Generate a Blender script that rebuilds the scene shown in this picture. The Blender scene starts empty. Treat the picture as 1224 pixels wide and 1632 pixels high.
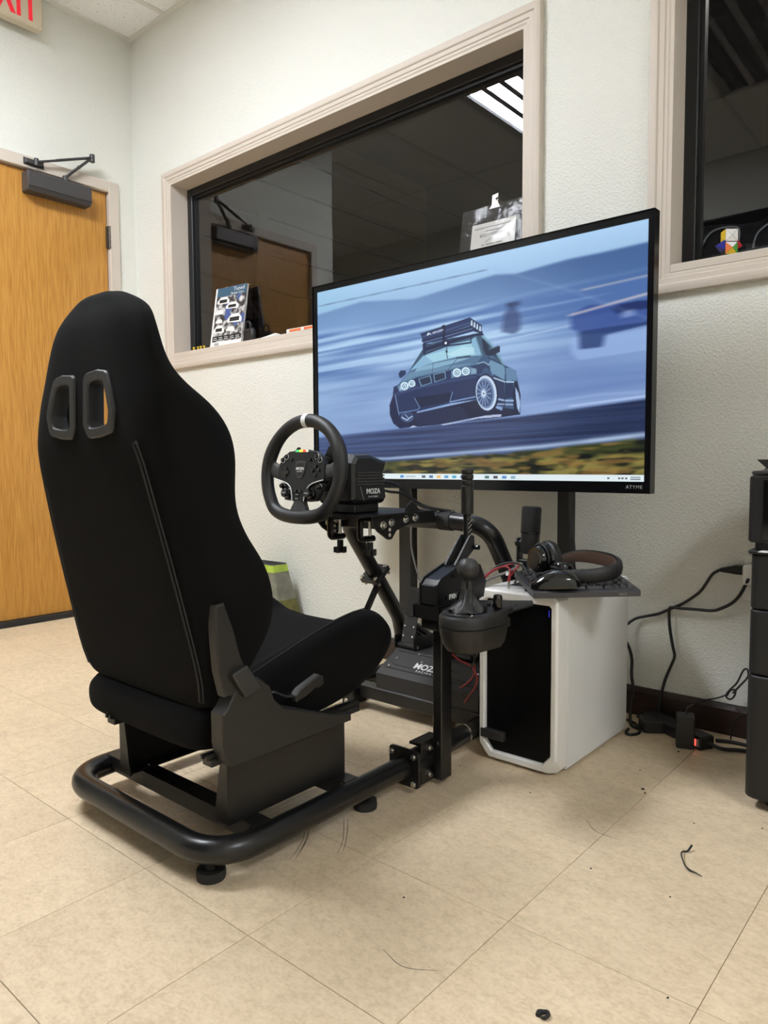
import bpy, bmesh, math, random
import numpy as np
from mathutils import Vector, Matrix, Euler
random.seed(7)
rng = np.random.default_rng(11)
PI = math.pi
SC = bpy.context.scene
COL = SC.collection

# ------------------------------------------------------------------ camera, world, exposure
cam_d = bpy.data.cameras.new('camera')
cam = bpy.data.objects.new('camera', cam_d)
COL.objects.link(cam)
SC.camera = cam
cam_d.sensor_width = 36.0
cam_d.lens = 1161.77 / 1632.0 * 36.0
cam_d.clip_start = 0.02
YAW, PITCH, ROLL = -0.70826, -0.06572, -0.00545
_f = Vector((math.sin(YAW) * math.cos(PITCH), math.cos(YAW) * math.cos(PITCH), math.sin(PITCH)))
_r = Vector((math.cos(YAW), -math.sin(YAW), 0))
_u = _r.cross(_f)
_r2 = _r * math.cos(ROLL) + _u * math.sin(ROLL)
_u2 = _u * math.cos(ROLL) - _r * math.sin(ROLL)
cam.matrix_world = Matrix(((_r2.x, _u2.x, -_f.x, 1.52152), (_r2.y, _u2.y, -_f.y, -0.41404),
                           (_r2.z, _u2.z, -_f.z, 0.76464), (0, 0, 0, 1)))

world = bpy.data.worlds.new('world')
SC.world = world
world.use_nodes = True
world.node_tree.nodes['Background'].inputs[0].default_value = (0.5, 0.5, 0.5, 1)
world.node_tree.nodes['Background'].inputs[1].default_value = 0.02

SC.view_settings.view_transform = 'Standard'
SC.view_settings.look = 'None'
SC.view_settings.exposure = 0.0
SC.view_settings.gamma = 1.0
SC.view_settings.use_curve_mapping = False

LAMPS = (74.0, 44.0, 0.0)   # radiance of the lenses: door side, right side, and one that is switched off
LAMP_COL = (0.975, 1.02, 1.09)

# room measures (metres)
WX0, WX1 = -2.06, 4.6       # door wall, right wall
WY0, WY1 = -1.64, 1.745      # wall behind the camera, window wall
CZ = 2.97
BAY = 5.5       # depth of the unlit side bay left of the door wall
TILE = 0.3048

# ------------------------------------------------------------------ helpers
MW = {}   # world matrices of things


class MB:
    def __init__(s):
        s.v = []; s.f = []

    def add(s, vs, fs):
        n = len(s.v)
        s.v += [Vector(v) for v in vs]
        s.f += [tuple(i + n for i in f) for f in fs]
        return s

    def xf(s, m):
        s.v = [m @ v for v in s.v]
        return s

    def join(s, o, m=None):
        return s.add([m @ v for v in o.v] if m else o.v, o.f)

    def quad(s, *p):
        return s.add(p, [tuple(range(len(p)))])

    def box(s, x0, x1, y0, y1, z0, z1, b=0.0, m=None):
        """box, with chamfered edges when b > 0"""
        if b <= 0:
            vs = [(x, y, z) for z in (z0, z1) for y in (y0, y1) for x in (x0, x1)]
            fs = [(0, 2, 3, 1), (4, 5, 7, 6), (0, 1, 5, 4), (2, 6, 7, 3), (0, 4, 6, 2), (1, 3, 7, 5)]
        else:
            vs = []; ix = {}
            for sx in (0, 1):
                for sy in (0, 1):
                    for sz in (0, 1):
                        c = [(x0, x1)[sx], (y0, y1)[sy], (z0, z1)[sz]]
                        sg = [1 - 2 * sx, 1 - 2 * sy, 1 - 2 * sz]
                        for a in range(3):
                            p = [c[i] + (0 if i == a else sg[i] * b) for i in range(3)]
                            ix[(sx, sy, sz, a)] = len(vs); vs.append(tuple(p))
            fs = []
            for sx in (0, 1):
                q = [ix[(sx, a, c, 0)] for a, c in ((0, 0), (1, 0), (1, 1), (0, 1))]
                fs.append(tuple(q if sx else q[::-1]))
            for sy in (0, 1):
                q = [ix[(a, sy, c, 1)] for a, c in ((0, 0), (0, 1), (1, 1), (1, 0))]
                fs.append(tuple(q if sy else q[::-1]))
            for sz in (0, 1):
                q = [ix[(a, c, sz, 2)] for a, c in ((0, 0), (1, 0), (1, 1), (0, 1))]
                fs.append(tuple(q if sz else q[::-1]))
            for a in range(3):
                o = [i for i in range(3) if i != a]
                for s1 in (0, 1):
                    for s2 in (0, 1):
                        k0 = [0, 0, 0]; k0[o[0]] = s1; k0[o[1]] = s2
                        k1 = list(k0); k1[a] = 1
                        fs.append((ix[(*k0, o[0])], ix[(*k0, o[1])], ix[(*k1, o[1])], ix[(*k1, o[0])]))
            for k in [(i, j, l) for i in (0, 1) for j in (0, 1) for l in (0, 1)]:
                fs.append((ix[(*k, 0)], ix[(*k, 1)], ix[(*k, 2)]))
        if m:
            vs = [m @ Vector(v) for v in vs]
        return s.add(vs, fs)

    def cbox(s, c, size, b=0.0, rot=None):
        m = Matrix.Translation(Vector(c)) @ (rot.to_4x4() if rot else Matrix.Identity(4))
        h = [q / 2 for q in size]
        return s.box(-h[0], h[0], -h[1], h[1], -h[2], h[2], b, m)

    def tube(s, pts, r, seg=10, closed=False, cap=True, sub=0, sq=(1, 1), up=None):
        pts = [Vector(p) for p in pts]
        if sub:
            pts = spline(pts, sub, closed)
        n = len(pts)
        rr = r if isinstance(r, (list, tuple)) else [r] * n
        if len(rr) != n:
            q = np.interp(np.linspace(0, 1, n), np.linspace(0, 1, len(rr)), rr)
            rr = list(q)
        vs = []; fs = []
        nrm = None
        for i in range(n):
            a = pts[(i - 1) % n] if (closed or i > 0) else pts[i]
            c = pts[(i + 1) % n] if (closed or i < n - 1) else pts[i]
            t = (c - a).normalized()
            if nrm is None:
                g = Vector(up) if up else (Vector((0, 0, 1)) if abs(t.z) < .9 else Vector((1, 0, 0)))
                nrm = (g - t * g.dot(t)).normalized()
            else:
                nrm = (nrm - t * nrm.dot(t)).normalized()
            bn = t.cross(nrm)
            for k in range(seg):
                an = 2 * PI * k / seg
                vs.append(pts[i] + nrm * (math.cos(an) * rr[i] * sq[0]) + bn * (math.sin(an) * rr[i] * sq[1]))
        m = n if closed else n - 1
        for i in range(m):
            j = (i + 1) % n
            for k in range(seg):
                l = (k + 1) % seg
                fs.append((i * seg + k, i * seg + l, j * seg + l, j * seg + k))
        if cap and not closed:
            fs.append(tuple(range(seg))[::-1]); fs.append(tuple((n - 1) * seg + k for k in range(seg)))
        return s.add(vs, fs)

    def cyl(s, p0, p1, r, seg=16, r1=None, bev=0.0):
        p0 = Vector(p0); p1 = Vector(p1)
        r1 = r if r1 is None else r1
        if bev:
            d = (p1 - p0).normalized() * bev
            return s.tube([p0, p0 + d, p1 - d, p1], [r - bev, r, r1, r1 - bev], seg)
        return s.tube([p0, p1], [r, r1], seg)

    def lathe(s, prof, c=(0, 0, 0), seg=24, m=None):
        """prof: (radius, z) list, spun about z through c"""
        vs = []; fs = []
        n = len(prof)
        for r, z in prof:
            for k in range(seg):
                an = 2 * PI * k / seg
                vs.append(Vector((c[0] + r * math.cos(an), c[1] + r * math.sin(an), c[2] + z)))
        for i in range(n - 1):
            for k in range(seg):
                l = (k + 1) % seg
                fs.append((i * seg + k, i * seg + l, (i + 1) * seg + l, (i + 1) * seg + k))
        fs.append(tuple(range(seg))[::-1]); fs.append(tuple((n - 1) * seg + k for k in range(seg)))
        if m:
            vs = [m @ v for v in vs]
        return s.add(vs, fs)

    def prism(s, poly, axis, a0, a1, b=0.0):
        """poly in the two other axes (in order), extruded along axis from a0 to a1; b = chamfer inset"""
        def P(u, v, a):
            return {'x': (a, u, v), 'y': (u, a, v), 'z': (u, v, a)}[axis]
        n = len(poly)
        if b > 0:
            cx = sum(p[0] for p in poly) / n; cy = sum(p[1] for p in poly) / n
            ins = inset(poly, b)
            lv = [(ins, a0), (poly, a0 + b), (poly, a1 - b), (ins, a1)]
        else:
            lv = [(poly, a0), (poly, a1)]
        vs = [P(u, v, a) for pl, a in lv for u, v in pl]
        fs = []
        for i in range(len(lv) - 1):
            for k in range(n):
                l = (k + 1) % n
                fs.append((i * n + k, i * n + l, (i + 1) * n + l, (i + 1) * n + k))
        fs.append(tuple(range(n))[::-1]); fs.append(tuple((len(lv) - 1) * n + k for k in range(n)))
        return s.add(vs, fs)

    def loft(s, rings, cap=True, closed_ring=True):
        n = len(rings[0])
        vs = [v for r in rings for v in r]
        fs = []
        for i in range(len(rings) - 1):
            for k in range(n if closed_ring else n - 1):
                l = (k + 1) % n
                fs.append((i * n + k, i * n + l, (i + 1) * n + l, (i + 1) * n + k))
        if cap:
            fs.append(tuple(range(n))[::-1]); fs.append(tuple((len(rings) - 1) * n + k for k in range(n)))
        return s.add(vs, fs)

    def mesh(s, name, smooth=35):
        me = bpy.data.meshes.new(name)
        me.from_pydata([tuple(v) for v in s.v], [], s.f)
        bm = bmesh.new(); bm.from_mesh(me)
        bmesh.ops.recalc_face_normals(bm, faces=bm.faces)
        bm.to_mesh(me); bm.free()
        if smooth:
            me.polygons.foreach_set('use_smooth', [True] * len(me.polygons))
            me.set_sharp_from_angle(angle=math.radians(smooth))
        me.update()
        return me


def inset(poly, d):
    n = len(poly)
    area = sum(poly[i][0] * poly[(i + 1) % n][1] - poly[(i + 1) % n][0] * poly[i][1] for i in range(n))
    sg = 1 if area > 0 else -1
    out = []
    for i in range(n):
        a, b_, c = Vector(poly[i - 1]).to_2d(), Vector(poly[i]).to_2d(), Vector(poly[(i + 1) % n]).to_2d()
        e1 = (b_ - a).normalized(); e2 = (c - b_).normalized()
        n1 = Vector((-e1.y, e1.x)) * sg; n2 = Vector((-e2.y, e2.x)) * sg
        k = 1 + n1.dot(n2)
        q = b_ + (n1 + n2) * (d / max(k, .35))
        out.append((q.x, q.y))
    return out


def spline(P, sub, closed=False):
    P = [Vector(p) for p in P]
    n = len(P); out = []
    rg = range(n) if closed else range(n - 1)
    for i in rg:
        p1 = P[i]; p2 = P[(i + 1) % n]
        p0 = P[i - 1] if (closed or i > 0) else p1 * 2 - p2
        p3 = P[(i + 2) % n] if (closed or i < n - 2) else p2 * 2 - p1
        for k in range(sub):
            t = k / sub
            out.append(0.5 * ((2 * p1) + (p2 - p0) * t + (2 * p0 - 5 * p1 + 4 * p2 - p3) * t * t
                              + (3 * p1 - p0 - 3 * p2 + p3) * t ** 3))
    if not closed:
        out.append(P[-1])
    return out


def round_path(P, rad, k=6, closed=False):
    """polyline with rounded corners"""
    P = [Vector(p) for p in P]
    n = len(P); out = []
    for i in range(n):
        if not closed and i in (0, n - 1):
            out.append(P[i]); continue
        a, b_, c = P[i - 1], P[i], P[(i + 1) % n]
        r = rad[i] if isinstance(rad, (list, tuple)) else rad
        if r <= 0:
            out.append(b_); continue
        d1 = (a - b_).normalized(); d2 = (c - b_).normalized()
        ang = d1.angle(d2)
        t = min(r / math.tan(ang / 2), (a - b_).length * .49, (c - b_).length * .49)
        p = b_ + d1 * t; q = b_ + d2 * t
        for j in range(k + 1):
            u = j / k
            # circular-ish blend
            w = 1 - u
            out.append(p * (w * w) + b_ * (2 * w * u) + q * (u * u))
    return out


def round_poly(poly, r, k=4):
    return [(v.x, v.y) for v in round_path([Vector((a, b, 0)) for a, b in poly], r, k, True)]


def thing(name, label, cat, loc=(0, 0, 0), rotz=0, group=None, kind=None):
    o = bpy.data.objects.new(name, None)
    COL.objects.link(o)
    o.empty_display_size = .05
    o.location = loc; o.rotation_euler = (0, 0, rotz)
    o['label'] = label
    if cat: o['category'] = cat
    if group: o['group'] = group
    if kind: o['kind'] = kind
    MW[o.name] = Matrix.Translation(Vector(loc)) @ Matrix.Rotation(rotz, 4, 'Z')
    return o


def obj(name, mb, mat, parent=None, smooth=35, local=False, label=None, kind=None, loc=None):
    """mesh part; world coordinates unless local"""
    if isinstance(mb, MB):
        if parent and not local:
            inv = MW[parent.name].inverted()
            mb.v = [inv @ v for v in mb.v]
        me = mb.mesh(name, smooth)
    else:
        me = mb
    if mat and not me.materials:
        me.materials.append(mat)
    o = bpy.data.objects.new(name, me)
    COL.objects.link(o)
    if parent:
        o.parent = parent
        MW[o.name] = MW[parent.name]
    else:
        MW[o.name] = Matrix.Identity(4)
    if loc is not None:
        o.location = loc
    if label: o['label'] = label
    if kind: o['kind'] = kind
    return o


def tag(o, label, cat=None, group=None, kind=None):
    o['label'] = label
    if cat: o['category'] = cat
    if group: o['group'] = group
    if kind: o['kind'] = kind
    return o


def single(name, mb, mat, label, cat, group=None, kind=None, smooth=35):
    """a top-level thing that is one mesh; its origin goes to its base"""
    xs = [v.x for v in mb.v]; ys = [v.y for v in mb.v]; zs = [v.z for v in mb.v]
    c = Vector(((min(xs) + max(xs)) / 2, (min(ys) + max(ys)) / 2, min(zs)))
    mb.v = [v - c for v in mb.v]
    o = obj(name, mb, mat, None, smooth)
    o.location = c
    MW[o.name] = Matrix.Translation(c)
    return tag(o, label, cat, group, kind)


def text_mb(txt, size, depth=0.0006, align='CENTER', space=1.0, shear=0.0, bold=0.0):
    cu = bpy.data.curves.new('lettering', 'FONT')
    cu.body = txt; cu.size = size; cu.extrude = depth; cu.align_x = align; cu.align_y = 'CENTER'
    cu.space_character = space; cu.shear = shear; cu.offset = bold; cu.resolution_u = 3
    o = bpy.data.objects.new('lettering', cu)
    COL.objects.link(o)
    bpy.context.view_layer.update()
    dg = bpy.context.evaluated_depsgraph_get()
    me = bpy.data.meshes.new_from_object(o.evaluated_get(dg))
    mb = MB().add([v.co.copy() for v in me.vertices], [tuple(p.vertices) for p in me.polygons])
    bpy.data.objects.remove(o); bpy.data.curves.remove(cu); bpy.data.meshes.remove(me)
    return mb


def frame_m(o, x, y):
    """matrix taking local xy to axes x, y at origin o"""
    x = Vector(x).normalized(); y = Vector(y).normalized(); z = x.cross(y)
    return Matrix(((x.x, y.x, z.x, o[0]), (x.y, y.y, z.y, o[1]), (x.z, y.z, z.z, o[2]), (0, 0, 0, 1)))


# ------------------------------------------------------------------ materials
def srgb(r, g, b):
    f = lambda c: (c / 12.92) if c <= .04045 else ((c + .055) / 1.055) ** 2.4
    return tuple(f(q / 255) for q in (r, g, b))


class NT:
    def __init__(s, name):
        s.m = bpy.data.materials.new(name); s.m.use_nodes = True
        s.t = s.m.node_tree; s.n = s.t.nodes; s.l = s.t.links
        s.p = s.n['Principled BSDF']

    def node(s, t, **kw):
        q = s.n.new(t)
        for k, v in kw.items():
            if k in q.inputs: q.inputs[k].default_value = v
            else: setattr(q, k, v)
        return q

    def link(s, a, b): s.l.new(a, b)


def mat(name, col, rough=.5, metal=0.0, bump=0.0, bscale=200., var=0.0, vscale=6., spec=.5, emit=None, es=0., sheen=0.,
        coat=0., stretch=(1, 1, 1), rvar=0.0):
    q = NT(name)
    p = q.p
    p.inputs['Base Color'].default_value = (*col, 1)
    p.inputs['Roughness'].default_value = rough
    p.inputs['Metallic'].default_value = metal
    p.inputs['Specular IOR Level'].default_value = spec
    if coat: p.inputs['Coat Weight'].default_value = coat; p.inputs['Coat Roughness'].default_value = .05
    if sheen:
        p.inputs['Sheen Weight'].default_value = sheen
        p.inputs['Sheen Roughness'].default_value = .5
    if emit:
        p.inputs['Emission Color'].default_value = (*emit, 1)
        p.inputs['Emission Strength'].default_value = es
    tc = q.node('ShaderNodeTexCoord')
    mp = q.node('ShaderNodeMapping'); mp.inputs['Scale'].default_value = stretch
    q.link(tc.outputs['Object'], mp.inputs['Vector'])
    if var or rvar:
        nz = q.node('ShaderNodeTexNoise', Scale=vscale, Detail=5.0)
        q.link(mp.outputs[0], nz.inputs['Vector'])
        if var:
            mr = q.node('ShaderNodeMapRange')
            mr.inputs[1].default_value = .3; mr.inputs[2].default_value = .7
            mr.inputs[3].default_value = 1 - var; mr.inputs[4].default_value = 1 + var
            q.link(nz.outputs[0], mr.inputs[0])
            mx = q.node('ShaderNodeMix', data_type='RGBA', blend_type='MULTIPLY')
            mx.inputs[0].default_value = 1
            mx.inputs[6].default_value = (*col, 1)
            q.link(mr.outputs[0], mx.inputs[7])
            q.link(mx.outputs[2], p.inputs['Base Color'])
        if rvar:
            mr = q.node('ShaderNodeMapRange')
            mr.inputs[1].default_value = .3; mr.inputs[2].default_value = .7
            mr.inputs[3].default_value = max(0, rough - rvar); mr.inputs[4].default_value = min(1, rough + rvar)
            q.link(nz.outputs[0], mr.inputs[0]); q.link(mr.outputs[0], p.inputs['Roughness'])
    if bump:
        nb = q.node('ShaderNodeTexNoise', Scale=bscale, Detail=3.0)
        q.link(mp.outputs[0], nb.inputs['Vector'])
        bp = q.node('ShaderNodeBump'); bp.inputs['Strength'].default_value = bump
        bp.inputs['Distance'].default_value = .002
        q.link(nb.outputs[0], bp.inputs['Height']); q.link(bp.outputs[0], p.inputs['Normal'])
    return q.m


M = {}
# painted wall with orange-peel texture
q = NT('wall_paint')
q.p.inputs['Base Color'].default_value = (.80, .80, .72, 1); q.p.inputs['Roughness'].default_value = .55
q.p.inputs['Specular IOR Level'].default_value = .35
tc = q.node('ShaderNodeTexCoord')
n1 = q.node('ShaderNodeTexNoise', Scale=150., Detail=3.0, Roughness=.55)
n2 = q.node('ShaderNodeTexNoise', Scale=3., Detail=4.0)
q.link(tc.outputs['Object'], n1.inputs['Vector']); q.link(tc.outputs['Object'], n2.inputs['Vector'])
rp = q.node('ShaderNodeMapRange', interpolation_type='SMOOTHSTEP')
rp.inputs[1].default_value = .42; rp.inputs[2].default_value = .62
q.link(n1.outputs[0], rp.inputs[0])
b = q.node('ShaderNodeBump'); b.inputs['Strength'].default_value = .8; b.inputs['Distance'].default_value = .0013
q.link(rp.outputs[0], b.inputs['Height']); q.link(b.outputs[0], q.p.inputs['Normal'])
mx = q.node('ShaderNodeMix', data_type='RGBA')
mx.inputs[6].default_value = (.79, .795, .735, 1); mx.inputs[7].default_value = (.835, .835, .775, 1)
q.link(n2.outputs[0], mx.inputs[0]); q.link(mx.outputs[2], q.p.inputs['Base Color'])
M['wall'] = q.m
M['trim'] = mat('trim_paint', (.63, .56, .485), .5, spec=.3, bump=.05, bscale=60)
M['base'] = mat('dark_wood_base', (.028, .014, .010), .4, var=.4, vscale=12, stretch=(1, 12, 12))
M['vinyl_base'] = mat('black_vinyl_base', (.014, .015, .017), .45)

# floor tile: beige vinyl composition tile, mottled with directional flecks
q = NT('floor_tile')
tc = q.node('ShaderNodeTexCoord'); oi = q.node('ShaderNodeObjectInfo')
ad = q.node('ShaderNodeVectorMath', operation='ADD')
cb = q.node('ShaderNodeCombineXYZ')
ml = q.node('ShaderNodeMath', operation='MULTIPLY'); ml.inputs[1].default_value = 37.
q.link(oi.outputs['Random'], ml.inputs[0]); q.link(ml.outputs[0], cb.inputs[2])
q.link(tc.outputs['Object'], ad.inputs[0]); q.link(cb.outputs[0], ad.inputs[1])
mp = q.node('ShaderNodeMapping'); mp.inputs['Scale'].default_value = (1.0, 1.45, 1)
mp.inputs['Rotation'].default_value = (0, 0, .35)
q.link(ad.outputs[0], mp.inputs['Vector'])
n1 = q.node('ShaderNodeTexNoise', Scale=34., Detail=5.0, Roughness=.62)
n2 = q.node('ShaderNodeTexNoise', Scale=3.2, Detail=3.0)
q.link(mp.outputs[0], n1.inputs['Vector']); q.link(ad.outputs[0], n2.inputs['Vector'])
cr = q.node('ShaderNodeValToRGB')
e = cr.color_ramp.elements
e[0].position = .34; e[0].color = (.57, .44, .285, 1); e[1].position = .66; e[1].color = (.765, .62, .435, 1)
m_ = e.new(.5); m_.color = (.69, .55, .373, 1)
n3 = q.node('ShaderNodeTexNoise', Scale=115., Detail=3.0, Roughness=.6)
q.link(mp.outputs[0], n3.inputs['Vector'])
mxn = q.node('ShaderNodeMix', data_type='FLOAT'); mxn.inputs[0].default_value = .5
q.link(n1.outputs[0], mxn.inputs[2]); q.link(n3.outputs[0], mxn.inputs[3])
q.link(mxn.outputs[0], cr.inputs[0])
mr = q.node('ShaderNodeMapRange'); mr.inputs[3].default_value = .94; mr.inputs[4].default_value = 1.05
mr.inputs[1].default_value = .3; mr.inputs[2].default_value = .7
q.link(n2.outputs[0], mr.inputs[0])
mr2 = q.node('ShaderNodeMapRange'); mr2.inputs[3].default_value = .965; mr2.inputs[4].default_value = 1.02
q.link(oi.outputs['Random'], mr2.inputs[0])
mm = q.node('ShaderNodeMath', operation='MULTIPLY'); q.link(mr.outputs[0], mm.inputs[0]); q.link(mr2.outputs[0], mm.inputs[1])
mx = q.node('ShaderNodeMix', data_type='RGBA', blend_type='MULTIPLY'); mx.inputs[0].default_value = 1
q.link(cr.outputs[0], mx.inputs[6]); q.link(mm.outputs[0], mx.inputs[7])
q.link(mx.outputs[2], q.p.inputs['Base Color'])
q.p.inputs['Roughness'].default_value = .42; q.p.inputs['Specular IOR Level'].default_value = .45
b = q.node('ShaderNodeBump'); b.inputs['Strength'].default_value = .08; b.inputs['Distance'].default_value = .001
q.link(n1.outputs[0], b.inputs['Height']); q.link(b.outputs[0], q.p.inputs['Normal'])
M['tile'] = q.m
M['grout'] = mat('tile_joint', (.22, .16, .10), .8)

# ceiling tile: white with dark pin holes
q = NT('ceiling_tile')
tc = q.node('ShaderNodeTexCoord')
vo = q.node('ShaderNodeTexVoronoi', Scale=110.)
nz = q.node('ShaderNodeTexNoise', Scale=60., Detail=2.0)
q.link(tc.outputs['Object'], vo.inputs['Vector']); q.link(tc.outputs['Object'], nz.inputs['Vector'])
ml = q.node('ShaderNodeMath', operation='MULTIPLY'); q.link(vo.outputs['Distance'], ml.inputs[0])
ml.inputs[1].default_value = 1.0
sb = q.node('ShaderNodeMath', operation='ADD'); q.link(ml.outputs[0], sb.inputs[0])
mn = q.node('ShaderNodeMapRange'); mn.inputs[1].default_value = .42; mn.inputs[2].default_value = .62
mn.inputs[3].default_value = .25; mn.inputs[4].default_value = 0.
q.link(nz.outputs[0], mn.inputs[0]); q.link(mn.outputs[0], sb.inputs[1])
cr = q.node('ShaderNodeValToRGB'); e = cr.color_ramp.elements
e[0].position = .18; e[0].color = (.45, .43, .40, 1); e[1].position = .31; e[1].color = (.95, .95, .945, 1)
q.link(sb.outputs[0], cr.inputs[0]); q.link(cr.outputs[0], q.p.inputs['Base Color'])
q.p.inputs['Roughness'].default_value = .9
M['ctile'] = q.m
M['tbar'] = mat('ceiling_bar_white', (.78, .77, .72), .5)

# oak veneer
q = NT('oak_veneer')
tc = q.node('ShaderNodeTexCoord')
mp = q.node('ShaderNodeMapping'); mp.inputs['Scale'].default_value = (10, 10, .55)
q.link(tc.outputs['Object'], mp.inputs['Vector'])
n0 = q.node('ShaderNodeTexNoise', Scale=1.4, Detail=4.0); q.link(mp.outputs[0], n0.inputs['Vector'])
mp2 = q.node('ShaderNodeMapping'); mp2.inputs['Scale'].default_value = (90, 90, 3.2)
q.link(tc.outputs['Object'], mp2.inputs['Vector'])
n1 = q.node('ShaderNodeTexNoise', Scale=2.6, Detail=6.0, Roughness=.65); q.link(mp2.outputs[0], n1.inputs['Vector'])
wv = q.node('ShaderNodeMath', operation='SINE')
m1 = q.node('ShaderNodeMath', operation='MULTIPLY'); m1.inputs[1].default_value = 70.
q.link(n0.outputs[0], m1.inputs[0]); q.link(m1.outputs[0], wv.inputs[0])
m2 = q.node('ShaderNodeMath', operation='MULTIPLY_ADD'); m2.inputs[1].default_value = .055
q.link(wv.outputs[0], m2.inputs[0]); q.link(n1.outputs[0], m2.inputs[2])
cr = q.node('ShaderNodeValToRGB'); e = cr.color_ramp.elements
e[0].position = .25; e[0].color = (.36, .150, .022, 1); e[1].position = .70; e[1].color = (.60, .305, .066, 1)
m_ = e.new(.48); m_.color = (.50, .235, .042, 1)
q.link(m2.outputs[0], cr.inputs[0]); q.link(cr.outputs[0], q.p.inputs['Base Color'])
q.p.inputs['Roughness'].default_value = .38
M['oak'] = q.m

M['closer'] = mat('bronze_metal', (.068, .065, .068), .42, metal=.3)
M['hinge'] = mat('hinge_metal', (.10, .085, .07), .4, metal=.7)
M['sign_body'] = mat('sign_cream_plastic', (.62, .54, .40), .45)
M['sign_red'] = mat('sign_red', (.75, .015, .03), .4, emit=(.9, .02, .05), es=.35)
M['wframe'] = mat('black_window_frame', (.012, .013, .015), .4, metal=.2)
M['fabric'] = mat('black_seat_fabric', (.0042, .0041, .0043), .95, bump=.25, bscale=900, spec=.12, sheen=.012, var=.18, vscale=9)
M['seam'] = mat('black_seam_thread', (.022, .021, .021), .9)
M['black_plastic'] = mat('black_plastic', (.010, .010, .0105), .42, bump=.08, bscale=700)
M['grey_plastic'] = mat('charcoal_plastic', (.024, .0235, .0235), .5, bump=.1, bscale=800)
M['bracket'] = mat('charcoal_seat_plastic', (.011, .0102, .0095), .5, bump=.12, bscale=700)
M['powder'] = mat('black_powder_coat', (.007, .0068, .0068), .30, spec=.5, bump=.04, bscale=500)
M['powder_matt'] = mat('matt_black_metal', (.0075, .0072, .007), .42, spec=.5, var=.2, vscale=4)
M['rubber'] = mat('black_rubber', (.012, .012, .012), .75)
M['gloss'] = mat('gloss_black', (.006, .006, .006), .08, spec=.5, coat=.3)
M['chrome'] = mat('zinc_bolt', (.72, .71, .68), .25, metal=1.0)
M['steel'] = mat('steel_rod', (.6, .59, .56), .3, metal=1.0)
M['spoke'] = mat('spoke_grey', (.042, .041, .041), .5)
M['leather'] = mat('black_leather', (.011, .011, .011), .5, bump=.12, bscale=1100)
M['white_print'] = mat('white_print', (.82, .82, .80), .5)
M['grey_print'] = mat('grey_print', (.30, .30, .30), .5)
M['white_case'] = mat('white_painted_steel', (.80, .80, .785), .38, var=.02)
M['white_plastic'] = mat('white_plastic', (.82, .81, .78), .4)
M['dark_glass'] = mat('black_front_panel', (.0035, .0035, .004), .28, spec=.15)
M['cable'] = mat('black_cable', (.010, .010, .010), .45)
M['grey_cable'] = mat('grey_cable', (.16, .15, .14), .5)
M['red_cable'] = mat('red_cable', (.30, .018, .022), .45)
M['brown_leather'] = mat('brown_padding', (.075, .040, .026), .55, bump=.15, bscale=900)
M['key'] = mat('key_black', (.024, .024, .027), .32)
M['kbd'] = mat('keyboard_metal', (.065, .066, .076), .38, metal=.5)
M['paper'] = mat('paper', (.80, .80, .78), .8)
M['pcard'] = mat('cream_card', (.66, .64, .60), .8, var=.03)
M['tv_plastic'] = mat('tv_gloss_bezel', (.004, .004, .005), .2, spec=.35)
M['tv_stand'] = mat('tv_stand_black', (.011, .011, .0115), .5)
M['cab'] = mat('black_cabinet_plastic', (.006, .0062, .007), .5, bump=.05, bscale=600)
M['printer'] = mat('printer_black', (.007, .0073, .009), .42)
M['yellow'] = mat('yellow_plastic', (.80, .60, .03), .5)
M['orange'] = mat('orange_print', (.80, .18, .05), .6)
M['siding'] = mat('dark_brown_siding', (.105, .078, .062), .7, var=.15, vscale=3, stretch=(1, .3, 3))
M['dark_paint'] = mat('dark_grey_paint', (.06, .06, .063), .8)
M['vinyl'] = mat('black_quilted_vinyl', (.03, .03, .034), .3)
M['pipe_grey'] = mat('grey_piping', (.5, .5, .52), .6)
M['lime'] = mat('lime_bag_band', (.42, .58, .07), .55, var=.2, vscale=20)
M['bag_grey'] = mat('grey_green_bag', (.22, .22, .17), .6, var=.35, vscale=14)
M['bag_olive'] = mat('olive_bag_print', (.14, .13, .03), .6, var=.4, vscale=20)


def emit_mat(name, col, s):
    q = NT(name)
    q.n.remove(q.p)
    e = q.node('ShaderNodeEmission'); e.inputs[0].default_value = (*col, 1); e.inputs[1].default_value = s
    q.link(e.outputs[0], q.n['Material Output'].inputs[0])
    return q.m


for k_, e_ in enumerate(LAMPS): M['lens%d' % k_] = emit_mat('lit_lens', LAMP_COL, e_) if e_ else mat('unlit_lens', (.16, .16, .17), .3)
M['led_red'] = mat('red_switch_light', (.4, .01, .01), .3, emit=(1, .05, .03), es=4.0)
M['led_blue'] = mat('blue_power_light', (.02, .02, .5), .3, emit=(.08, .08, 1.0), es=.55)
M['led_g'] = mat('green_light', (.02, .3, .1), .4, emit=(.10, .62, .22), es=.8)
M['led_y'] = mat('yellow_light', (.5, .5, .02), .4, emit=(.90, .85, .12), es=.8)
M['led_r'] = mat('red_light', (.5, .03, .02), .4, emit=(.95, .12, .05), es=.8)
M['led_w'] = mat('pale_light', (.5, .5, .4), .4, emit=(.85, .80, .60), es=.8)

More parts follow.
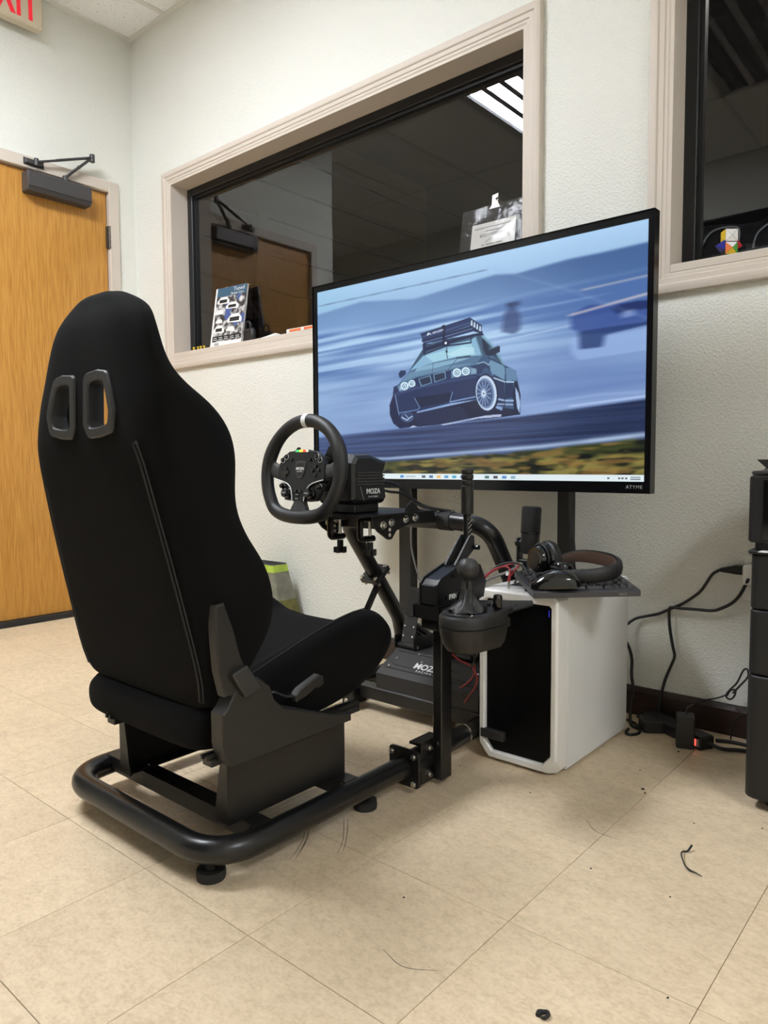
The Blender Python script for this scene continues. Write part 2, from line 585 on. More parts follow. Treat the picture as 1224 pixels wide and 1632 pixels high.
# window pane: thin glass = see-through plus mirror by Fresnel
def pane_mat(name, tint, k, wob=0.0, film=0.0, rgh=0.0):
    q = NT(name)
    q.n.remove(q.p)
    tr = q.node('ShaderNodeBsdfTransparent'); tr.inputs[0].default_value = (*tint, 1)
    gl = q.node('ShaderNodeBsdfGlossy'); gl.inputs['Roughness'].default_value = rgh
    gl.inputs[0].default_value = (k, k, k, 1)
    fr = q.node('ShaderNodeFresnel'); fr.inputs[0].default_value = 1.52
    ge = q.node('ShaderNodeNewGeometry')     # reflect on the front face only; the rear face lets light pass
    iv = q.node('ShaderNodeMath', operation='SUBTRACT'); iv.inputs[0].default_value = 1.0
    q.link(ge.outputs['Backfacing'], iv.inputs[1])
    fm_ = q.node('ShaderNodeMath', operation='MULTIPLY'); q.link(fr.outputs[0], fm_.inputs[0]); q.link(iv.outputs[0], fm_.inputs[1])
    f2_ = q.node('ShaderNodeMath', operation='MULTIPLY'); f2_.inputs[1].default_value = 1.5; q.link(fm_.outputs[0], f2_.inputs[0]); fm_ = f2_   # both faces of the sheet reflect
    mx = q.node('ShaderNodeMixShader')
    q.link(fm_.outputs[0], mx.inputs[0]); q.link(tr.outputs[0], mx.inputs[1]); q.link(gl.outputs[0], mx.inputs[2])
    if wob:
        tc = q.node('ShaderNodeTexCoord'); nz = q.node('ShaderNodeTexNoise', Scale=45., Detail=2.)
        q.link(tc.outputs['Object'], nz.inputs[0])
        b = q.node('ShaderNodeBump'); b.inputs['Strength'].default_value = wob; b.inputs['Distance'].default_value = .004
        q.link(nz.outputs[0], b.inputs['Height']); q.link(b.outputs[0], gl.inputs['Normal'])
    if film:
        df = q.node('ShaderNodeBsdfDiffuse'); df.inputs[0].default_value = (.8, .8, .8, 1)
        m2 = q.node('ShaderNodeMixShader'); m2.inputs[0].default_value = film
        q.link(mx.outputs[0], m2.inputs[1]); q.link(df.outputs[0], m2.inputs[2]); mx = m2
    q.link(mx.outputs[0], q.n['Material Output'].inputs[0])
    return q.m


M['pane'] = pane_mat('window_glass', (.80, .82, .84), 1.0)
M['polybag'] = pane_mat('clear_polybag', (.93, .93, .93), .2, wob=.5, film=.02, rgh=.16)

# ================================================================== SETTING
# ---- floor
fl = MB().box(WX0 - BAY, WX1, WY0, WY1, -.08, -.0035)
floor = obj('floor', fl, M['grout'], None, 0)
tag(floor, 'beige vinyl tile floor of the room', None, None, 'structure')
tile_cache = {}


def tile_mesh(w, d):
    k = (round(w, 4), round(d, 4))
    if k not in tile_cache:
        g = .0005
        me = MB().box(-w / 2 + g, w / 2 - g, -d / 2 + g, d / 2 - g, -.0035, 0, .0006).mesh('tile', 0)
        me.materials.append(M['tile'])
        tile_cache[k] = me
    return tile_cache[k]


cells = []
for i in range(-26, 16):
    for j in range(-18, 7):
        x0, x1, y0, y1 = i * TILE, (i + 1) * TILE, j * TILE, (j + 1) * TILE
        xmin = WX0 if (y0 + y1) / 2 > .35 else WX0 - BAY
        x0, x1, y0, y1 = max(x0, xmin), min(x1, WX1), max(y0, WY0), min(y1, WY1)
        if x1 - x0 > .01 and y1 - y0 > .01:
            cells.append((math.hypot((x0 + x1) / 2 - .15, (y0 + y1) / 2 - .6), x0, x1, y0, y1))
cells.sort()
rest = MB()
for n, (d, x0, x1, y0, y1) in enumerate(cells):
    if n < 300:
        o = bpy.data.objects.new('tile', tile_mesh(x1 - x0, y1 - y0))
        COL.objects.link(o); o.parent = floor
        o.location = ((x0 + x1) / 2, (y0 + y1) / 2, 0)
    else:
        rest.box(x0 + .0007, x1 - .0007, y0 + .0007, y1 - .0007, -.0035, 0)
obj('far_tiles', rest, M['tile'], floor, 0, kind='stuff')


def struct(name, mb, m, label, smooth=0):
    return tag(obj(name, mb, m, None, smooth), label, None, None, 'structure')


# ---- walls (two window openings, one door opening)
W1 = (-1.72, .292, 1.305, 2.168)
W2 = (.752, 2.764, 1.305, 2.168)
wb = MB()
YB0, YB1 = WY1, WY1 + .155
for x0, x1 in ((WX0 - .15, W1[0]), (W1[1], W2[0]), (W2[1], WX1 + .15)):
    wb.box(x0, x1, YB0, YB1, -.08, CZ + .15)
for w in (W1, W2):
    wb.box(w[0], w[1], YB0, YB1, -.08, w[2]); wb.box(w[0], w[1], YB0, YB1, w[3], CZ + .15)
struct('wall_back', wb, M['wall'], 'off-white textured wall with the two framed interior windows')
DY0, DY1, DZ = .682, 1.594, 2.168
wl = MB().box(WX0 - .15, WX0, .47, DY0 - .05, -.08, CZ + .15).box(WX0 - .15, WX0, DY1 + .05, WY1, -.08, CZ + .15)
wl.box(WX0 - .15, WX0, DY0 - .05, DY1 + .05, DZ + .05, CZ + .15)
struct('wall_left', wl, M['wall'], 'off-white wall around the oak door on the left')
struct('wall_left_return', MB().box(WX0 - BAY, WX0 - .15, .47, .62, -.08, CZ + .15), M['wall'], 'short off-white return wall left of the door')
struct('wall_right', MB().box(WX1, WX1 + .15, WY0, WY1, -.08, CZ + .15), M['wall'], 'off-white wall on the right of the room')
struct('wall_front', MB().box(WX0 - BAY, WX1, WY0 - .15, WY0, -.08, CZ + .15), M['wall'], 'off-white wall behind the camera')
struct('wall_far_left', MB().box(WX0 - BAY - .15, WX0 - BAY, WY0, .62, -.08, CZ + .15), M['wall'], 'far wall of the side bay on the left')

# ---- ceiling
ceil = struct('ceiling', MB().box(WX0 - BAY, WX1, WY0, WY1, CZ + .03, CZ + .15), M['tbar'], 'suspended ceiling of pin-holed white panels')
GX0, GY0 = -1.72, .525
gx = [GX0 + .61 * k for k in range(-10, 12)]
gy = [GY0 + 1.22 * k for k in range(-2, 2)]
xs = [WX0 - BAY] + [g for g in gx if WX0 - BAY + .1 < g < WX1 - .1] + [WX1]
ys = [WY0] + [g for g in gy if WY0 + .1 < g < WY1 - .1] + [WY1]
LIGHTS = [(-1.11, -.695), (3.16, -.695), (.11, -.695)]
cm = {}
for i in range(len(xs) - 1):
    for j in range(len(ys) - 1):
        x0, x1, y0, y1 = xs[i], xs[i + 1], ys[j], ys[j + 1]
        if any(abs(x0 - a) < .03 and abs(y0 - b_) < .03 for a, b_ in LIGHTS):
            continue
        if (y0 + y1) / 2 > .47 and x1 <= WX0 + .001:
            continue
        x0 = max(x0, WX0) if (y0 + y1) / 2 > .5 else x0
        k = (round(x1 - x0, 3), round(y1 - y0, 3))
        if k not in cm:
            me = MB().box(-k[0] / 2, k[0] / 2, -k[1] / 2, k[1] / 2, 0, .014).mesh('ceiling_panel', 0)
            me.materials.append(M['ctile']); cm[k] = me
        o = bpy.data.objects.new('ceiling_panel', cm[k]); COL.objects.link(o); o.parent = ceil
        o.location = ((x0 + x1) / 2, (y0 + y1) / 2, CZ + .012)
for g in xs[1:-1]:
    y1 = WY1 if g > WX0 else .47
    obj('grid_bar', MB().box(g - .012, g + .012, WY0, y1, CZ + .004, CZ + .012), M['tbar'], ceil, 0)
for g in ys[1:-1]:
    x0 = WX0 if g > .47 else WX0 - BAY
    obj('grid_bar', MB().box(x0, WX1, g - .012, g + .012, CZ + .004, CZ + .0118), M['tbar'], ceil, 0)
obj('wall_angle', MB().box(WX0, WX1, WY1 - .022, WY1, CZ + .001, CZ + .0115), M['tbar'], ceil, 0)
obj('wall_angle', MB().box(WX0, WX0 + .022, .47, WY1 - .022, CZ + .001, CZ + .0115), M['tbar'], ceil, 0)

# ---- ceiling lights: recessed troffers with four lit lenses between grey blades
LN = ['recessed ceiling light nearest the oak door, mirrored in the long window',
      'recessed ceiling light over the right end of the room, above the printer side',
      'unlit recessed ceiling light between the two lit ones']
M['blade'] = mat('light_blade_grey', (.45, .45, .47), .4)
for n, (x, y) in enumerate(LIGHTS):
    t = thing('ceiling_light', LN[n], 'light', (x + .305, y + .61, CZ + .012), 0, 'recessed ceiling lights')
    fr = MB()
    X0, X1, Y0, Y1 = x + .013, x + .597, y + .013, y + 1.207
    fr.box(X0, X0 + .05, Y0, Y1, CZ + .002, CZ + .026).box(X1 - .05, X1, Y0, Y1, CZ + .002, CZ + .026)
    fr.box(X0 + .05, X1 - .05, Y0, Y0 + .03, CZ + .002, CZ + .026).box(X0 + .05, X1 - .05, Y1 - .03, Y1, CZ + .002, CZ + .026)
    obj('frame', fr, M['blade'], t, 0)
    w = (X1 - X0 - .10) / 4
    for k in range(4):
        a = X0 + .05 + k * w
        obj('lens', MB().box(a + .018, a + w - .018, Y0 + .03, Y1 - .03, CZ + .0065, CZ + .024), M['lens%d' % n], t, 0)
        if k:
            obj('blade', MB().box(a - .018, a + .018, Y0 + .03, Y1 - .03, CZ + .0055, CZ + .024), M['blade'], t, 0)

# ---- windows: casing of moulded pieces, jamb, black frame, pane
PROF = [(0, 0), (0, .010), (.004, .0125), (.012, .0125), (.015, .016), (.029, .016), (.033, .0205), (.049, .022), (.055, .020),
        (.057, .015), (.057, 0)]


def window(name, w, label):
    x0, x1, z0, z1 = w
    t = tag(thing(name, label, None, (x0, WY1, z0)), label, None, None, 'structure')
    def ring(cx, cz):
        sx = -1 if cx == x0 else 1; sz = -1 if cz == z0 else 1
        return [Vector((cx + sx * d, WY1 - h, cz + sz * d)) for d, h in PROF]
    for a, b_ in (((x0, z0), (x1, z0)), ((x1, z0), (x1, z1)), ((x1, z1), (x0, z1)), ((x0, z1), (x0, z0))):
        obj('casing', MB().loft([ring(*a), ring(*b_)], cap=True), M['trim'], t, 25)
    ya, yb_, th = WY1 - .010, WY1 + .088, .010
    obj('jamb', MB().box(x0, x0 + th, ya, yb_, z0, z1), M['trim'], t, 0)
    obj('jamb', MB().box(x1 - th, x1, ya, yb_, z0, z1), M['trim'], t, 0)
    obj('jamb', MB().box(x0 + th, x1 - th, ya, yb_, z1 - th, z1), M['trim'], t, 0)
    obj('sill', MB().box(x0 + th, x1 - th, ya, yb_, z0, z0 + th + .014, .002), M['trim'], t, 0)
    fw = .046
    yc, yd = WY1 + .088, WY1 + .14
    f = MB()
    f.box(x0, x0 + fw, yc, yd, z0, z1, .003).box(x1 - fw, x1, yc, yd, z0, z1, .003)
    f.box(x0 + fw, x1 - fw, yc, yd, z1 - fw, z1, .003).box(x0 + fw, x1 - fw, yc, yd, z0, z0 + fw, .003)
    g = .012
    f.box(x0 + fw, x0 + fw + g, yc + .012, yd - .012, z0 + fw, z1 - fw).box(x1 - fw - g, x1 - fw, yc + .012, yd - .012, z0 + fw, z1 - fw)
    f.box(x0 + fw + g, x1 - fw - g, yc + .012, yd - .012, z1 - fw - g, z1 - fw).box(x0 + fw + g, x1 - fw - g, yc + .012, yd - .012, z0 + fw, z0 + fw + g)
    obj('frame', f, M['wframe'], t, 0)
    obj('pane', MB().box(x0 + fw, x1 - fw, yc + .022, yc + .028, z0 + fw, z1 - fw), M['pane'], t, 0)
    return t


window('window_1', W1, 'long interior window with cream moulded casing beside the door corner')
window('window_2', W2, 'interior window at the right edge with cream moulded casing')

# ---- room behind the windows
NX0, NX1, NY1 = -2.3, 5.2, 6.2
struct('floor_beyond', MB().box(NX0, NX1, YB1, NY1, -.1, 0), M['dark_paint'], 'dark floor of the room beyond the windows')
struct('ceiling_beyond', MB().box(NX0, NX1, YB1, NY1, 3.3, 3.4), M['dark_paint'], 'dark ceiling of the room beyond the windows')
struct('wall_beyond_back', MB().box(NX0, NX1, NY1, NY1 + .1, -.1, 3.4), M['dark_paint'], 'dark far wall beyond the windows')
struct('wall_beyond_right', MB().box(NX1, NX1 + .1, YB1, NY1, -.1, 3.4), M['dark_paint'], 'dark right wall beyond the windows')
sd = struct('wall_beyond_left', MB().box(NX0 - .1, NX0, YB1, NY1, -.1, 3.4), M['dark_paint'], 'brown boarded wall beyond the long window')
for k in range(13):
    obj('board', MB().box(NX0, NX0 + .022, YB1 + .01, 4.6, .1 + k * .23, .1 + k * .23 + .215, .005), M['siding'], sd, 0)
obj('post', MB().box(NX0 + .022, NX0 + .07, 2.72, 2.82, 0, 2.4, .004), M['siding'], sd, 0)
lp = bpy.data.lights.new('fill_beyond', 'AREA'); lp.energy = 26.0; lp.size = .6; lp.color = (1, .9, .8)  # area light added as fill so the boards and vinyl behind the glass show
lo = bpy.data.objects.new('fill_beyond', lp); COL.objects.link(lo); lo.location = (1.5, 3.4, 3.25)
tag(lo, 'unseen fill light added to brighten the room beyond the windows', 'lamp')

# ---- door, closer, skirting
d = tag(thing('door_1', 'oak veneer door with cream metal frame', None, (WX0, (DY0 + DY1) / 2, 0)), 'honey oak veneer door in a cream frame', None, None, 'structure')
obj('leaf', MB().box(WX0 - .060, WX0 - .014, DY0 + .004, DY1 - .004, .030, DZ - .004, .002), M['oak'], d, 0)
fr = MB()
for y0, y1, z0, z1 in ((DY0 - .055, DY0, 0, DZ + .055), (DY1, DY1 + .055, 0, DZ + .055), (DY0, DY1, DZ, DZ + .055)):
    fr.box(WX0 - .13, WX0 + .012, y0, y1, z0, z1, .003)
obj('frame', fr, M['trim'], d, 0)
obj('stop', MB().box(WX0 - .12, WX0 - .062, DY0, DY1, 0, DZ, 0), M['closer'], d, 0)
obj('threshold', MB().prism([(WX0 - .062, 0), (WX0 + .030, 0), (WX0 + .030, .012), (WX0 + .004, .032), (WX0 - .062, .032)], 'y', DY0 + .001, DY1 - .001)
    if False else MB().box(WX0 - .062, WX0 + .012, DY0 + .001, DY1 - .001, 0, .029, .003), M['vinyl_base'], d, 0)
for zc in (1.94, 1.1, .26):
    h = MB()
    for k in range(5):
        h.cyl((WX0 + .004, DY1 + .002, zc - .057 + k * .0232), (WX0 + .004, DY1 + .002, zc - .057 + k * .0232 + .0215), .0085, 12)
    h.box(WX0 - .012, WX0 + .002, DY1 - .012, DY1 + .010, zc - .055, zc + .055)
    obj('hinge', h, M['hinge'], d)
kn = MB().lathe([(.030, 0), (.030, .008), (.012, .012), (.012, .04), (.024, .046), (.027, .058), (.020, .072), (.004, .075)], seg=20,
                m=frame_m((WX0 - .014, DY0 + .07, .96), (0, 1, 0), (0, 0, 1)))
obj('knob', kn, M['hinge'], d)
struct('baseboard_left', MB().box(WX0, WX0 + .008, DY1 + .056, WY1 - .001, 0, .10, .002), M['vinyl_base'], 'black vinyl skirting between the door and the corner')
bb = MB().prism([(WY1 - .001, 0), (WY1 - .016, 0), (WY1 - .016, .072), (WY1 - .009, .084), (WY1 - .001, .086)], 'x', WX0 + .01, WX1)
struct('baseboard_back', bb, M['base'], 'dark brown wood skirting along the window wall')

t = thing('door_closer', 'dark bronze door closer with folding arm at the top of the oak door', 'door closer', (WX0 - .014, 1.31, 2.07))
X = WX0 - .014
obj('body', MB().prism([(X, 2.055), (X + .058, 2.055), (X + .072, 2.072), (X + .072, 2.140), (X + .062, 2.148), (X, 2.148)], 'y', 1.165, 1.478, .004),
    M['closer'], t, 30)
obj('cover_seam', MB().box(X + .071, X + .0735, 1.168, 1.475, 2.073, 2.0755), M['black_plastic'], t, 0)
ar = MB()
ar.cyl((X + .036, 1.36, 2.146), (X + .036, 1.36, 2.176), .013, 14)
el = Vector((X + .075, 1.482, 2.290))
ar.cbox(((X + .036 + el.x) / 2, (1.36 + el.y) / 2, (2.172 + el.z) / 2), (.012, .012, .012))
ar.tube([(X + .036, 1.352, 2.170), (X + .038, 1.372, 2.180), (X + .048, 1.39, 2.200), el], .009, 8, sq=(.75, 1.3))
obj('lower_arm', ar, M['closer'], t)
a2 = MB()
ft = Vector((X + .052, 1.215, 2.196))
a2.tube([ft, ft.lerp(el, .38)], .0058, 8).tube([ft.lerp(el, .34), el], .0095, 8, sq=(.7, 1.2))
a2.cyl((el.x, el.y, el.z - .022), (el.x, el.y, el.z + .016), .0125, 14, bev=.002)
obj('upper_arm', a2, M['closer'], t)
obj('bracket', MB().cbox((X + .03, 1.212, 2.196), (.03, .085, .022), .003).box(X + .022, X + .028, 1.165, 1.262, 2.180, 2.214, .002)
    .cyl((ft.x, ft.y, ft.z - .016), (ft.x, ft.y, ft.z + .016), .010, 12), M['closer'], t)

# ---- exit sign on the wall above the door
t = thing('exit_sign', 'cream exit sign with red letters on the wall above the door', 'sign', (WX0, 1.09, 2.787))
obj('housing', MB().box(WX0 + .028, WX0 + .085, .93, 1.250, 2.787, 2.968, .008), M['sign_body'], t, 30)
obj('mount', MB().box(WX0, WX0 + .028, 1.00, 1.18, 2.82, 2.94, .004), M['sign_body'], t, 30)
mb = MB()
for ch, yy in (('E', 1.020), ('X', 1.078), ('I', 1.137), ('T', 1.190)):
    m = text_mb(ch, .210, .0012, bold=.006)
    mb.join(m, frame_m((WX0 + .0862, yy, 2.877), (0, 1, 0), (0, 0, 1)) @ Matrix.Diagonal((.52, 1, 1, 1)))
obj('lettering', mb, M['sign_red'], t, 0)

# ---- black scuff marks on the tiles
M['scuff'] = mat('scuff_black', (.10, .075, .05), .7)
for P in ([(.424, .605), (.452, .575), (.476, .535), (.491, .502)], [(.432, .612), (.460, .578), (.483, .540), (.499, .508)], [(.440, .60), (.470, .560), (.486, .525)],
          [(.453, .694), (.490, .655), (.522, .618), (.544, .582)], [(.462, .696), (.498, .658), (.530, .618), (.550, .590)], [(.86, 1.02), (.90, .985), (.955, .985)], [(.80, .42), (.85, .41), (.90, .44)]):
    vs = spline([Vector((x, y, .0002)) for x, y in P], 6)
    obj('scuff_mark', MB().tube(vs, [.0004, .0007, .0007, .0003], 4, sq=(.25, 1.0), up=(0, 0, 1)), M['scuff'], floor, 0)

# ================================================================== picture shown on the television (flat print)
HZ = [(-0.0005, 0.8877), (0.1784, 0.9114), (0.3718, 0.8741), (0.5431, 0.9008), (0.6216, 0.9123), (0.6798, 0.8982), (0.7586, 0.908), (0.8184, 0.915), (0.8895, 0.9146), (0.9984, 0.9195)]
HZ2 = [(-0.0012, 0.8085), (0.2884, 0.788), (0.5788, 0.8116), (0.7437, 0.8168), (0.8903, 0.8214), (0.9994, 0.8271)]
RD = [(0.0063, 0.2275), (0.2865, 0.2516), (0.6986, 0.2843), (1.0013, 0.3266)]
WL = [(0.0052, 0.1045), (0.2751, 0.1032), (0.5073, 0.1243), (0.7473, 0.1461), (1.0027, 0.184)]
N_SOFT = 15
ART = [
('p',[(0.8237,0.68),(0.8631,0.7118),(0.9322,0.6997),(1.0007,0.6986),(1.0017,0.5976),(0.9196,0.5929),(0.864,0.5931),(0.8241,0.6257)],(48,72,140),0.75),
('p',[(0.9188,0.6916),(0.9783,0.699),(1.0007,0.693),(1.001,0.665),(0.9325,0.6593)],(28,42,90),0.8),
('p',[(0.8424,0.6097),(0.9058,0.6134),(1.0015,0.6144),(1.0018,0.5919),(0.9061,0.5783),(0.8995,0.5387),(0.8465,0.5393)],(40,60,110),0.8),
('p',[(0.8243,0.587),(0.8439,0.5914),(0.8465,0.5369),(0.8995,0.5363),(0.906,0.5842),(1.0017,0.6032),(1.0026,0.5074),(0.8432,0.4955),(0.8247,0.529)],(150,178,225),0.75),
('p',[(0.9425,0.6661),(0.9721,0.67),(0.9723,0.6439),(0.9428,0.6396)],(150,170,215),0.6),
('l',[(0.82,0.6809),(1.0005,0.721)],0.01,(215,200,200),0.7),
('l',[(0.8484,0.775),(0.9998,0.7881)],0.008,(190,190,195),0.6),
('p',[(0.641,0.6533),(0.6475,0.7291),(0.6599,0.7516),(0.6556,0.7719),(0.6738,0.7735),(0.682,0.746),(0.6927,0.7117),(0.693,0.6547),(0.6768,0.6354)],(50,66,112),0.72),
('p',[(0.6523,0.7727),(0.6884,0.7759),(0.6925,0.7559),(0.6557,0.7552)],(40,55,95),0.7),
('l',[(0.613,0.9382),(0.8193,0.7832),(1.0014,0.6257)],0.006,(150,175,215),0.35),
('l',[(0.0037,0.9262),(0.5959,0.9345)],0.003,(40,55,90),0.7),
('l',[(0.614,0.6096),(0.824,0.6402)],0.005,(190,210,240),0.7),
('l',[(0.0069,0.5761),(0.3712,0.5983)],0.004,(190,215,245),0.6),
('l',[(0.6985,0.3227),(0.8941,0.3507),(1.0011,0.3493)],0.012,(150,175,220),0.5),
('l',[(0.8225,0.3103),(1.0012,0.3323)],0.008,(190,210,245),0.6),
('p',[(0.3556,0.3156),(0.5663,0.3637),(0.6519,0.3017),(0.6891,0.2868),(0.6406,0.2793),(0.454,0.2601),(0.3508,0.2544)],(20,28,60),1.0),
('p',[(0.454,0.2601),(0.5981,0.2917),(0.6406,0.2922),(0.6425,0.282),(0.5745,0.2787),(0.4669,0.256)],(190,205,235),0.9),
('p',[(0.3531,0.2542),(0.3647,0.2631),(0.3784,0.2558),(0.3555,0.2508)],(190,205,235),0.9),
('p',[(0.6756,0.4556),(0.6848,0.437),(0.6943,0.3726),(0.6935,0.2864),(0.6406,0.2822),(0.6443,0.32)],(22,30,62),1.0),
('p',[(0.6794,0.409),(0.6887,0.379),(0.6933,0.3383),(0.692,0.2923),(0.6853,0.316),(0.6815,0.3626)],(165,190,225),1.0),
('p',[(0.564,0.5259),(0.5857,0.5579),(0.6014,0.561),(0.6512,0.5056),(0.6662,0.4916),(0.681,0.4778),(0.6871,0.4309),(0.6775,0.4323),(0.6722,0.3752),(0.6761,0.3111),(0.6518,0.3193),(0.6213,0.334),(0.621,0.4401),(0.6094,0.4713),(0.5859,0.4748)],(58,84,122),1.0),
('p',[(0.6092,0.5361),(0.6437,0.5069),(0.6512,0.494),(0.6495,0.442),(0.6171,0.4642),(0.6015,0.5138)],(120,160,190),0.8),
('p',[(0.6171,0.473),(0.6495,0.4408),(0.6499,0.3253),(0.6252,0.3395),(0.6211,0.4284)],(34,48,86),1.0),
('p',[(0.6512,0.494),(0.6699,0.491),(0.6829,0.4717),(0.6849,0.4312),(0.6738,0.4386),(0.6533,0.4298)],(105,140,175),0.8),
('p',[(0.6533,0.4269),(0.6738,0.427),(0.6741,0.3634),(0.6517,0.3601)],(30,44,84),1.0),
('l',[(0.6191,0.4551),(0.6514,0.433),(0.6757,0.4296)],0.005,(190,220,240),1.0),
('l',[(0.627,0.3629),(0.6517,0.3514),(0.6741,0.349)],0.008,(160,185,220),0.9),
('l',[(0.6271,0.3393),(0.6724,0.3318)],0.006,(185,205,235),0.8),
('l',[(0.6512,0.4998),(0.6533,0.4356),(0.65,0.3194)],0.003,(20,30,60),1.0),
('l',[(0.6014,0.5492),(0.6399,0.5133)],0.003,(25,40,70),1.0),
('p',[(0.3491,0.5231),(0.3948,0.6174),(0.406,0.6404),(0.4923,0.6571),(0.5578,0.6597),(0.5796,0.6538),(0.609,0.6125),(0.6321,0.5613),(0.6512,0.5027),(0.6399,0.5133),(0.6033,0.5636),(0.5858,0.5549),(0.509,0.5534),(0.4324,0.5478),(0.3607,0.5277)],(58,84,110),1.0),
('p',[(0.5796,0.6538),(0.5895,0.6518),(0.6129,0.6058),(0.634,0.5609),(0.6512,0.5027),(0.6436,0.5127),(0.609,0.6007),(0.5856,0.6378)],(130,175,200),0.8),
('p',[(0.3538,0.5275),(0.4024,0.597),(0.4126,0.6015),(0.4755,0.6269),(0.5498,0.6363),(0.5678,0.6492),(0.5857,0.5609),(0.509,0.5655),(0.4324,0.5528),(0.3744,0.5352)],(134,178,208),1.0),
('p',[(0.4059,0.5901),(0.5498,0.6243),(0.5659,0.5674),(0.509,0.5686),(0.4324,0.5572)],(165,212,228),0.8),
('p',[(0.4755,0.5838),(0.5255,0.611),(0.5619,0.598),(0.5579,0.5748),(0.4923,0.5697)],(190,228,240),0.6),
('l',[(0.4015,0.5972),(0.4755,0.6238),(0.5518,0.6239)],0.007,(28,40,75),1.0),
('l',[(0.4015,0.6319),(0.4037,0.5936)],0.006,(25,36,70),1.0),
('l',[(0.5518,0.6526),(0.551,0.6228)],0.006,(25,36,70),1.0),
('l',[(0.3993,0.6228),(0.4754,0.6514),(0.5578,0.6513)],0.004,(28,40,75),1.0),
('l',[(0.4755,0.6391),(0.4763,0.5836),(0.4788,0.5647)],0.004,(25,36,70),1.0),
('p',[(0.4721,0.6041),(0.4788,0.6041),(0.4788,0.593),(0.4729,0.5929)],(25,36,70),1.0),
('l',[(0.5658,0.6497),(0.5857,0.5579)],0.007,(80,115,140),1.0),
('p',[(0.5836,0.6323),(0.5895,0.6311),(0.6044,0.5987),(0.6033,0.5636),(0.5955,0.5621),(0.5876,0.5872)],(28,40,70),1.0),
('p',[(0.609,0.5919),(0.6245,0.5627),(0.6284,0.5444),(0.6091,0.5596)],(40,60,90),1.0),
('p',[(0.3091,0.4626),(0.3491,0.5199),(0.3744,0.5352),(0.4324,0.551),(0.509,0.5625),(0.5857,0.5591),(0.568,0.5253),(0.564,0.5199),(0.4924,0.5102),(0.3788,0.4917)],(80,112,144),1.0),
('p',[(0.3789,0.5376),(0.4324,0.5491),(0.509,0.5595),(0.5499,0.5553),(0.4923,0.5379),(0.4236,0.5242),(0.3698,0.5167)],(140,182,208),0.85),
('p',[(0.3468,0.5138),(0.3789,0.5249),(0.4924,0.5317),(0.566,0.5304),(0.4924,0.5164),(0.3789,0.4981),(0.3234,0.475)],(110,148,178),0.7),
('l',[(0.4324,0.5491),(0.4279,0.4921)],0.003,(60,90,110),1.0),
('l',[(0.509,0.5595),(0.4797,0.5122)],0.003,(60,90,110),1.0),
('p',[(0.5049,0.5663),(0.5499,0.5673),(0.5499,0.5613),(0.509,0.5582)],(40,60,85),1.0),
('p',[(0.564,0.5199),(0.568,0.5283),(0.5897,0.5305),(0.6073,0.5128),(0.6094,0.4742),(0.6015,0.502),(0.5898,0.5039),(0.582,0.4753),(0.5681,0.4774)],(40,58,95),1.0),
('l',[(0.568,0.5253),(0.5897,0.5305),(0.6054,0.5132)],0.004,(150,190,210),1.0),
('p',[(0.2937,0.4265),(0.2972,0.4589),(0.3091,0.4626),(0.3788,0.4917),(0.4924,0.5102),(0.564,0.5199),(0.5693,0.4772),(0.5859,0.4712),(0.5821,0.4455),(0.5763,0.3656),(0.4882,0.3568),(0.3158,0.3125),(0.3041,0.3661)],(34,48,90),1.0),
('p',[(0.2995,0.4258),(0.3788,0.4483),(0.4924,0.4672),(0.5681,0.4744),(0.5701,0.4652),(0.4924,0.4549),(0.3787,0.4355),(0.3018,0.4124)],(50,68,112),0.9),
('p',[(0.3696,0.3949),(0.4945,0.4085),(0.4861,0.3663),(0.3877,0.3462)],(22,32,66),1.0),
('l',[(0.3696,0.3949),(0.3877,0.3462)],0.004,(120,150,190),1.0),
('l',[(0.4945,0.4085),(0.4861,0.3663)],0.004,(120,150,190),1.0),
('l',[(0.3158,0.3269),(0.3786,0.3361),(0.3877,0.3462)],0.005,(95,125,170),1.0),
('l',[(0.4861,0.3632),(0.5723,0.3798)],0.006,(120,150,195),1.0),
('l',[(0.3018,0.4189),(0.3158,0.3125)],0.004,(130,160,200),1.0),
('p',[(0.3825,0.4848),(0.4235,0.4959),(0.4288,0.4593),(0.3923,0.4465)],(120,160,185),1.0),
('p',[(0.3859,0.4826),(0.4212,0.4915),(0.4257,0.4614),(0.3944,0.4511)],(22,30,60),1.0),
('l',[(0.391,0.4838),(0.3989,0.4526)],0.002,(70,95,130),0.8),
('l',[(0.3961,0.4851),(0.4034,0.4541)],0.002,(70,95,130),0.8),
('l',[(0.4011,0.4864),(0.4079,0.4556)],0.002,(70,95,130),0.8),
('l',[(0.4062,0.4877),(0.4124,0.457)],0.002,(70,95,130),0.8),
('l',[(0.4112,0.4889),(0.4169,0.4585)],0.002,(70,95,130),0.8),
('l',[(0.4162,0.4902),(0.4213,0.46)],0.002,(70,95,130),0.8),
('p',[(0.4332,0.4989),(0.4712,0.5074),(0.4738,0.473),(0.4367,0.4595)],(120,160,185),1.0),
('p',[(0.4361,0.4964),(0.4688,0.5032),(0.471,0.475),(0.4391,0.4642)],(22,30,60),1.0),
('l',[(0.4408,0.4974),(0.4437,0.4657)],0.002,(70,95,130),0.8),
('l',[(0.4455,0.4984),(0.4483,0.4673)],0.002,(70,95,130),0.8),
('l',[(0.4502,0.4994),(0.4528,0.4688)],0.002,(70,95,130),0.8),
('l',[(0.4549,0.5003),(0.4574,0.4704)],0.002,(70,95,130),0.8),
('l',[(0.4595,0.5013),(0.4619,0.4719)],0.002,(70,95,130),0.8),
('l',[(0.4642,0.5023),(0.4665,0.4734)],0.002,(70,95,130),0.8),
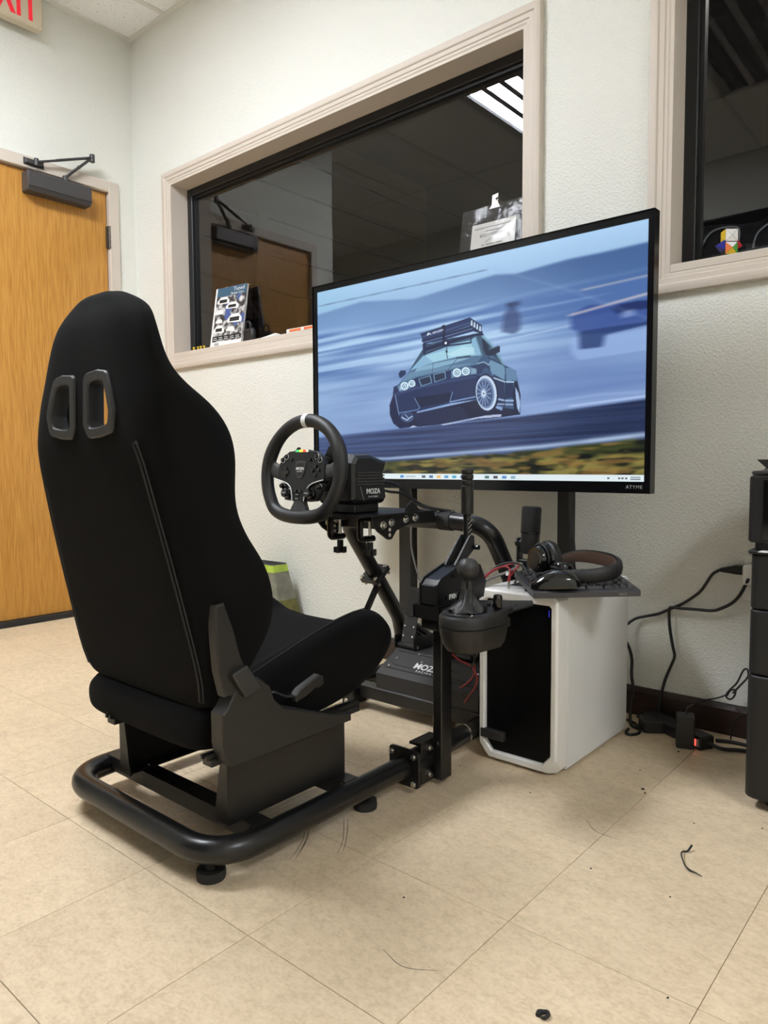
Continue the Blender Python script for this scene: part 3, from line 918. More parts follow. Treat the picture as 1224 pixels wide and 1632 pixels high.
('p',[(0.3091,0.4574),(0.3233,0.4698),(0.3674,0.4831),(0.3751,0.4539),(0.3326,0.4335),(0.3161,0.4316)],(96,128,160),1.0),
('p',[(0.4903,0.5063),(0.5459,0.5157),(0.5681,0.5043),(0.5693,0.4802),(0.546,0.4795),(0.4903,0.4719)],(96,128,160),1.0),
('p',[(0.349,0.4547),(0.3486,0.4504),(0.3476,0.4463),(0.3459,0.4428),(0.3437,0.44),(0.3411,0.4379),(0.3381,0.4368),(0.335,0.4367),(0.3319,0.4376),(0.3289,0.4395),(0.3262,0.4422),(0.324,0.4456),(0.3223,0.4496),(0.3213,0.4539),(0.3209,0.4584),(0.3213,0.4628),(0.3224,0.4669),(0.3241,0.4704),(0.3263,0.4733),(0.329,0.4753),(0.332,0.4763),(0.3351,0.4764),(0.3382,0.4755),(0.3411,0.4736),(0.3438,0.4709),(0.346,0.4675),(0.3476,0.4635),(0.3486,0.4592)],(215,238,248),1.0),
('p',[(0.3437,0.4554),(0.3435,0.4526),(0.3428,0.45),(0.3418,0.4477),(0.3404,0.4458),(0.3388,0.4445),(0.3369,0.4438),(0.335,0.4437),(0.3331,0.4443),(0.3312,0.4455),(0.3296,0.4472),(0.3282,0.4494),(0.3272,0.452),(0.3265,0.4548),(0.3263,0.4577),(0.3265,0.4606),(0.3272,0.4632),(0.3282,0.4655),(0.3296,0.4673),(0.3313,0.4686),(0.3331,0.4693),(0.3351,0.4694),(0.337,0.4688),(0.3388,0.4676),(0.3405,0.4659),(0.3418,0.4637),(0.3428,0.4611),(0.3435,0.4583)],(110,145,175),1.0),
('p',[(0.3406,0.4558),(0.3405,0.454),(0.3401,0.4524),(0.3394,0.4509),(0.3385,0.4497),(0.3374,0.4489),(0.3363,0.4484),(0.335,0.4484),(0.3338,0.4488),(0.3326,0.4495),(0.3315,0.4506),(0.3306,0.452),(0.33,0.4537),(0.3295,0.4555),(0.3294,0.4573),(0.3296,0.4591),(0.33,0.4608),(0.3307,0.4623),(0.3315,0.4634),(0.3326,0.4643),(0.3338,0.4647),(0.335,0.4647),(0.3363,0.4644),(0.3375,0.4636),(0.3385,0.4625),(0.3394,0.4611),(0.3401,0.4594),(0.3405,0.4577)],(205,228,240),1.0),
('p',[(0.3363,0.4551),(0.3363,0.4543),(0.3361,0.4536),(0.3358,0.453),(0.3355,0.4525),(0.3351,0.4521),(0.3346,0.4519),(0.3341,0.4519),(0.3336,0.452),(0.3331,0.4524),(0.3327,0.4528),(0.3323,0.4534),(0.3321,0.4541),(0.3319,0.4549),(0.3318,0.4557),(0.3319,0.4565),(0.3321,0.4572),(0.3323,0.4578),(0.3327,0.4583),(0.3331,0.4587),(0.3336,0.4589),(0.3341,0.4589),(0.3346,0.4587),(0.3351,0.4584),(0.3355,0.458),(0.3358,0.4574),(0.3361,0.4567),(0.3363,0.4559)],(50,70,100),1.0),
('p',[(0.3724,0.4638),(0.3721,0.4601),(0.3712,0.4566),(0.3698,0.4536),(0.3679,0.4511),(0.3657,0.4494),(0.3632,0.4485),(0.3605,0.4484),(0.3578,0.4492),(0.3553,0.4508),(0.353,0.4531),(0.3511,0.456),(0.3497,0.4595),(0.3488,0.4632),(0.3485,0.4671),(0.3489,0.4708),(0.3498,0.4743),(0.3512,0.4774),(0.3531,0.4798),(0.3554,0.4815),(0.3579,0.4824),(0.3606,0.4825),(0.3632,0.4817),(0.3657,0.4801),(0.368,0.4777),(0.3699,0.4748),(0.3713,0.4714),(0.3721,0.4676)],(215,238,248),1.0),
('p',[(0.3679,0.4644),(0.3677,0.462),(0.3672,0.4598),(0.3663,0.4578),(0.3651,0.4562),(0.3637,0.4551),(0.3622,0.4545),(0.3605,0.4544),(0.3589,0.4549),(0.3573,0.4559),(0.3559,0.4574),(0.3547,0.4593),(0.3538,0.4615),(0.3533,0.464),(0.3531,0.4664),(0.3533,0.4689),(0.3539,0.4711),(0.3547,0.4731),(0.3559,0.4747),(0.3573,0.4758),(0.3589,0.4764),(0.3606,0.4765),(0.3622,0.476),(0.3638,0.4749),(0.3652,0.4734),(0.3663,0.4715),(0.3672,0.4693),(0.3677,0.4669)],(110,145,175),1.0),
('p',[(0.3653,0.4648),(0.3652,0.4632),(0.3648,0.4618),(0.3643,0.4606),(0.3635,0.4596),(0.3626,0.4588),(0.3616,0.4585),(0.3605,0.4584),(0.3595,0.4587),(0.3584,0.4594),(0.3575,0.4603),(0.3568,0.4616),(0.3562,0.463),(0.3559,0.4645),(0.3557,0.4661),(0.3559,0.4676),(0.3562,0.4691),(0.3568,0.4703),(0.3576,0.4713),(0.3585,0.472),(0.3595,0.4724),(0.3605,0.4725),(0.3616,0.4721),(0.3626,0.4715),(0.3635,0.4705),(0.3643,0.4693),(0.3648,0.4679),(0.3652,0.4664)],(205,228,240),1.0),
('p',[(0.3615,0.464),(0.3615,0.4634),(0.3613,0.4627),(0.3611,0.4622),(0.3608,0.4618),(0.3604,0.4615),(0.36,0.4613),(0.3596,0.4613),(0.3592,0.4614),(0.3588,0.4617),(0.3584,0.4621),(0.3581,0.4626),(0.3579,0.4632),(0.3577,0.4639),(0.3577,0.4645),(0.3577,0.4652),(0.3579,0.4658),(0.3581,0.4664),(0.3584,0.4668),(0.3588,0.4671),(0.3592,0.4673),(0.3596,0.4673),(0.36,0.4672),(0.3604,0.4669),(0.3608,0.4665),(0.3611,0.4659),(0.3613,0.4653),(0.3615,0.4647)],(50,70,100),1.0),
('p',[(0.5215,0.4929),(0.5212,0.4885),(0.5202,0.4845),(0.5186,0.481),(0.5165,0.4781),(0.514,0.4761),(0.5112,0.4751),(0.5083,0.475),(0.5053,0.4759),(0.5025,0.4778),(0.4999,0.4806),(0.4978,0.484),(0.4962,0.4881),(0.4952,0.4925),(0.4949,0.497),(0.4952,0.5014),(0.4962,0.5055),(0.4978,0.509),(0.4999,0.5118),(0.5025,0.5138),(0.5053,0.5148),(0.5082,0.5149),(0.5112,0.5139),(0.514,0.512),(0.5165,0.5092),(0.5186,0.5057),(0.5202,0.5017),(0.5212,0.4974)],(215,238,248),1.0),
('p',[(0.5165,0.4937),(0.5163,0.4908),(0.5157,0.4882),(0.5147,0.4859),(0.5134,0.4841),(0.5118,0.4828),(0.5101,0.4821),(0.5083,0.482),(0.5064,0.4826),(0.5047,0.4838),(0.5031,0.4856),(0.5018,0.4879),(0.5008,0.4905),(0.5002,0.4933),(0.5,0.4962),(0.5002,0.499),(0.5008,0.5017),(0.5018,0.504),(0.5031,0.5058),(0.5047,0.5071),(0.5064,0.5078),(0.5082,0.5078),(0.5101,0.5072),(0.5118,0.506),(0.5134,0.5042),(0.5147,0.502),(0.5157,0.4994),(0.5163,0.4966)],(110,145,175),1.0),
('p',[(0.5136,0.4941),(0.5134,0.4923),(0.513,0.4906),(0.5124,0.4892),(0.5116,0.488),(0.5106,0.4872),(0.5094,0.4868),(0.5083,0.4867),(0.5071,0.4871),(0.5059,0.4879),(0.5049,0.489),(0.5041,0.4904),(0.5034,0.4921),(0.5031,0.4939),(0.5029,0.4957),(0.503,0.4976),(0.5034,0.4992),(0.5041,0.5007),(0.5049,0.5019),(0.5059,0.5027),(0.5071,0.5031),(0.5082,0.5031),(0.5094,0.5028),(0.5105,0.502),(0.5116,0.5008),(0.5124,0.4994),(0.513,0.4978),(0.5134,0.496)],(205,228,240),1.0),
('p',[(0.5095,0.4935),(0.5095,0.4927),(0.5093,0.492),(0.5091,0.4914),(0.5087,0.4909),(0.5083,0.4905),(0.5079,0.4903),(0.5074,0.4903),(0.5069,0.4905),(0.5065,0.4908),(0.5061,0.4913),(0.5058,0.4919),(0.5055,0.4926),(0.5053,0.4934),(0.5053,0.4942),(0.5053,0.4949),(0.5055,0.4957),(0.5057,0.4963),(0.5061,0.4968),(0.5065,0.4971),(0.5069,0.4973),(0.5074,0.4974),(0.5079,0.4972),(0.5083,0.4969),(0.5087,0.4964),(0.5091,0.4958),(0.5093,0.4951),(0.5095,0.4943)],(50,70,100),1.0),
('p',[(0.5476,0.4956),(0.5473,0.4915),(0.5464,0.4877),(0.545,0.4845),(0.543,0.4818),(0.5407,0.48),(0.5382,0.479),(0.5354,0.4789),(0.5327,0.4798),(0.5301,0.4816),(0.5278,0.4841),(0.5258,0.4873),(0.5244,0.4911),(0.5234,0.4952),(0.5231,0.4993),(0.5234,0.5034),(0.5243,0.5072),(0.5258,0.5105),(0.5277,0.5131),(0.5301,0.515),(0.5327,0.5159),(0.5354,0.5159),(0.5381,0.515),(0.5407,0.5133),(0.543,0.5107),(0.5449,0.5075),(0.5464,0.5037),(0.5473,0.4997)],(215,238,248),1.0),
('p',[(0.543,0.4963),(0.5428,0.4936),(0.5422,0.4912),(0.5413,0.4891),(0.5401,0.4874),(0.5387,0.4862),(0.5371,0.4855),(0.5354,0.4855),(0.5337,0.486),(0.5321,0.4871),(0.5307,0.4888),(0.5295,0.4909),(0.5286,0.4933),(0.528,0.4959),(0.5278,0.4986),(0.528,0.5013),(0.5286,0.5037),(0.5295,0.5058),(0.5307,0.5076),(0.5321,0.5088),(0.5337,0.5094),(0.5354,0.5094),(0.5371,0.5088),(0.5387,0.5077),(0.5401,0.5061),(0.5413,0.504),(0.5422,0.5016),(0.5428,0.499)],(110,145,175),1.0),
('p',[(0.5403,0.4967),(0.5402,0.495),(0.5398,0.4935),(0.5392,0.4921),(0.5385,0.491),(0.5375,0.4902),(0.5365,0.4898),(0.5354,0.4898),(0.5343,0.4902),(0.5333,0.4909),(0.5324,0.4919),(0.5316,0.4933),(0.531,0.4948),(0.5306,0.4965),(0.5305,0.4982),(0.5306,0.4999),(0.531,0.5014),(0.5316,0.5028),(0.5324,0.5039),(0.5333,0.5046),(0.5343,0.505),(0.5354,0.5051),(0.5365,0.5047),(0.5375,0.504),(0.5385,0.5029),(0.5392,0.5016),(0.5398,0.5001),(0.5402,0.4984)],(205,228,240),1.0),
('p',[(0.5366,0.4961),(0.5365,0.4953),(0.5364,0.4947),(0.5361,0.4941),(0.5358,0.4936),(0.5355,0.4933),(0.535,0.4931),(0.5346,0.4931),(0.5342,0.4932),(0.5338,0.4935),(0.5334,0.494),(0.5331,0.4946),(0.5328,0.4952),(0.5327,0.4959),(0.5326,0.4967),(0.5327,0.4974),(0.5328,0.498),(0.5331,0.4986),(0.5334,0.4991),(0.5337,0.4994),(0.5342,0.4996),(0.5346,0.4996),(0.535,0.4995),(0.5354,0.4992),(0.5358,0.4987),(0.5361,0.4982),(0.5364,0.4975),(0.5365,0.4968)],(50,70,100),1.0),
('p',[(0.3186,0.4561),(0.3243,0.4619),(0.3233,0.4392),(0.3176,0.438)],(160,190,215),1.0),
('p',[(0.552,0.5069),(0.5661,0.5029),(0.5669,0.4836),(0.5533,0.4827)],(140,170,195),0.8),
('p',[(0.6317,0.3909),(0.6322,0.3712),(0.6311,0.3524),(0.6283,0.3355),(0.6241,0.3212),(0.6186,0.3102),(0.612,0.3032),(0.6048,0.3005),(0.5972,0.3023),(0.5896,0.3085),(0.5825,0.3188),(0.5761,0.3327),(0.5709,0.3497),(0.5671,0.3687),(0.5648,0.3887),(0.5643,0.4089),(0.5656,0.4281),(0.5685,0.4452),(0.5729,0.4596),(0.5786,0.4703),(0.5853,0.477),(0.5926,0.4792),(0.6002,0.477),(0.6077,0.4704),(0.6147,0.4599),(0.6208,0.4459),(0.6259,0.4292),(0.6296,0.4105)],(24,32,66),1.0),
('p',[(0.6271,0.3922),(0.6276,0.3748),(0.6265,0.3583),(0.624,0.3433),(0.6201,0.3307),(0.615,0.3211),(0.609,0.3149),(0.6025,0.3125),(0.5956,0.3141),(0.5887,0.3196),(0.5823,0.3287),(0.5765,0.341),(0.5718,0.3559),(0.5684,0.3726),(0.5664,0.3902),(0.566,0.408),(0.5671,0.4248),(0.5698,0.4399),(0.5738,0.4526),(0.579,0.462),(0.5851,0.4679),(0.5918,0.4699),(0.5987,0.468),(0.6054,0.4622),(0.6118,0.4529),(0.6174,0.4406),(0.6219,0.4259),(0.6252,0.4095)],(196,214,238),1.0),
('p',[(0.6203,0.3911),(0.6207,0.3761),(0.6197,0.3618),(0.6176,0.3488),(0.6143,0.338),(0.61,0.3296),(0.605,0.3243),(0.5994,0.3223),(0.5935,0.3237),(0.5877,0.3284),(0.5823,0.3363),(0.5774,0.3469),(0.5734,0.3598),(0.5705,0.3742),(0.5688,0.3895),(0.5684,0.4048),(0.5694,0.4193),(0.5716,0.4324),(0.575,0.4433),(0.5794,0.4515),(0.5845,0.4566),(0.5901,0.4583),(0.596,0.4567),(0.6017,0.4517),(0.6071,0.4437),(0.6119,0.4331),(0.6158,0.4203),(0.6186,0.4061)],(110,134,172),1.0),
('p',[(0.6149,0.3901),(0.6152,0.3772),(0.6144,0.3649),(0.6125,0.3537),(0.6096,0.3443),(0.6058,0.3372),(0.6013,0.3326),(0.5964,0.3309),(0.5913,0.3321),(0.5862,0.3362),(0.5813,0.343),(0.5771,0.3521),(0.5736,0.3632),(0.5711,0.3756),(0.5696,0.3887),(0.5693,0.4018),(0.5701,0.4143),(0.5721,0.4255),(0.5751,0.4349),(0.579,0.442),(0.5835,0.4464),(0.5884,0.4479),(0.5936,0.4465),(0.5986,0.4423),(0.6034,0.4354),(0.6076,0.4262),(0.611,0.4153),(0.6135,0.403)],(62,80,122),1.0),
('l',[(0.5901,0.3897),(0.6111,0.3872)],0.004,(150,175,210),0.9),
('l',[(0.5901,0.3897),(0.6091,0.3638)],0.004,(150,175,210),0.9),
('l',[(0.5901,0.3897),(0.6033,0.3454)],0.004,(150,175,210),0.9),
('l',[(0.5901,0.3897),(0.5949,0.3357)],0.004,(150,175,210),0.9),
('l',[(0.5901,0.3897),(0.5854,0.3367)],0.004,(150,175,210),0.9),
('l',[(0.5901,0.3897),(0.5768,0.3482)],0.004,(150,175,210),0.9),
('l',[(0.5901,0.3897),(0.5708,0.368)],0.004,(150,175,210),0.9),
('l',[(0.5901,0.3897),(0.5687,0.3922)],0.004,(150,175,210),0.9),
('l',[(0.5901,0.3897),(0.5707,0.4159)],0.004,(150,175,210),0.9),
('l',[(0.5901,0.3897),(0.5767,0.4343)],0.004,(150,175,210),0.9),
('l',[(0.5901,0.3897),(0.5852,0.4437)],0.004,(150,175,210),0.9),
('l',[(0.5901,0.3897),(0.5947,0.4424)],0.004,(150,175,210),0.9),
('l',[(0.5901,0.3897),(0.6031,0.4307)],0.004,(150,175,210),0.9),
('l',[(0.5901,0.3897),(0.609,0.411)],0.004,(150,175,210),0.9),
('p',[(0.5971,0.3888),(0.5969,0.3844),(0.5964,0.3802),(0.5954,0.3764),(0.5942,0.3734),(0.5927,0.3711),(0.5911,0.3698),(0.5893,0.3695),(0.5876,0.3702),(0.5859,0.3719),(0.5844,0.3745),(0.5831,0.3778),(0.5822,0.3818),(0.5816,0.3862),(0.5814,0.3907),(0.5816,0.3952),(0.5821,0.3994),(0.5831,0.4032),(0.5843,0.4062),(0.5858,0.4085),(0.5875,0.4097),(0.5892,0.41),(0.591,0.4093),(0.5926,0.4076),(0.5941,0.405),(0.5954,0.4016),(0.5963,0.3977),(0.5969,0.3934)],(160,184,215),1.0),
('p',[(0.594,0.3892),(0.5939,0.3866),(0.5935,0.3841),(0.593,0.3819),(0.5922,0.3801),(0.5913,0.3788),(0.5903,0.378),(0.5893,0.3779),(0.5882,0.3783),(0.5872,0.3793),(0.5863,0.3808),(0.5856,0.3828),(0.585,0.3851),(0.5847,0.3877),(0.5845,0.3903),(0.5847,0.393),(0.585,0.3955),(0.5856,0.3977),(0.5863,0.3995),(0.5872,0.4008),(0.5882,0.4015),(0.5892,0.4017),(0.5903,0.4013),(0.5913,0.4003),(0.5922,0.3987),(0.5929,0.3968),(0.5935,0.3944),(0.5939,0.3919)],(230,240,250),1.0),
('p',[(0.5916,0.3895),(0.5916,0.3882),(0.5914,0.3869),(0.5911,0.3858),(0.5908,0.3849),(0.5903,0.3843),(0.5898,0.3839),(0.5893,0.3838),(0.5888,0.384),(0.5883,0.3845),(0.5878,0.3853),(0.5874,0.3863),(0.5871,0.3874),(0.587,0.3887),(0.5869,0.3901),(0.587,0.3914),(0.5871,0.3926),(0.5874,0.3937),(0.5878,0.3946),(0.5882,0.3953),(0.5887,0.3957),(0.5893,0.3957),(0.5898,0.3955),(0.5903,0.395),(0.5907,0.3943),(0.5911,0.3933),(0.5914,0.3921),(0.5916,0.3908)],(70,90,130),1.0),
('p',[(0.5643,0.3639),(0.5744,0.3268),(0.5981,0.3006),(0.6214,0.3222),(0.6137,0.2874),(0.5903,0.2954),(0.5684,0.3274)],(24,32,66),0.0),
('p',[(0.2956,0.423),(0.3041,0.3661),(0.3158,0.3138),(0.3786,0.3329),(0.3716,0.282),(0.3485,0.2545),(0.318,0.25),(0.2942,0.278),(0.2823,0.322),(0.2815,0.3684)],(26,34,72),1.0),
('p',[(0.3662,0.3018),(0.3656,0.2967),(0.364,0.2919),(0.3613,0.2877),(0.3578,0.2843),(0.3536,0.2818),(0.3489,0.2804),(0.3439,0.2802),(0.3389,0.2812),(0.3342,0.2833),(0.3299,0.2864),(0.3264,0.2904),(0.3237,0.2951),(0.322,0.3002),(0.3215,0.3055),(0.322,0.3107),(0.3237,0.3155),(0.3264,0.3198),(0.33,0.3232),(0.3343,0.3256),(0.339,0.3269),(0.344,0.327),(0.349,0.326),(0.3537,0.3239),(0.3579,0.3207),(0.3614,0.3167),(0.364,0.3121),(0.3656,0.307)],(70,90,135),1.0),
('p',[(0.362,0.3047),(0.3616,0.301),(0.3604,0.2976),(0.3584,0.2945),(0.3558,0.2921),(0.3526,0.2903),(0.3491,0.2894),(0.3453,0.2892),(0.3416,0.2899),(0.3381,0.2915),(0.3349,0.2937),(0.3322,0.2966),(0.3302,0.3),(0.3289,0.3037),(0.3285,0.3075),(0.329,0.3113),(0.3302,0.3147),(0.3323,0.3178),(0.3349,0.3202),(0.3381,0.322),(0.3417,0.3229),(0.3454,0.323),(0.3491,0.3223),(0.3527,0.3207),(0.3558,0.3184),(0.3584,0.3155),(0.3604,0.3122),(0.3616,0.3085)],(40,54,95),1.0),
('l',[(0.3252,0.3052),(0.3439,0.2906),(0.3611,0.3074)],0.005,(190,210,235),1.0),
('l',[(0.337,0.3172),(0.3509,0.2966)],0.004,(160,185,215),1.0),
('p',[(0.5955,0.5621),(0.6091,0.586),(0.6301,0.5948),(0.6358,0.5908),(0.6359,0.5664),(0.6072,0.5529)],(26,36,66),1.0),
('l',[(0.6091,0.5849),(0.6301,0.5937)],0.004,(90,125,150),1.0),
('p',[(0.314,0.5187),(0.3212,0.5339),(0.3385,0.5325),(0.3408,0.5147),(0.3258,0.4994),(0.3178,0.4986)],(36,52,92),1.0),
('p',[(0.3993,0.6291),(0.5578,0.6615),(0.5855,0.6615),(0.5895,0.6488),(0.5578,0.6513),(0.406,0.6121),(0.3993,0.6007)],(24,34,70),1.0),
('p',[(0.3905,0.6972),(0.5476,0.7353),(0.5497,0.702),(0.4712,0.6799),(0.3971,0.6661)],(38,54,98),1.0),
('p',[(0.3927,0.6671),(0.4712,0.6799),(0.5497,0.699),(0.5855,0.6674),(0.5855,0.6555),(0.5578,0.6734),(0.4669,0.6532),(0.4016,0.6476)],(28,40,78),1.0),
('l',[(0.3949,0.6817),(0.4712,0.6941),(0.5477,0.7144)],0.004,(80,105,150),0.8),
('l',[(0.3993,0.6544),(0.4754,0.6686),(0.5558,0.6858)],0.004,(110,140,185),0.9),
('l',[(0.4016,0.6413),(0.4754,0.6563),(0.5578,0.6734)],0.003,(85,115,160),0.9),
('p',[(0.5476,0.7353),(0.5835,0.6914),(0.5816,0.6664),(0.5477,0.7013)],(34,50,92),1.0),
('p',[(0.5497,0.7032),(0.5521,0.7253),(0.5553,0.721),(0.5553,0.6972)],(205,225,240),0.95),
('p',[(0.5581,0.693),(0.5605,0.715),(0.5637,0.7107),(0.5637,0.687)],(205,225,240),0.95),
('p',[(0.5665,0.6828),(0.5689,0.7048),(0.572,0.7005),(0.5721,0.6768)],(205,225,240),0.95),
('p',[(0.5749,0.6726),(0.5772,0.6946),(0.5804,0.6903),(0.5804,0.6667)],(205,225,240),0.95),
('l',[(0.3905,0.6972),(0.5476,0.7353),(0.5835,0.6914)],0.004,(28,40,78),1.0),
('p',[(0.4593,0.7195),(0.4704,0.7231),(0.4721,0.7043),(0.4691,0.6373),(0.4627,0.6386),(0.4635,0.7001)],(20,30,64),1.0),
('p',[(0.3971,0.6485),(0.4082,0.6475),(0.4104,0.627),(0.406,0.5964),(0.3993,0.5976)],(28,40,78),1.0),
('l',[(0.4082,0.6463),(0.4237,0.637)],0.005,(28,40,78),1.0),
('p',[(0.4864,0.6351),(0.4861,0.6311),(0.4851,0.6274),(0.4835,0.6242),(0.4814,0.6217),(0.4788,0.62),(0.4759,0.6192),(0.4729,0.6194),(0.4699,0.6204),(0.467,0.6223),(0.4644,0.625),(0.4622,0.6284),(0.4606,0.6322),(0.4596,0.6363),(0.4593,0.6405),(0.4596,0.6446),(0.4606,0.6483),(0.4622,0.6515),(0.4644,0.654),(0.467,0.6556),(0.4699,0.6564),(0.4729,0.6562),(0.4759,0.6552),(0.4788,0.6532),(0.4813,0.6505),(0.4835,0.6472),(0.4851,0.6433),(0.4861,0.6393)],(24,34,70),1.0),
('p',[(0.4767,0.637),(0.4766,0.6358),(0.4763,0.6347),(0.4759,0.6338),(0.4753,0.633),(0.4746,0.6325),(0.4738,0.6322),(0.4729,0.6323),(0.4721,0.6326),(0.4712,0.6331),(0.4705,0.634),(0.4699,0.6349),(0.4695,0.6361),(0.4692,0.6373),(0.4691,0.6386),(0.4692,0.6398),(0.4695,0.6409),(0.4699,0.6419),(0.4705,0.6426),(0.4712,0.6431),(0.4721,0.6434),(0.4729,0.6433),(0.4738,0.643),(0.4746,0.6425),(0.4753,0.6417),(0.4759,0.6407),(0.4763,0.6395),(0.4766,0.6383)],(235,242,250),1.0),
('p',[(0.4105,0.6848),(0.4167,0.6997),(0.4202,0.6915),(0.422,0.6961),(0.4272,0.685),(0.4237,0.687),(0.4211,0.6913),(0.4184,0.6868)],(225,235,248),1.0),
('t',[(0.429,0.6877),(0.4648,0.6955),(0.4648,0.7047)]),
('p',[(0.3694,0.3144),(0.4583,0.338),(0.5258,0.3376),(0.5504,0.2685),(0.4583,0.2629),(0.3784,0.2622)],(70,90,145),0.18)]


class Canvas:
    def __init__(s, w, h, ss=2):
        s.W, s.H, s.ss = w, h, ss
        s.a = np.zeros((h * ss, w * ss, 3), np.float32)

    def poly(s, pts, col, al=1.0):
        W, H = s.W * s.ss, s.H * s.ss
        x = np.array([p[0] * W for p in pts]); y = np.array([p[1] * H for p in pts])
        x0, x1 = int(max(0, x.min())), int(min(W, x.max() + 2)); y0, y1 = int(max(0, y.min())), int(min(H, y.max() + 2))
        if x1 <= x0 or y1 <= y0: return
        X, Y = np.meshgrid(np.arange(x0, x1) + .5, np.arange(y0, y1) + .5)
        ins = np.zeros(X.shape, bool)
        n = len(pts)
        for i in range(n):
            ax, ay, bx, by = x[i], y[i], x[(i + 1) % n], y[(i + 1) % n]
            if ay == by: continue
            c = (ay > Y) != (by > Y)
            ins ^= c & (X < (bx - ax) * (Y - ay) / (by - ay) + ax)
        r = s.a[y0:y1, x0:x1]
        r[ins] = r[ins] * (1 - al) + np.array(col, np.float32) / 255 * al

    def line(s, pts, w, col, al=1.0):
        asp = s.W / s.H
        for a, c in zip(pts[:-1], pts[1:]):
            dx, dy = (c[0] - a[0]) * asp, c[1] - a[1]
            L = math.hypot(dx, dy) or 1
            nx, ny = -dy / L * w / 2 / asp, dx / L * w / 2
            ex, ey = dx / L * w * .3 / asp, dy / L * w * .3
            s.poly([(a[0] - ex + nx, a[1] - ey + ny), (c[0] + ex + nx, c[1] + ey + ny), (c[0] + ex - nx, c[1] + ey - ny), (a[0] - ex - nx, a[1] - ey - ny)], col, al)

    def final(s):
        k = s.ss
        return s.a.reshape(s.H, k, s.W, k, 3).mean((1, 3))


def noise2(U, V, seed):
    g = np.random.default_rng(seed).random((64, 64)).astype(np.float32)
    u = U % 64; v = V % 64
    i = u.astype(int); j = v.astype(int); fu = u - i; fv = v - j
    fu = fu * fu * (3 - 2 * fu); fv = fv * fv * (3 - 2 * fv)
    i %= 64; j %= 64; i2 = (i + 1) % 64; j2 = (j + 1) % 64
    return (g[j, i] * (1 - fu) + g[j, i2] * fu) * (1 - fv) + (g[j2, i] * (1 - fu) + g[j2, i2] * fu) * fv


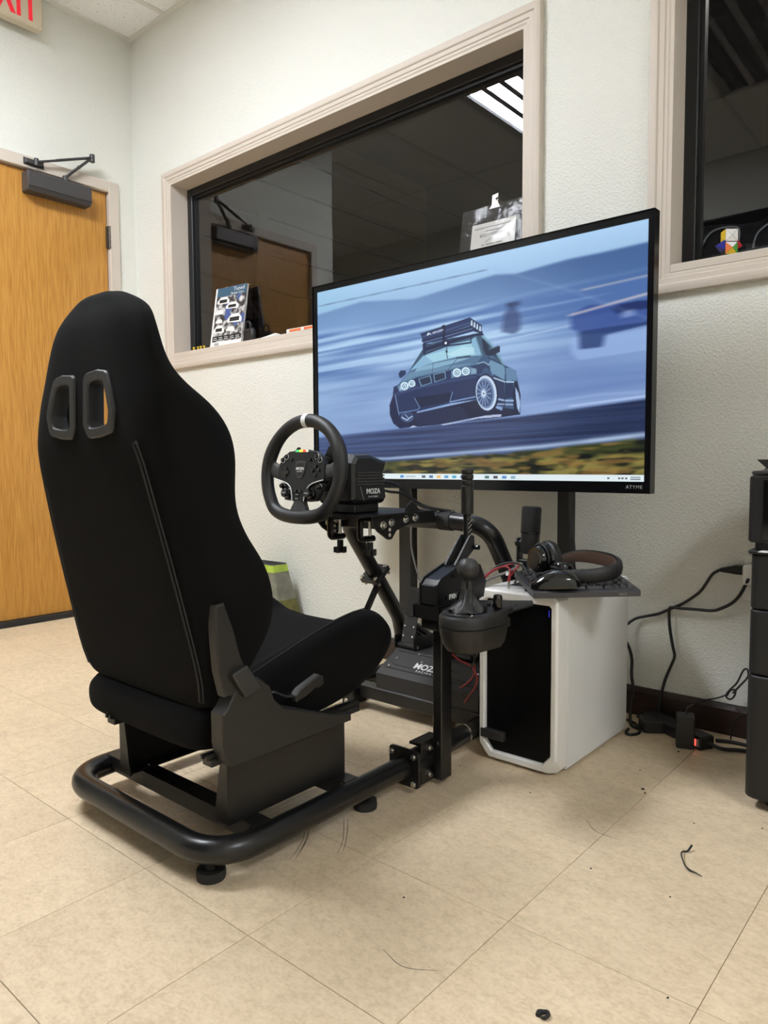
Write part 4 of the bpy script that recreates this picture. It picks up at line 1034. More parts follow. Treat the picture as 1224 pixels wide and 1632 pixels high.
def screen_picture():
    c = Canvas(720, 400)
    H, W = c.a.shape[:2]
    U, V = np.meshgrid((np.arange(W) + .5) / W, (np.arange(H) + .5) / H)
    C = lambda r, g, b_: np.array((r, g, b_), np.float32) / 255
    mix = lambda a, b_, t: a * (1 - t[..., None]) + b_ * t[..., None]
    cl = lambda t: np.clip(t, 0, 1)
    cv = lambda P: np.interp(U, [p[0] for p in P], [p[1] for p in P])
    st = lambda sx, sy, k, seed: noise2(U * sx + 7, (V - k * U) * sy + 3, seed)
    hz, hz2, rd, wl = cv(HZ), cv(HZ2), cv(RD), cv(WL)
    img = mix(C(150, 186, 222), C(172, 208, 242), cl((V - .85) / .15))
    img = mix(img, C(150, 196, 226), cl(1 - U / .25) * .6)
    hill = mix(C(112, 146, 192), C(66, 98, 150), cl((U - .35) / .5))
    hill = mix(hill, C(122, 158, 204), cl((hz - V) / .10) * cl(1.1 - U))
    img = mix(img, hill, cl((hz - V) / .012))
    # streaked bank below the hills
    s1 = st(2.2, 46, .06, 1) * .6 + st(6, 90, .06, 2) * .4
    bank = mix(C(88, 122, 178), C(176, 208, 240), cl((s1 - .3) / .42))
    bank = mix(bank, C(70, 100, 160), cl((U - .62) / .3) * .55)
    t = cl((hz2 - V) / .05)
    img = mix(img, bank, t)
    # smoke haze
    s2 = st(5, 12, .05, 3) * .5 + st(3, 5, 0, 4) * .5
    hazec = mix(C(112, 138, 190), C(158, 188, 226), cl((s2 - .25) / .55))
    hazec = mix(hazec, C(150, 188, 226), cl(.5 - U) * cl((V - .3) / .3) * .9)
    img = mix(img, hazec, cl((.62 - V + .10 * (U - .4)) / .14) * .85)
    # a darker lower haze on the left
    img = mix(img, C(108, 132, 182), cl((rd + .10 - V) / .12) * cl(.9 - U) * .7)
    img = mix(img, C(146, 170, 214), cl((rd + .07 - V) / .07) * cl((U - .55) / .2) * .7)
    # road
    s3 = st(3, 120, .05, 5) * .6 + st(8, 200, .05, 6) * .4
    road = mix(C(38, 50, 88), C(66, 84, 128), cl((s3 - .25) / .5))
    road = mix(road, C(84, 106, 154), cl(.35 - U) * cl((V - wl) / .10) * 1.6)
    road = mix(road, C(30, 40, 68), cl((U - .55) / .4) * .6)
    img = mix(img, road, cl((rd - V) / .012))
    # grass
    s4 = st(18, 60, .04, 7) * .55 + st(40, 130, .04, 8) * .3 + noise2(U * 60, V * 60, 9) * .15
    gr = mix(C(34, 38, 24), C(134, 124, 66), cl((s4 - .34) / .30))
    gr = mix(gr, C(50, 58, 30), cl((noise2(U * 7, V * 14, 10) - .5) * 2.0))
    gr = mix(gr, C(16, 20, 20), cl((noise2(U * 22, (V - .04 * U) * 60, 15) - .62) * 5) * .8)
    gr = mix(gr, C(140, 108, 58), cl((noise2(U * 24, (V - .04 * U) * 70, 12) - .60) * 4) * .7)
    e = wl - .012 + .02 * (noise2(U * 26, V * 3, 13) - .5) * cl((U - .4) / .2)
    img = mix(img, gr, cl((e - V) / .008))
    wline = np.exp(-((V - wl) / (.006 + .006 * U)) ** 2)
    img = mix(img, C(178, 200, 230), wline * cl(1.2 - .5 * (noise2(U * 12, V, 14))) * .9)
    c.a[:] = img
    for n_, a in enumerate(ART):
        if n_ == N_SOFT:           # everything far off is drawn soft, streaked along the panning direction
            keep = c.a.copy(); k = 14
            pad = np.pad(c.a, ((0, 0), (k, k), (0, 0)), 'edge')
            cs = np.cumsum(pad, 1)
            c.a = ((cs[:, 2 * k:] - cs[:, :-2 * k]) / (2 * k)).astype(np.float32)
            pad = np.pad(c.a, ((3, 3), (0, 0), (0, 0)), 'edge'); cs = np.cumsum(pad, 0)
            c.a = ((cs[6:] - cs[:-6]) / 6).astype(np.float32)
            c.a = mix(keep, c.a, cl((V - rd) / .02)).astype(np.float32)
        if a[0] == 'p': c.poly(a[1], a[2], a[3])
        elif a[0] == 'l': c.line(a[1], a[2], a[3], a[4])
        else:
            o, xe, he = [np.array(q) for q in a[1]]
            m = text_mb('ARKSEN', 1.0, 0, 'LEFT', bold=.02)
            mw = max(v.x for v in m.v)
            for f in m.f:
                c.poly([tuple(o + (xe - o) * (m.v[i].x / mw) + (he - xe) * ((m.v[i].y + .36) / .72)) for i in f], (228, 236, 248), 1)
    # soften the far blurred things a touch, then the task bar
    c.poly([(0, 0), (1, 0), (1, .027), (0, .027)], (224, 237, 241))
    icons = [(.325, (40, 130, 210)), (.40, (60, 70, 90)), (.425, (50, 90, 150)), (.45, (240, 170, 60)), (.475, (60, 140, 200)), (.50, (40, 150, 190)),
             (.525, (70, 110, 180)), (.60, (40, 90, 90)), (.625, (40, 44, 54)), (.65, (60, 120, 190)), (.675, (120, 160, 190))]
    for u, col in icons:
        c.poly([(u - .006, .007), (u + .006, .007), (u + .006, .020), (u - .006, .020)], col, .8)
    c.poly([(.337, .011), (.372, .011), (.372, .016), (.337, .016)], (150, 165, 175), .8)
    for u in (.915, .94, .948, .956):
        c.poly([(u, .010), (u + .005, .010), (u + .005, .017), (u, .017)], (60, 70, 80), .8)
    for v in (.008, .016):
        c.poly([(.968, v), (.99, v), (.99, v + .004), (.968, v + .004)], (70, 80, 90), .7)
    return c.final()


# ================================================================== TELEVISION AND STAND
TX0, TX1, TZ0, TZ1, TY = -.416, .819, .686, 1.402, 1.46
SX0, SX1, SZ0, SZ1 = -.398, .804, .715, 1.382
tv = thing('television', 'large flat television showing a drifting dark saloon car with a roof basket', 'television', ((TX0 + TX1) / 2, TY + .02, TZ0))
bz = MB()
for x0, x1, z0, z1 in ((TX0, SX0, TZ0, TZ1), (SX1, TX1, TZ0, TZ1), (SX0, SX1, SZ1, TZ1), (SX0, SX1, TZ0, SZ0)):
    bz.box(x0, x1, TY, TY + .012, z0, z1)
obj('bezel', bz, M['tv_plastic'], tv, 0)
rim = MB()
for x0, x1, z0, z1 in ((TX0 - .002, TX0, TZ0 - .002, TZ1 + .002), (TX1, TX1 + .002, TZ0 - .002, TZ1 + .002), (TX0, TX1, TZ1, TZ1 + .002), (TX0, TX1, TZ0 - .002, TZ0)):
    rim.box(x0, x1, TY - .003, TY + .030, z0, z1)
obj('rim', rim, M['tv_plastic'], tv, 0)
obj('back_cover', MB().box(TX0 + .001, TX1 - .001, TY + .012, TY + .028, TZ0 + .001, TZ1 - .001)
    .box(TX0 + .22, TX1 - .22, TY + .028, TY + .048, TZ0 + .05, TZ1 - .22, .012), M['tv_stand'], tv, 0)
pic = screen_picture()
Hh, Ww = pic.shape[:2]
me = bpy.data.meshes.new('screen')
gx_, gz_ = np.meshgrid(np.linspace(SX0, SX1, Ww), np.linspace(SZ0, SZ1, Hh))
inv = MW[tv.name].inverted().translation
co = np.stack([gx_ + inv.x, np.full_like(gx_, TY + .004 + inv.y), gz_ + inv.z], -1).reshape(-1, 3).astype(np.float32)
ii = np.arange(Ww * Hh).reshape(Hh, Ww)
fc = np.stack([ii[:-1, :-1], ii[:-1, 1:], ii[1:, 1:], ii[1:, :-1]], -1).reshape(-1, 4)
me.vertices.add(len(co)); me.vertices.foreach_set('co', co.ravel())
me.loops.add(fc.size); me.loops.foreach_set('vertex_index', fc.ravel().astype(np.int32))
me.polygons.add(len(fc)); me.polygons.foreach_set('loop_start', np.arange(0, fc.size, 4, dtype=np.int32))
me.update(calc_edges=True)
lin = np.where(pic <= .04045, pic / 12.92, ((pic + .055) / 1.055) ** 2.4)
att = me.color_attributes.new('picture', 'FLOAT_COLOR', 'POINT')
att.data.foreach_set('color', np.concatenate([lin, np.ones((Hh, Ww, 1))], -1).astype(np.float32).ravel())
q = NT('lit_screen')
vc = q.node('ShaderNodeVertexColor'); vc.layer_name = 'picture'
q.p.inputs['Base Color'].default_value = (.004, .004, .005, 1); q.p.inputs['Roughness'].default_value = .22
q.link(vc.outputs[0], q.p.inputs['Emission Color']); q.p.inputs['Emission Strength'].default_value = 1.0
obj('screen', me, q.m, tv)
tx = text_mb('ATYME', .0125, .0004, 'CENTER', 1.2)
obj('lettering', tx.xf(frame_m((.778, TY - .0006, .7005), (1, 0, 0), (0, 0, 1))), M['grey_print'], tv, 0)

st_ = thing('television_stand', 'black steel floor stand with two square posts behind the television', 'stand', (.24, 1.56, 0))
for x0, x1 in ((-0.180, -0.122), (0.458, 0.501)):
    obj('post', MB().box(x0, x1, 1.655, 1.695, .028, 1.25, .003), M['tv_stand'], st_)
    obj('foot', MB().box(x0 - .004, x1 + .004, 1.42, 1.725, .0, .028, .004), M['tv_stand'], st_)
    obj('mount_arm', MB().box(x0 + .006, x1 - .006, 1.509, 1.6548, .90, 1.24, .002), M['tv_stand'], st_)
obj('crossbar', MB().box(-0.1219, 0.4579, 1.665, 1.685, 1.13, 1.18, .003), M['tv_stand'], st_)

# ================================================================== RACING SEAT
XC = .205
seat = thing('racing_seat', 'black fabric bucket racing seat with two harness slots in the back', 'seat', (XC, .55, .215))
_zs = [.31, .5, .7, .8, .87, .93, .98, 1.03, 1.06, 1.1]
_ys = [.367, .325, .28, .258, .256, .26, .262, .265, .28, .29]
yb_ = lambda z: float(np.interp(z, _zs, _ys))
# z, crease half-width, outer half-width, wing depth, cushion thickness
LV = [(.312, .20, .222, .075, .055), (.335, .222, .241, .09, .065), (.38, .228, .25, .118, .07), (.42, .228, .26, .155, .08), (.465, .225, .267, .184, .085),
      (.52, .222, .27, .198, .09), (.58, .218, .268, .190, .09), (.625, .214, .262, .166, .09), (.675, .209, .255, .156, .09),
      (.72, .205, .25, .167, .09), (.765, .2, .248, .184, .09), (.808, .19, .24, .194, .040), (.845, .175, .231, .184, .028),
      (.88, .157, .221, .156, .028), (.905, .147, .211, .120, .028), (.93, .139, .201, .092, .030), (.96, .131, .188, .078, .050),
      (1.0, .117, .170, .076, .078), (1.035, .100, .148, .076, .075), (1.062, .078, .120, .072, .07), (1.080, .048, .084, .06, .06)]


def seat_ring(z, cw, w, D, t):
    t = min(t, D * .85)
    h = [(0, 0), (cw * .5, -.001), (cw * .9, .0), (cw + (w - cw) * .25, .004), (w - .012, max(.018, D * .12)), (w, .035 if D > .09 else D * .4), (w - .004, D * .55),
         (w - .014, D * .86), (w - .030, D), (w - .048, D * .96), (w - .064, D * .80), (w - .095 if w > .14 else w * .4, max(t * 1.08, D * (.22 if .80 < z < .97 else .55))), (w * .25, t)]
    y = yb_(z)
    pts = [(XC + x, y + d, z) for x, d in h]
    kl = .80 if .81 < z < .92 else 1.0     # the left wing is a little flatter beside the slots
    left = [(XC - x, y + d * (kl if i > 4 else 1), z) for i, (x, d) in enumerate(h[1:])][::-1]
    mid = (XC, y + t * .98, z)
    return [Vector(p) for p in pts] + [Vector(mid)] + [Vector(p) for p in left]


rings = [seat_ring(*l) for l in LV]
rb = [r.copy() for r in rings[0]]
c0 = Vector((XC, yb_(.312) + .035, .306))
rings.insert(0, [c0 + (v - c0) * .8 + Vector((0, 0, -.002)) for v in rb]); rings.insert(0, [c0 + (v - c0) * .3 + Vector((0, 0, -.003)) for v in rb])
rt = rings[-1]
c1 = Vector((XC, yb_(1.085) + .032, 1.09))
rings.append([c1 + (v - c1) * Vector((.62, .62, 1)).length * 0 + Vector(((v.x - c1.x) * .6, (v.y - c1.y) * .6, -.001)) for v in rt])
rings.append([c1 + Vector(((v.x - c1.x) * .2, (v.y - c1.y) * .2, .002)) for v in rt])
body = MB().loft(rings).mesh('seat_back', 180)
tmp = bpy.data.objects.new('seat_back_tmp', body); COL.objects.link(tmp)
ss = tmp.modifiers.new('s', 'SUBSURF'); ss.levels = 2; ss.render_levels = 2
HOLE = [(.020, .930), (.066, .934), (.098, .929), (.113, .895), (.124, .862), (.116, .826), (.075, .819), (.034, .817), (.020, .838)]
cutters = []


def hole_poly(sg, off):
    pl = inset(HOLE, off)
    pl = round_poly(pl, .014, 3)
    return [(XC + sg * x, z) for x, z in pl]


for sg in (1, -1):
    hp0 = hole_poly(sg, .0105)
    fl_ = [(x + (-sg * .012 if abs(x - XC) < .06 else sg * .012), z) for x, z in hp0]
    cm_ = MB().loft([[Vector((x, y, z)) for x, z in pl] for y, pl in ((.15, hp0), (.268, hp0), (.300, fl_), (.50, fl_))]).mesh('cutter', 0)
    co_ = bpy.data.objects.new('cutter', cm_); COL.objects.link(co_); cutters.append(co_)
    bo = tmp.modifiers.new('b', 'BOOLEAN'); bo.object = co_; bo.operation = 'DIFFERENCE'; bo.solver = 'EXACT'
bpy.context.view_layer.update()
dg = bpy.context.evaluated_depsgraph_get()
me = bpy.data.meshes.new_from_object(tmp.evaluated_get(dg))
for o in [tmp] + cutters:
    bpy.data.objects.remove(o)
me.name = 'backrest'
me.transform(MW[seat.name].inverted())
me.polygons.foreach_set('use_smooth', [True] * len(me.polygons)); me.set_sharp_from_angle(angle=math.radians(50))
me.materials.clear(); me.materials.append(M['fabric'])
backrest = obj('backrest', me, None, seat)
for sg in (1, -1):
    # bezel: flat ring on the back face plus a tunnel to the front
    def ring(off, dy):
        return [Vector((x, yb_(z) + dy, z)) for x, z in hole_poly(sg, off)]
    r = [ring(-.0035, .004), ring(-.0035, -.003), ring(-.001, -.006), ring(.0125, -.006), ring(.0150, -.003), ring(.0155, .012), ring(.0125, .022), ring(.0090, .030)]
    obj('slot_bezel', MB().loft(r, cap=False), M['grey_plastic'], seat, 30)
# seams down both sides of the back panel
def crease(z):
    return float(np.interp(z, [l[0] for l in LV], [l[1] for l in LV]))
for sg in (1, -1):
    P = []
    for z in np.linspace(.80 if sg > 0 else .72, .33, 14):
        P.append((XC + sg * (crease(z) - .012), yb_(z) - .0012 + (.0 if sg > 0 else .0045), z))
    s_ = MB().tube(P, .0022, 6)
    P2 = [(x + sg * .010, y + .0008, z) for x, y, z in P]
    s_.tube(P2, .0016, 6)
    if sg > 0: s_.tube([P[0], (XC + sg * (crease(.80) - .005), yb_(.803) - .001, .805), P2[0]], .002, 6)
    obj('seam', s_, M['seam'], backrest)

# cushion: lofted front to back
CU = [(.352, .238, .300, .300, .196), (.362, .226, .306, .308, .212), (.40, .222, .318, .325, .224), (.46, .221, .338, .348, .232), (.53, .221, .350, .372, .236), (.61, .223, .362, .398, .240),
      (.68, .228, .372, .419, .242), (.745, .240, .380, .434, .242), (.795, .262, .384, .437, .240), (.835, .290, .382, .425, .236), (.862, .318, .374, .402, .228), (.876, .340, .360, .376, .214)]


def cu_ring(y, zb, zc, zt, w):
    h = [(0, zb), (w * .55, zb), (w - .018, zb + .003), (w - .003, zb + (zt - zb) * .25), (w, zb + (zt - zb) * .5), (w - .004, zb + (zt - zb) * .78), (w - .020, zt - .006),
         (w - .040, zt), (w - .062, zt - (zt - zc) * .25), (w - .090, zc + (zt - zc) * .12), (w * .35, zc)]
    R = [Vector((XC + x, y, z)) for x, z in h] + [Vector((XC, y, zc - .002))] + [Vector((XC - x, y, z)) for x, z in h[1:][::-1]]
    return R


rr = [cu_ring(l[0] if l[0] < .61 else .61 + (l[0] - .61) * 1.09, *l[1:]) for l in CU]
f0 = rr[-1]; cc = sum(f0, Vector()) / len(f0)
rr.append([cc + (v - cc) * .55 + Vector((0, .006, 0)) for v in f0])
b0 = rr[0]; cc = sum(b0, Vector()) / len(b0)
rr.insert(0, [cc + (v - cc) * .6 + Vector((0, -.004, 0)) for v in b0])
cm_ = MB().loft(rr).mesh('cushion', 180)
tmp = bpy.data.objects.new('t', cm_); COL.objects.link(tmp)
ss = tmp.modifiers.new('s', 'SUBSURF'); ss.levels = 2
bpy.context.view_layer.update()
me = bpy.data.meshes.new_from_object(tmp.evaluated_get(bpy.context.evaluated_depsgraph_get()))
bpy.data.objects.remove(tmp)
me.name = 'cushion'; me.transform(MW[seat.name].inverted())
me.polygons.foreach_set('use_smooth', [True] * len(me.polygons))
me.materials.clear(); me.materials.append(M['fabric'])
cushion = obj('cushion', me, None, seat)
for sg in (1, -1):
    P = [(XC + sg * (w - .034), y if y < .61 else .61 + (y - .61) * 1.09, zt - .0022) for y, zb, zc, zt, w in CU[3:-3]]
    obj('seam', MB().tube(P, .0013, 6, sub=4), M['seam'], cushion)

# hinge brackets each side, knuckle covers, reclining levers, slide rails
for sg in (1, -1):
    K = (lambda x: XC + x) if sg > 0 else (lambda x: XC - x + .052)
    dy = 0 if sg > 0 else .085
    def pris(poly, a, b_, bev):
        return MB().prism([(y + dy, z) for y, z in poly], 'x', min(K(a), K(b_)), max(K(a), K(b_)), bev)
    low = [(.358, .322), (.358, .266), (.366, .232), (.378, .221), (.690, .222), (.690, .238), (.628, .252), (.584, .268), (.540, .286), (.500, .300), (.478, .322), (.468, .350),
           (.440, .372), (.400, .372), (.382, .352), (.368, .330)]
    obj('lower_bracket', pris(low, .240, .278, .003), M['bracket'], seat, 25)
    up = [(.348, .519), (.368, .522), (.388, .471), (.399, .430), (.412, .395), (.430, .360), (.404, .345), (.366, .352), (.354, .40), (.349, .46)]
    obj('upper_bracket', pris(up, .250, .276, .0035), M['bracket'], seat, 25)
    kn = [(.372, .394), (.407, .404), (.440, .356), (.402, .345)]
    obj('knuckle_cover', pris(round_poly(kn, .004, 2), .272, .290, .003), M['grey_plastic'], seat, 25)
    xr = XC + .237 if sg > 0 else .105
    rl = MB().box(xr - .016, xr + .012, .352, .748, .2205, .2345, .002)
    rl.box(xr - .012, xr - .007, .346, .748, .2345, .242).box(xr + .002, xr + .007, .346, .748, .2345, .242)
    obj('slide_rail', rl, M['powder_matt'], seat, 30)
lv = MB().prism([(.525, .318), (.538, .328), (.590, .345), (.602, .339), (.605, .323), (.592, .317), (.580, .319), (.555, .308), (.530, .303)], 'x', XC + .266, XC + .284, .003)
obj('recline_lever', lv, M['black_plastic'], seat, 25)
obj('lever_link', MB().tube([(XC + .250, .470, .330), (XC + .262, .490, .330), (XC + .272, .510, .318), (XC + .274, .535, .314)], .006, 8, sq=(.6, 1.2)), M['powder'], seat)

# ================================================================== SIMULATOR FRAME
rig = thing('simulator_frame', 'black tubular steel driving simulator frame standing on rubber feet', 'simulator frame', (.2, .9, 0))
TR, TZ = .0252, .060
RX0, RX1, RY = -.075, .476, .343
# rear U tube
obj('rear_tube', MB().tube(round_path([(RX1, .872, TZ), (RX1, RY, TZ), (RX0, RY, TZ), (RX0, .872, TZ)], .105, 10), TR, 24), M['powder'], rig)


BOLT = 0


def bolt(p, ax, par, r=.0075, head=.0055, shank=.0045, back=0.0, washer=0.0, m=None, name='bolt'):
    """hex bolt head standing on p along ax, with a bit of threaded end and an optional washer / rear end"""
    p = Vector(p); ax = Vector(ax).normalized()
    b_ = MB().cyl(p, p + ax * (head + washer), r, 6).cyl(p, p + ax * (head + washer + shank), r * .56, 8)
    if washer: b_.cyl(p, p + ax * washer, r * 1.35, 12)
    if back: b_.cyl(p, p - ax * back, r * .56, 8)
    if m: b_.xf(m)
    return obj(name, b_, M['chrome'], par)


def flange(y, name='flange', x=RX1, up=0.0):
    """square joint plate with four bolts, facing along y"""
    s_ = .044
    pl = round_poly([(x - s_, TZ - s_), (x + s_, TZ - s_), (x + s_, TZ + s_), (x - s_, TZ + s_)], .010, 3)
    f = obj(name, MB().prism(pl, 'y', y - .004, y + .004, .001), M['powder'], rig, 30)
    for sx in (-1, 1):
        for sz in (-1, 1):
            bolt((x + sx * .032, y - .004, TZ + sz * .032), (0, -1, 0), f, back=.016)


for x in (RX1, RX0):
    flange(.876, x=x)
    cl = MB().cyl((x, .8805, TZ), (x, .955, TZ), .030, 24, bev=.002)
    obj('collar', cl, M['powder'], rig)
    obj('side_tube', MB().tube([(x, .955, TZ), (x - (.012 if x > 0 else 0), 1.145, TZ)], TR, 24), M['powder'], rig)
    x = x - (.012 if x > 0 else 0)
    ri = MB().cyl((x, 1.130, TZ), (x, 1.136, TZ), .0275, 24)
    obj('trim_ring', ri, M['chrome'], rig)
    obj('front_tube', MB().tube(round_path([(x, 1.145, TZ), (x, 1.60, TZ), (x + (.12 if x < .2 else -.12), 1.60, TZ)], .07, 8), TR, 20), M['powder'], rig)
# crossbars of angle steel, and side plates that carry the seat
for y in (.455, .700):
    cb = MB().box(RX0 + .005, RX1 - .005, y - .020, y + .020, TZ + .022, TZ + .026).box(RX0 + .02, RX1 - .02, y - .020, y - .016, TZ - .008, TZ + .022)
    obj('crossbar', cb, M['powder_matt'], rig, 0)
    for x in (.075, RX1 - .050):
        bolt((x, y, TZ + .026), (0, 0, 1), rig, .005, .004, .003, back=.03)
for x, sg in ((.050, -1), (.430, 1)):
    pl = MB().box(x - .002, x + .002, .405, .720, TZ + .0262, .2195)
    pl.box(min(x, x - sg * .032), max(x, x - sg * .032), .405, .720, TZ + .0262, TZ + .030)
    pl.box(min(x, x - sg * .030), max(x, x - sg * .030), .405, .720, .2155, .2195)
    # rear returned edge, tapering upwards
    pl.prism([(x + sg * .002, TZ + .0262), (x - sg * .040, TZ + .0262), (x - sg * .016, .2195), (x + sg * .002, .2195)], 'y', .402, .4055)
    obj('seat_plate', pl, M['powder_matt'], rig, 0)
# rubber feet
for x, y in ((.424, .368), (.030, .395), (.458, .757), (RX0 + .02, .757), (.46, 1.30), (-.06, 1.30)):
    obj('rubber_foot', MB().lathe([(.020, .004 + 0), (.0265, .0), (.0275, .010), (.0265, .018), (.010, .019), (.010, .040), (.006, .041)], (x, y, 0), 20), M['rubber'], rig)
# front crossbar and its end joint
obj('front_bar', MB().box(RX0 + .024, RX1 - .024, 1.232, 1.272, .040, .082, .004), M['powder_matt'], rig)
ej = MB().box(RX0 + .030, RX0 + .080, 1.205, 1.236, .010, .070, .004)
obj('bar_bracket', ej, M['powder'], rig)
for z in (.030, .055): bolt((RX0 + .055, 1.205, z), (0, -1, 0), rig, .0085)
obj('pedal_bar', MB().box(RX0 + .024, RX1 - .024, 1.44, 1.48, .040, .082, .004), M['powder_matt'], rig)

# arch that carries the wheel
ZT = .598
YT, YK, ZK = 1.252, 1.525, .235
for sg, x in ((-1, RX0), (1, RX1 - .013)):
    xi = x - sg * (.19)
    up = (Vector((x, YT, ZT)) - Vector((x, YK, ZK))).normalized()
    kn = Vector((x, YK, ZK))
    mid = kn + up * .205
    obj('leg_tube', MB().tube(round_path([(x, 1.552, TZ), (x, 1.545, .16), tuple(kn), tuple(mid)], [0, .2, .12, 0], 8), TR, 22), M['powder'], rig)
    obj('arch_tube', MB().tube(round_path([tuple(mid), (x, YT, ZT), (.2 + sg * .125, YT, ZT + .008)], [0, .125 if sg > 0 else .075, 0], 14), TR - .0006, 24), M['powder'], rig)
    # bolted collar on the leg
    side = Vector((1, 0, 0)); n3 = up.cross(side)
    cm3 = Matrix((( side.x, n3.x, up.x, mid.x), (side.y, n3.y, up.y, mid.y), (side.z, n3.z, up.z, mid.z), (0, 0, 0, 1)))
    pl = round_poly([(-.040, -.040), (.040, -.040), (.040, .040), (-.040, .040)], .010, 3)
    f = MB().prism(pl, 'z', -.008, -.001, .001).prism(pl, 'z', .001, .008, .001).xf(cm3)
    fo = obj('leg_flange', f, M['powder'], rig, 30)
    for a in (-1, 1):
        for b__ in (-1, 1):
            bolt((a * .030, b__ * .030, .008), (0, 0, 1), fo, .0085, back=.030, m=cm3)
    s1 = mid - up * .035
    obj('brace', MB().tube([s1, (x, 1.30, .20), (x, 1.275, .095)], .013, 4, sq=(1.2, .35)), M['powder_matt'], rig, 20)
    # sleeves at the joints
    obj('sleeve', MB().cyl((.2 + sg * .105, YT, ZT + .0072), (.2 + sg * .150, YT, ZT + .0066), .0275, 22, bev=.002), M['rubber'], rig)
obj('arch_top_tube', MB().tube([(.095, YT, ZT + .006), (.305, YT, ZT + .006)], TR - .001, 22), M['powder'], rig)
# wheel deck: plate with side cheeks bolted to the arch tube
obj('deck', MB().prism(round_poly([(.080, .895), (.320, .895), (.320, 1.22), (.080, 1.22)], .008, 2), 'z', .632, .637), M['powder_matt'], rig, 25)
for x in (.300, .100):
    ck = round_poly([(.965, .632), (1.10, .632), (1.105, .652), (1.125, .664), (1.160, .640), (1.225, .632), (1.232, .600), (1.120, .604), (1.060, .590), (1.040, .568), (1.025, .568), (.985, .592), (.965, .612)], .007, 2)
    f = obj('deck_cheek', MB().prism(ck, 'x', x - .003, x + .003, .0006), M['powder_matt'], rig, 25)
    for y, z in ((1.004, .607), (1.037, .612), (1.097, .617), (1.137, .619)):
        bolt((x + .003, y, z), (1, 0, 0), f, .0085, .0055, .002, back=.014, washer=.0015)
    for z in (.594, .580): obj('adjust_hole', MB().cyl((x + .0028, 1.031, z), (x + .0036, 1.031, z), .0048, 12), M['trim'], f)
obj('deck_cross', MB().box(.103, .297, 1.05, 1.08, .590, .6315, .002), M['powder_matt'], rig)

# side post for shifter and handbrake
PX0, PX1, PY0, PY1 = .503, .530, .948, .990
obj('shifter_post', MB().box(PX0, PX1, PY0, PY1, .014, .428, .0025), M['powder'], rig)
cp = MB().box(PX0 - .006, PX0 - .0005, .905, .999, .012, .112, .001).box(PX0 - .042, PX0 - .0065, .912, .992, .100, .106)
obj('post_clamp', cp, M['powder'], rig)
for z in (.030, .094): bolt((PX0, .933, z), (1, 0, 0), rig, .0078, back=.012)
obj('shifter_plate', MB().prism([(.475, .925), (.680, .925), (.680, 1.110), (.655, 1.150), (.475, 1.02)], 'z', .4282, .4322), M['powder_matt'], rig, 20)
for x, y in ((.655, 1.04), (.655, 1.07), (.62, 1.06)): obj('plate_hole', MB().cyl((x, y, .4318), (x, y, .4326), .005, 10), M['rubber'], rig)
obj('handbrake_plate', MB().box(.466, .540, .922, 1.10, .4323, .4355).box(.466, .4695, .922, 1.06, .405, .4323).box(.466, .540, .922, .9255, .404, .4323), M['powder_matt'], rig, 0)
obj('plate_gusset', MB().prism([(.930, .404), (.930, .380), (.947, .372), (.947, .404)], 'x', .485, .530), M['powder_matt'], rig, 0)

# ================================================================== STEERING WHEEL
WC = Vector((.197, .825, .752))
TL = math.radians(8)
WM = frame_m(WC, (1, 0, 0), (0, math.sin(TL), math.cos(TL)))     # local: x right, y up, z towards the driver
sw = thing('steering_wheel', 'black flat-bottomed racing wheel with white top band and button hub', 'steering wheel', WC)


def wpart(name, mb, m, par=None, smooth=35, **k):
    mb.xf(WM)
    return obj(name, mb, m, par or sw, smooth, **k)


R = .128
path = []; rad = []
N = 96
for k in range(N):
    an = PI / 2 - 2 * PI * k / N
    x, y = R * 1.02 * math.cos(an), R * math.sin(an) - .006
    if y < -.078:      # softly flattened lower side
        y = -.078 - .050 * math.tanh((-.078 - y) / .050)
        x *= 1.0 + .05 * min(1, (-.078 - y) / .03)
    th = math.degrees(an) % 360
    g = max(math.exp(-((min(abs(th - a), 360 - abs(th - a))) / 16.) ** 2) for a in (20, 160))
    path.append(Vector((x, y, 0))); rad.append(.0156 + .0014 * g)
wpart('rim', MB().tube(path, rad, 18, closed=True, sq=(1.0, 1.08), up=(0, 0, 1)), M['leather'], None, 180)
bandp = [Vector((R * 1.02 * math.cos(a), R * math.sin(a) - .006, 0)) for a in np.linspace(PI / 2 - .055, PI / 2 + .055, 6)]
wpart('top_band', MB().tube(bandp, .0164, 18, sq=(1.0, 1.08), up=(0, 0, 1)), M['white_print'], None, 50, label='white top-centre band')
# hub
HB = [(-.080, .012), (-.068, .032), (-.047, .0445), (-.024, .046), (-.022, .049), (.024, .049), (.026, .046), (.050, .0445), (.068, .032), (.080, .012), (.083, -.026),
      (.062, -.030), (.040, -.036), (.026, -.048), (.020, -.066), (.018, -.080), (-.018, -.080), (-.020, -.066), (-.026, -.048), (-.040, -.036), (-.062, -.030), (-.083, -.026)]
wpart('hub', MB().prism(round_poly(HB, .003, 2), 'z', -.010, .0075, .0015), M['black_plastic'], None, 25)
wpart('hub_back', MB().lathe([(.040, -.036), (.046, -.030), (.046, -.010)], (0, 0, 0), 28).box(-.070, .070, -.020, .034, -.026, -.0101, .004), M['black_plastic'])
for sg in (1, -1):
    P = [(sg * .076, -.008, -.003), (sg * .096, -.004, -.003), (sg * .112, .002, -.002), (sg * .128, .010, 0)]
    wpart('spoke', MB().tube(spline(P, 4), [.020, .0185, .019, .024], 14, sq=(.36, 1.0), up=(0, 0, 1)), M['spoke'], None, 60)
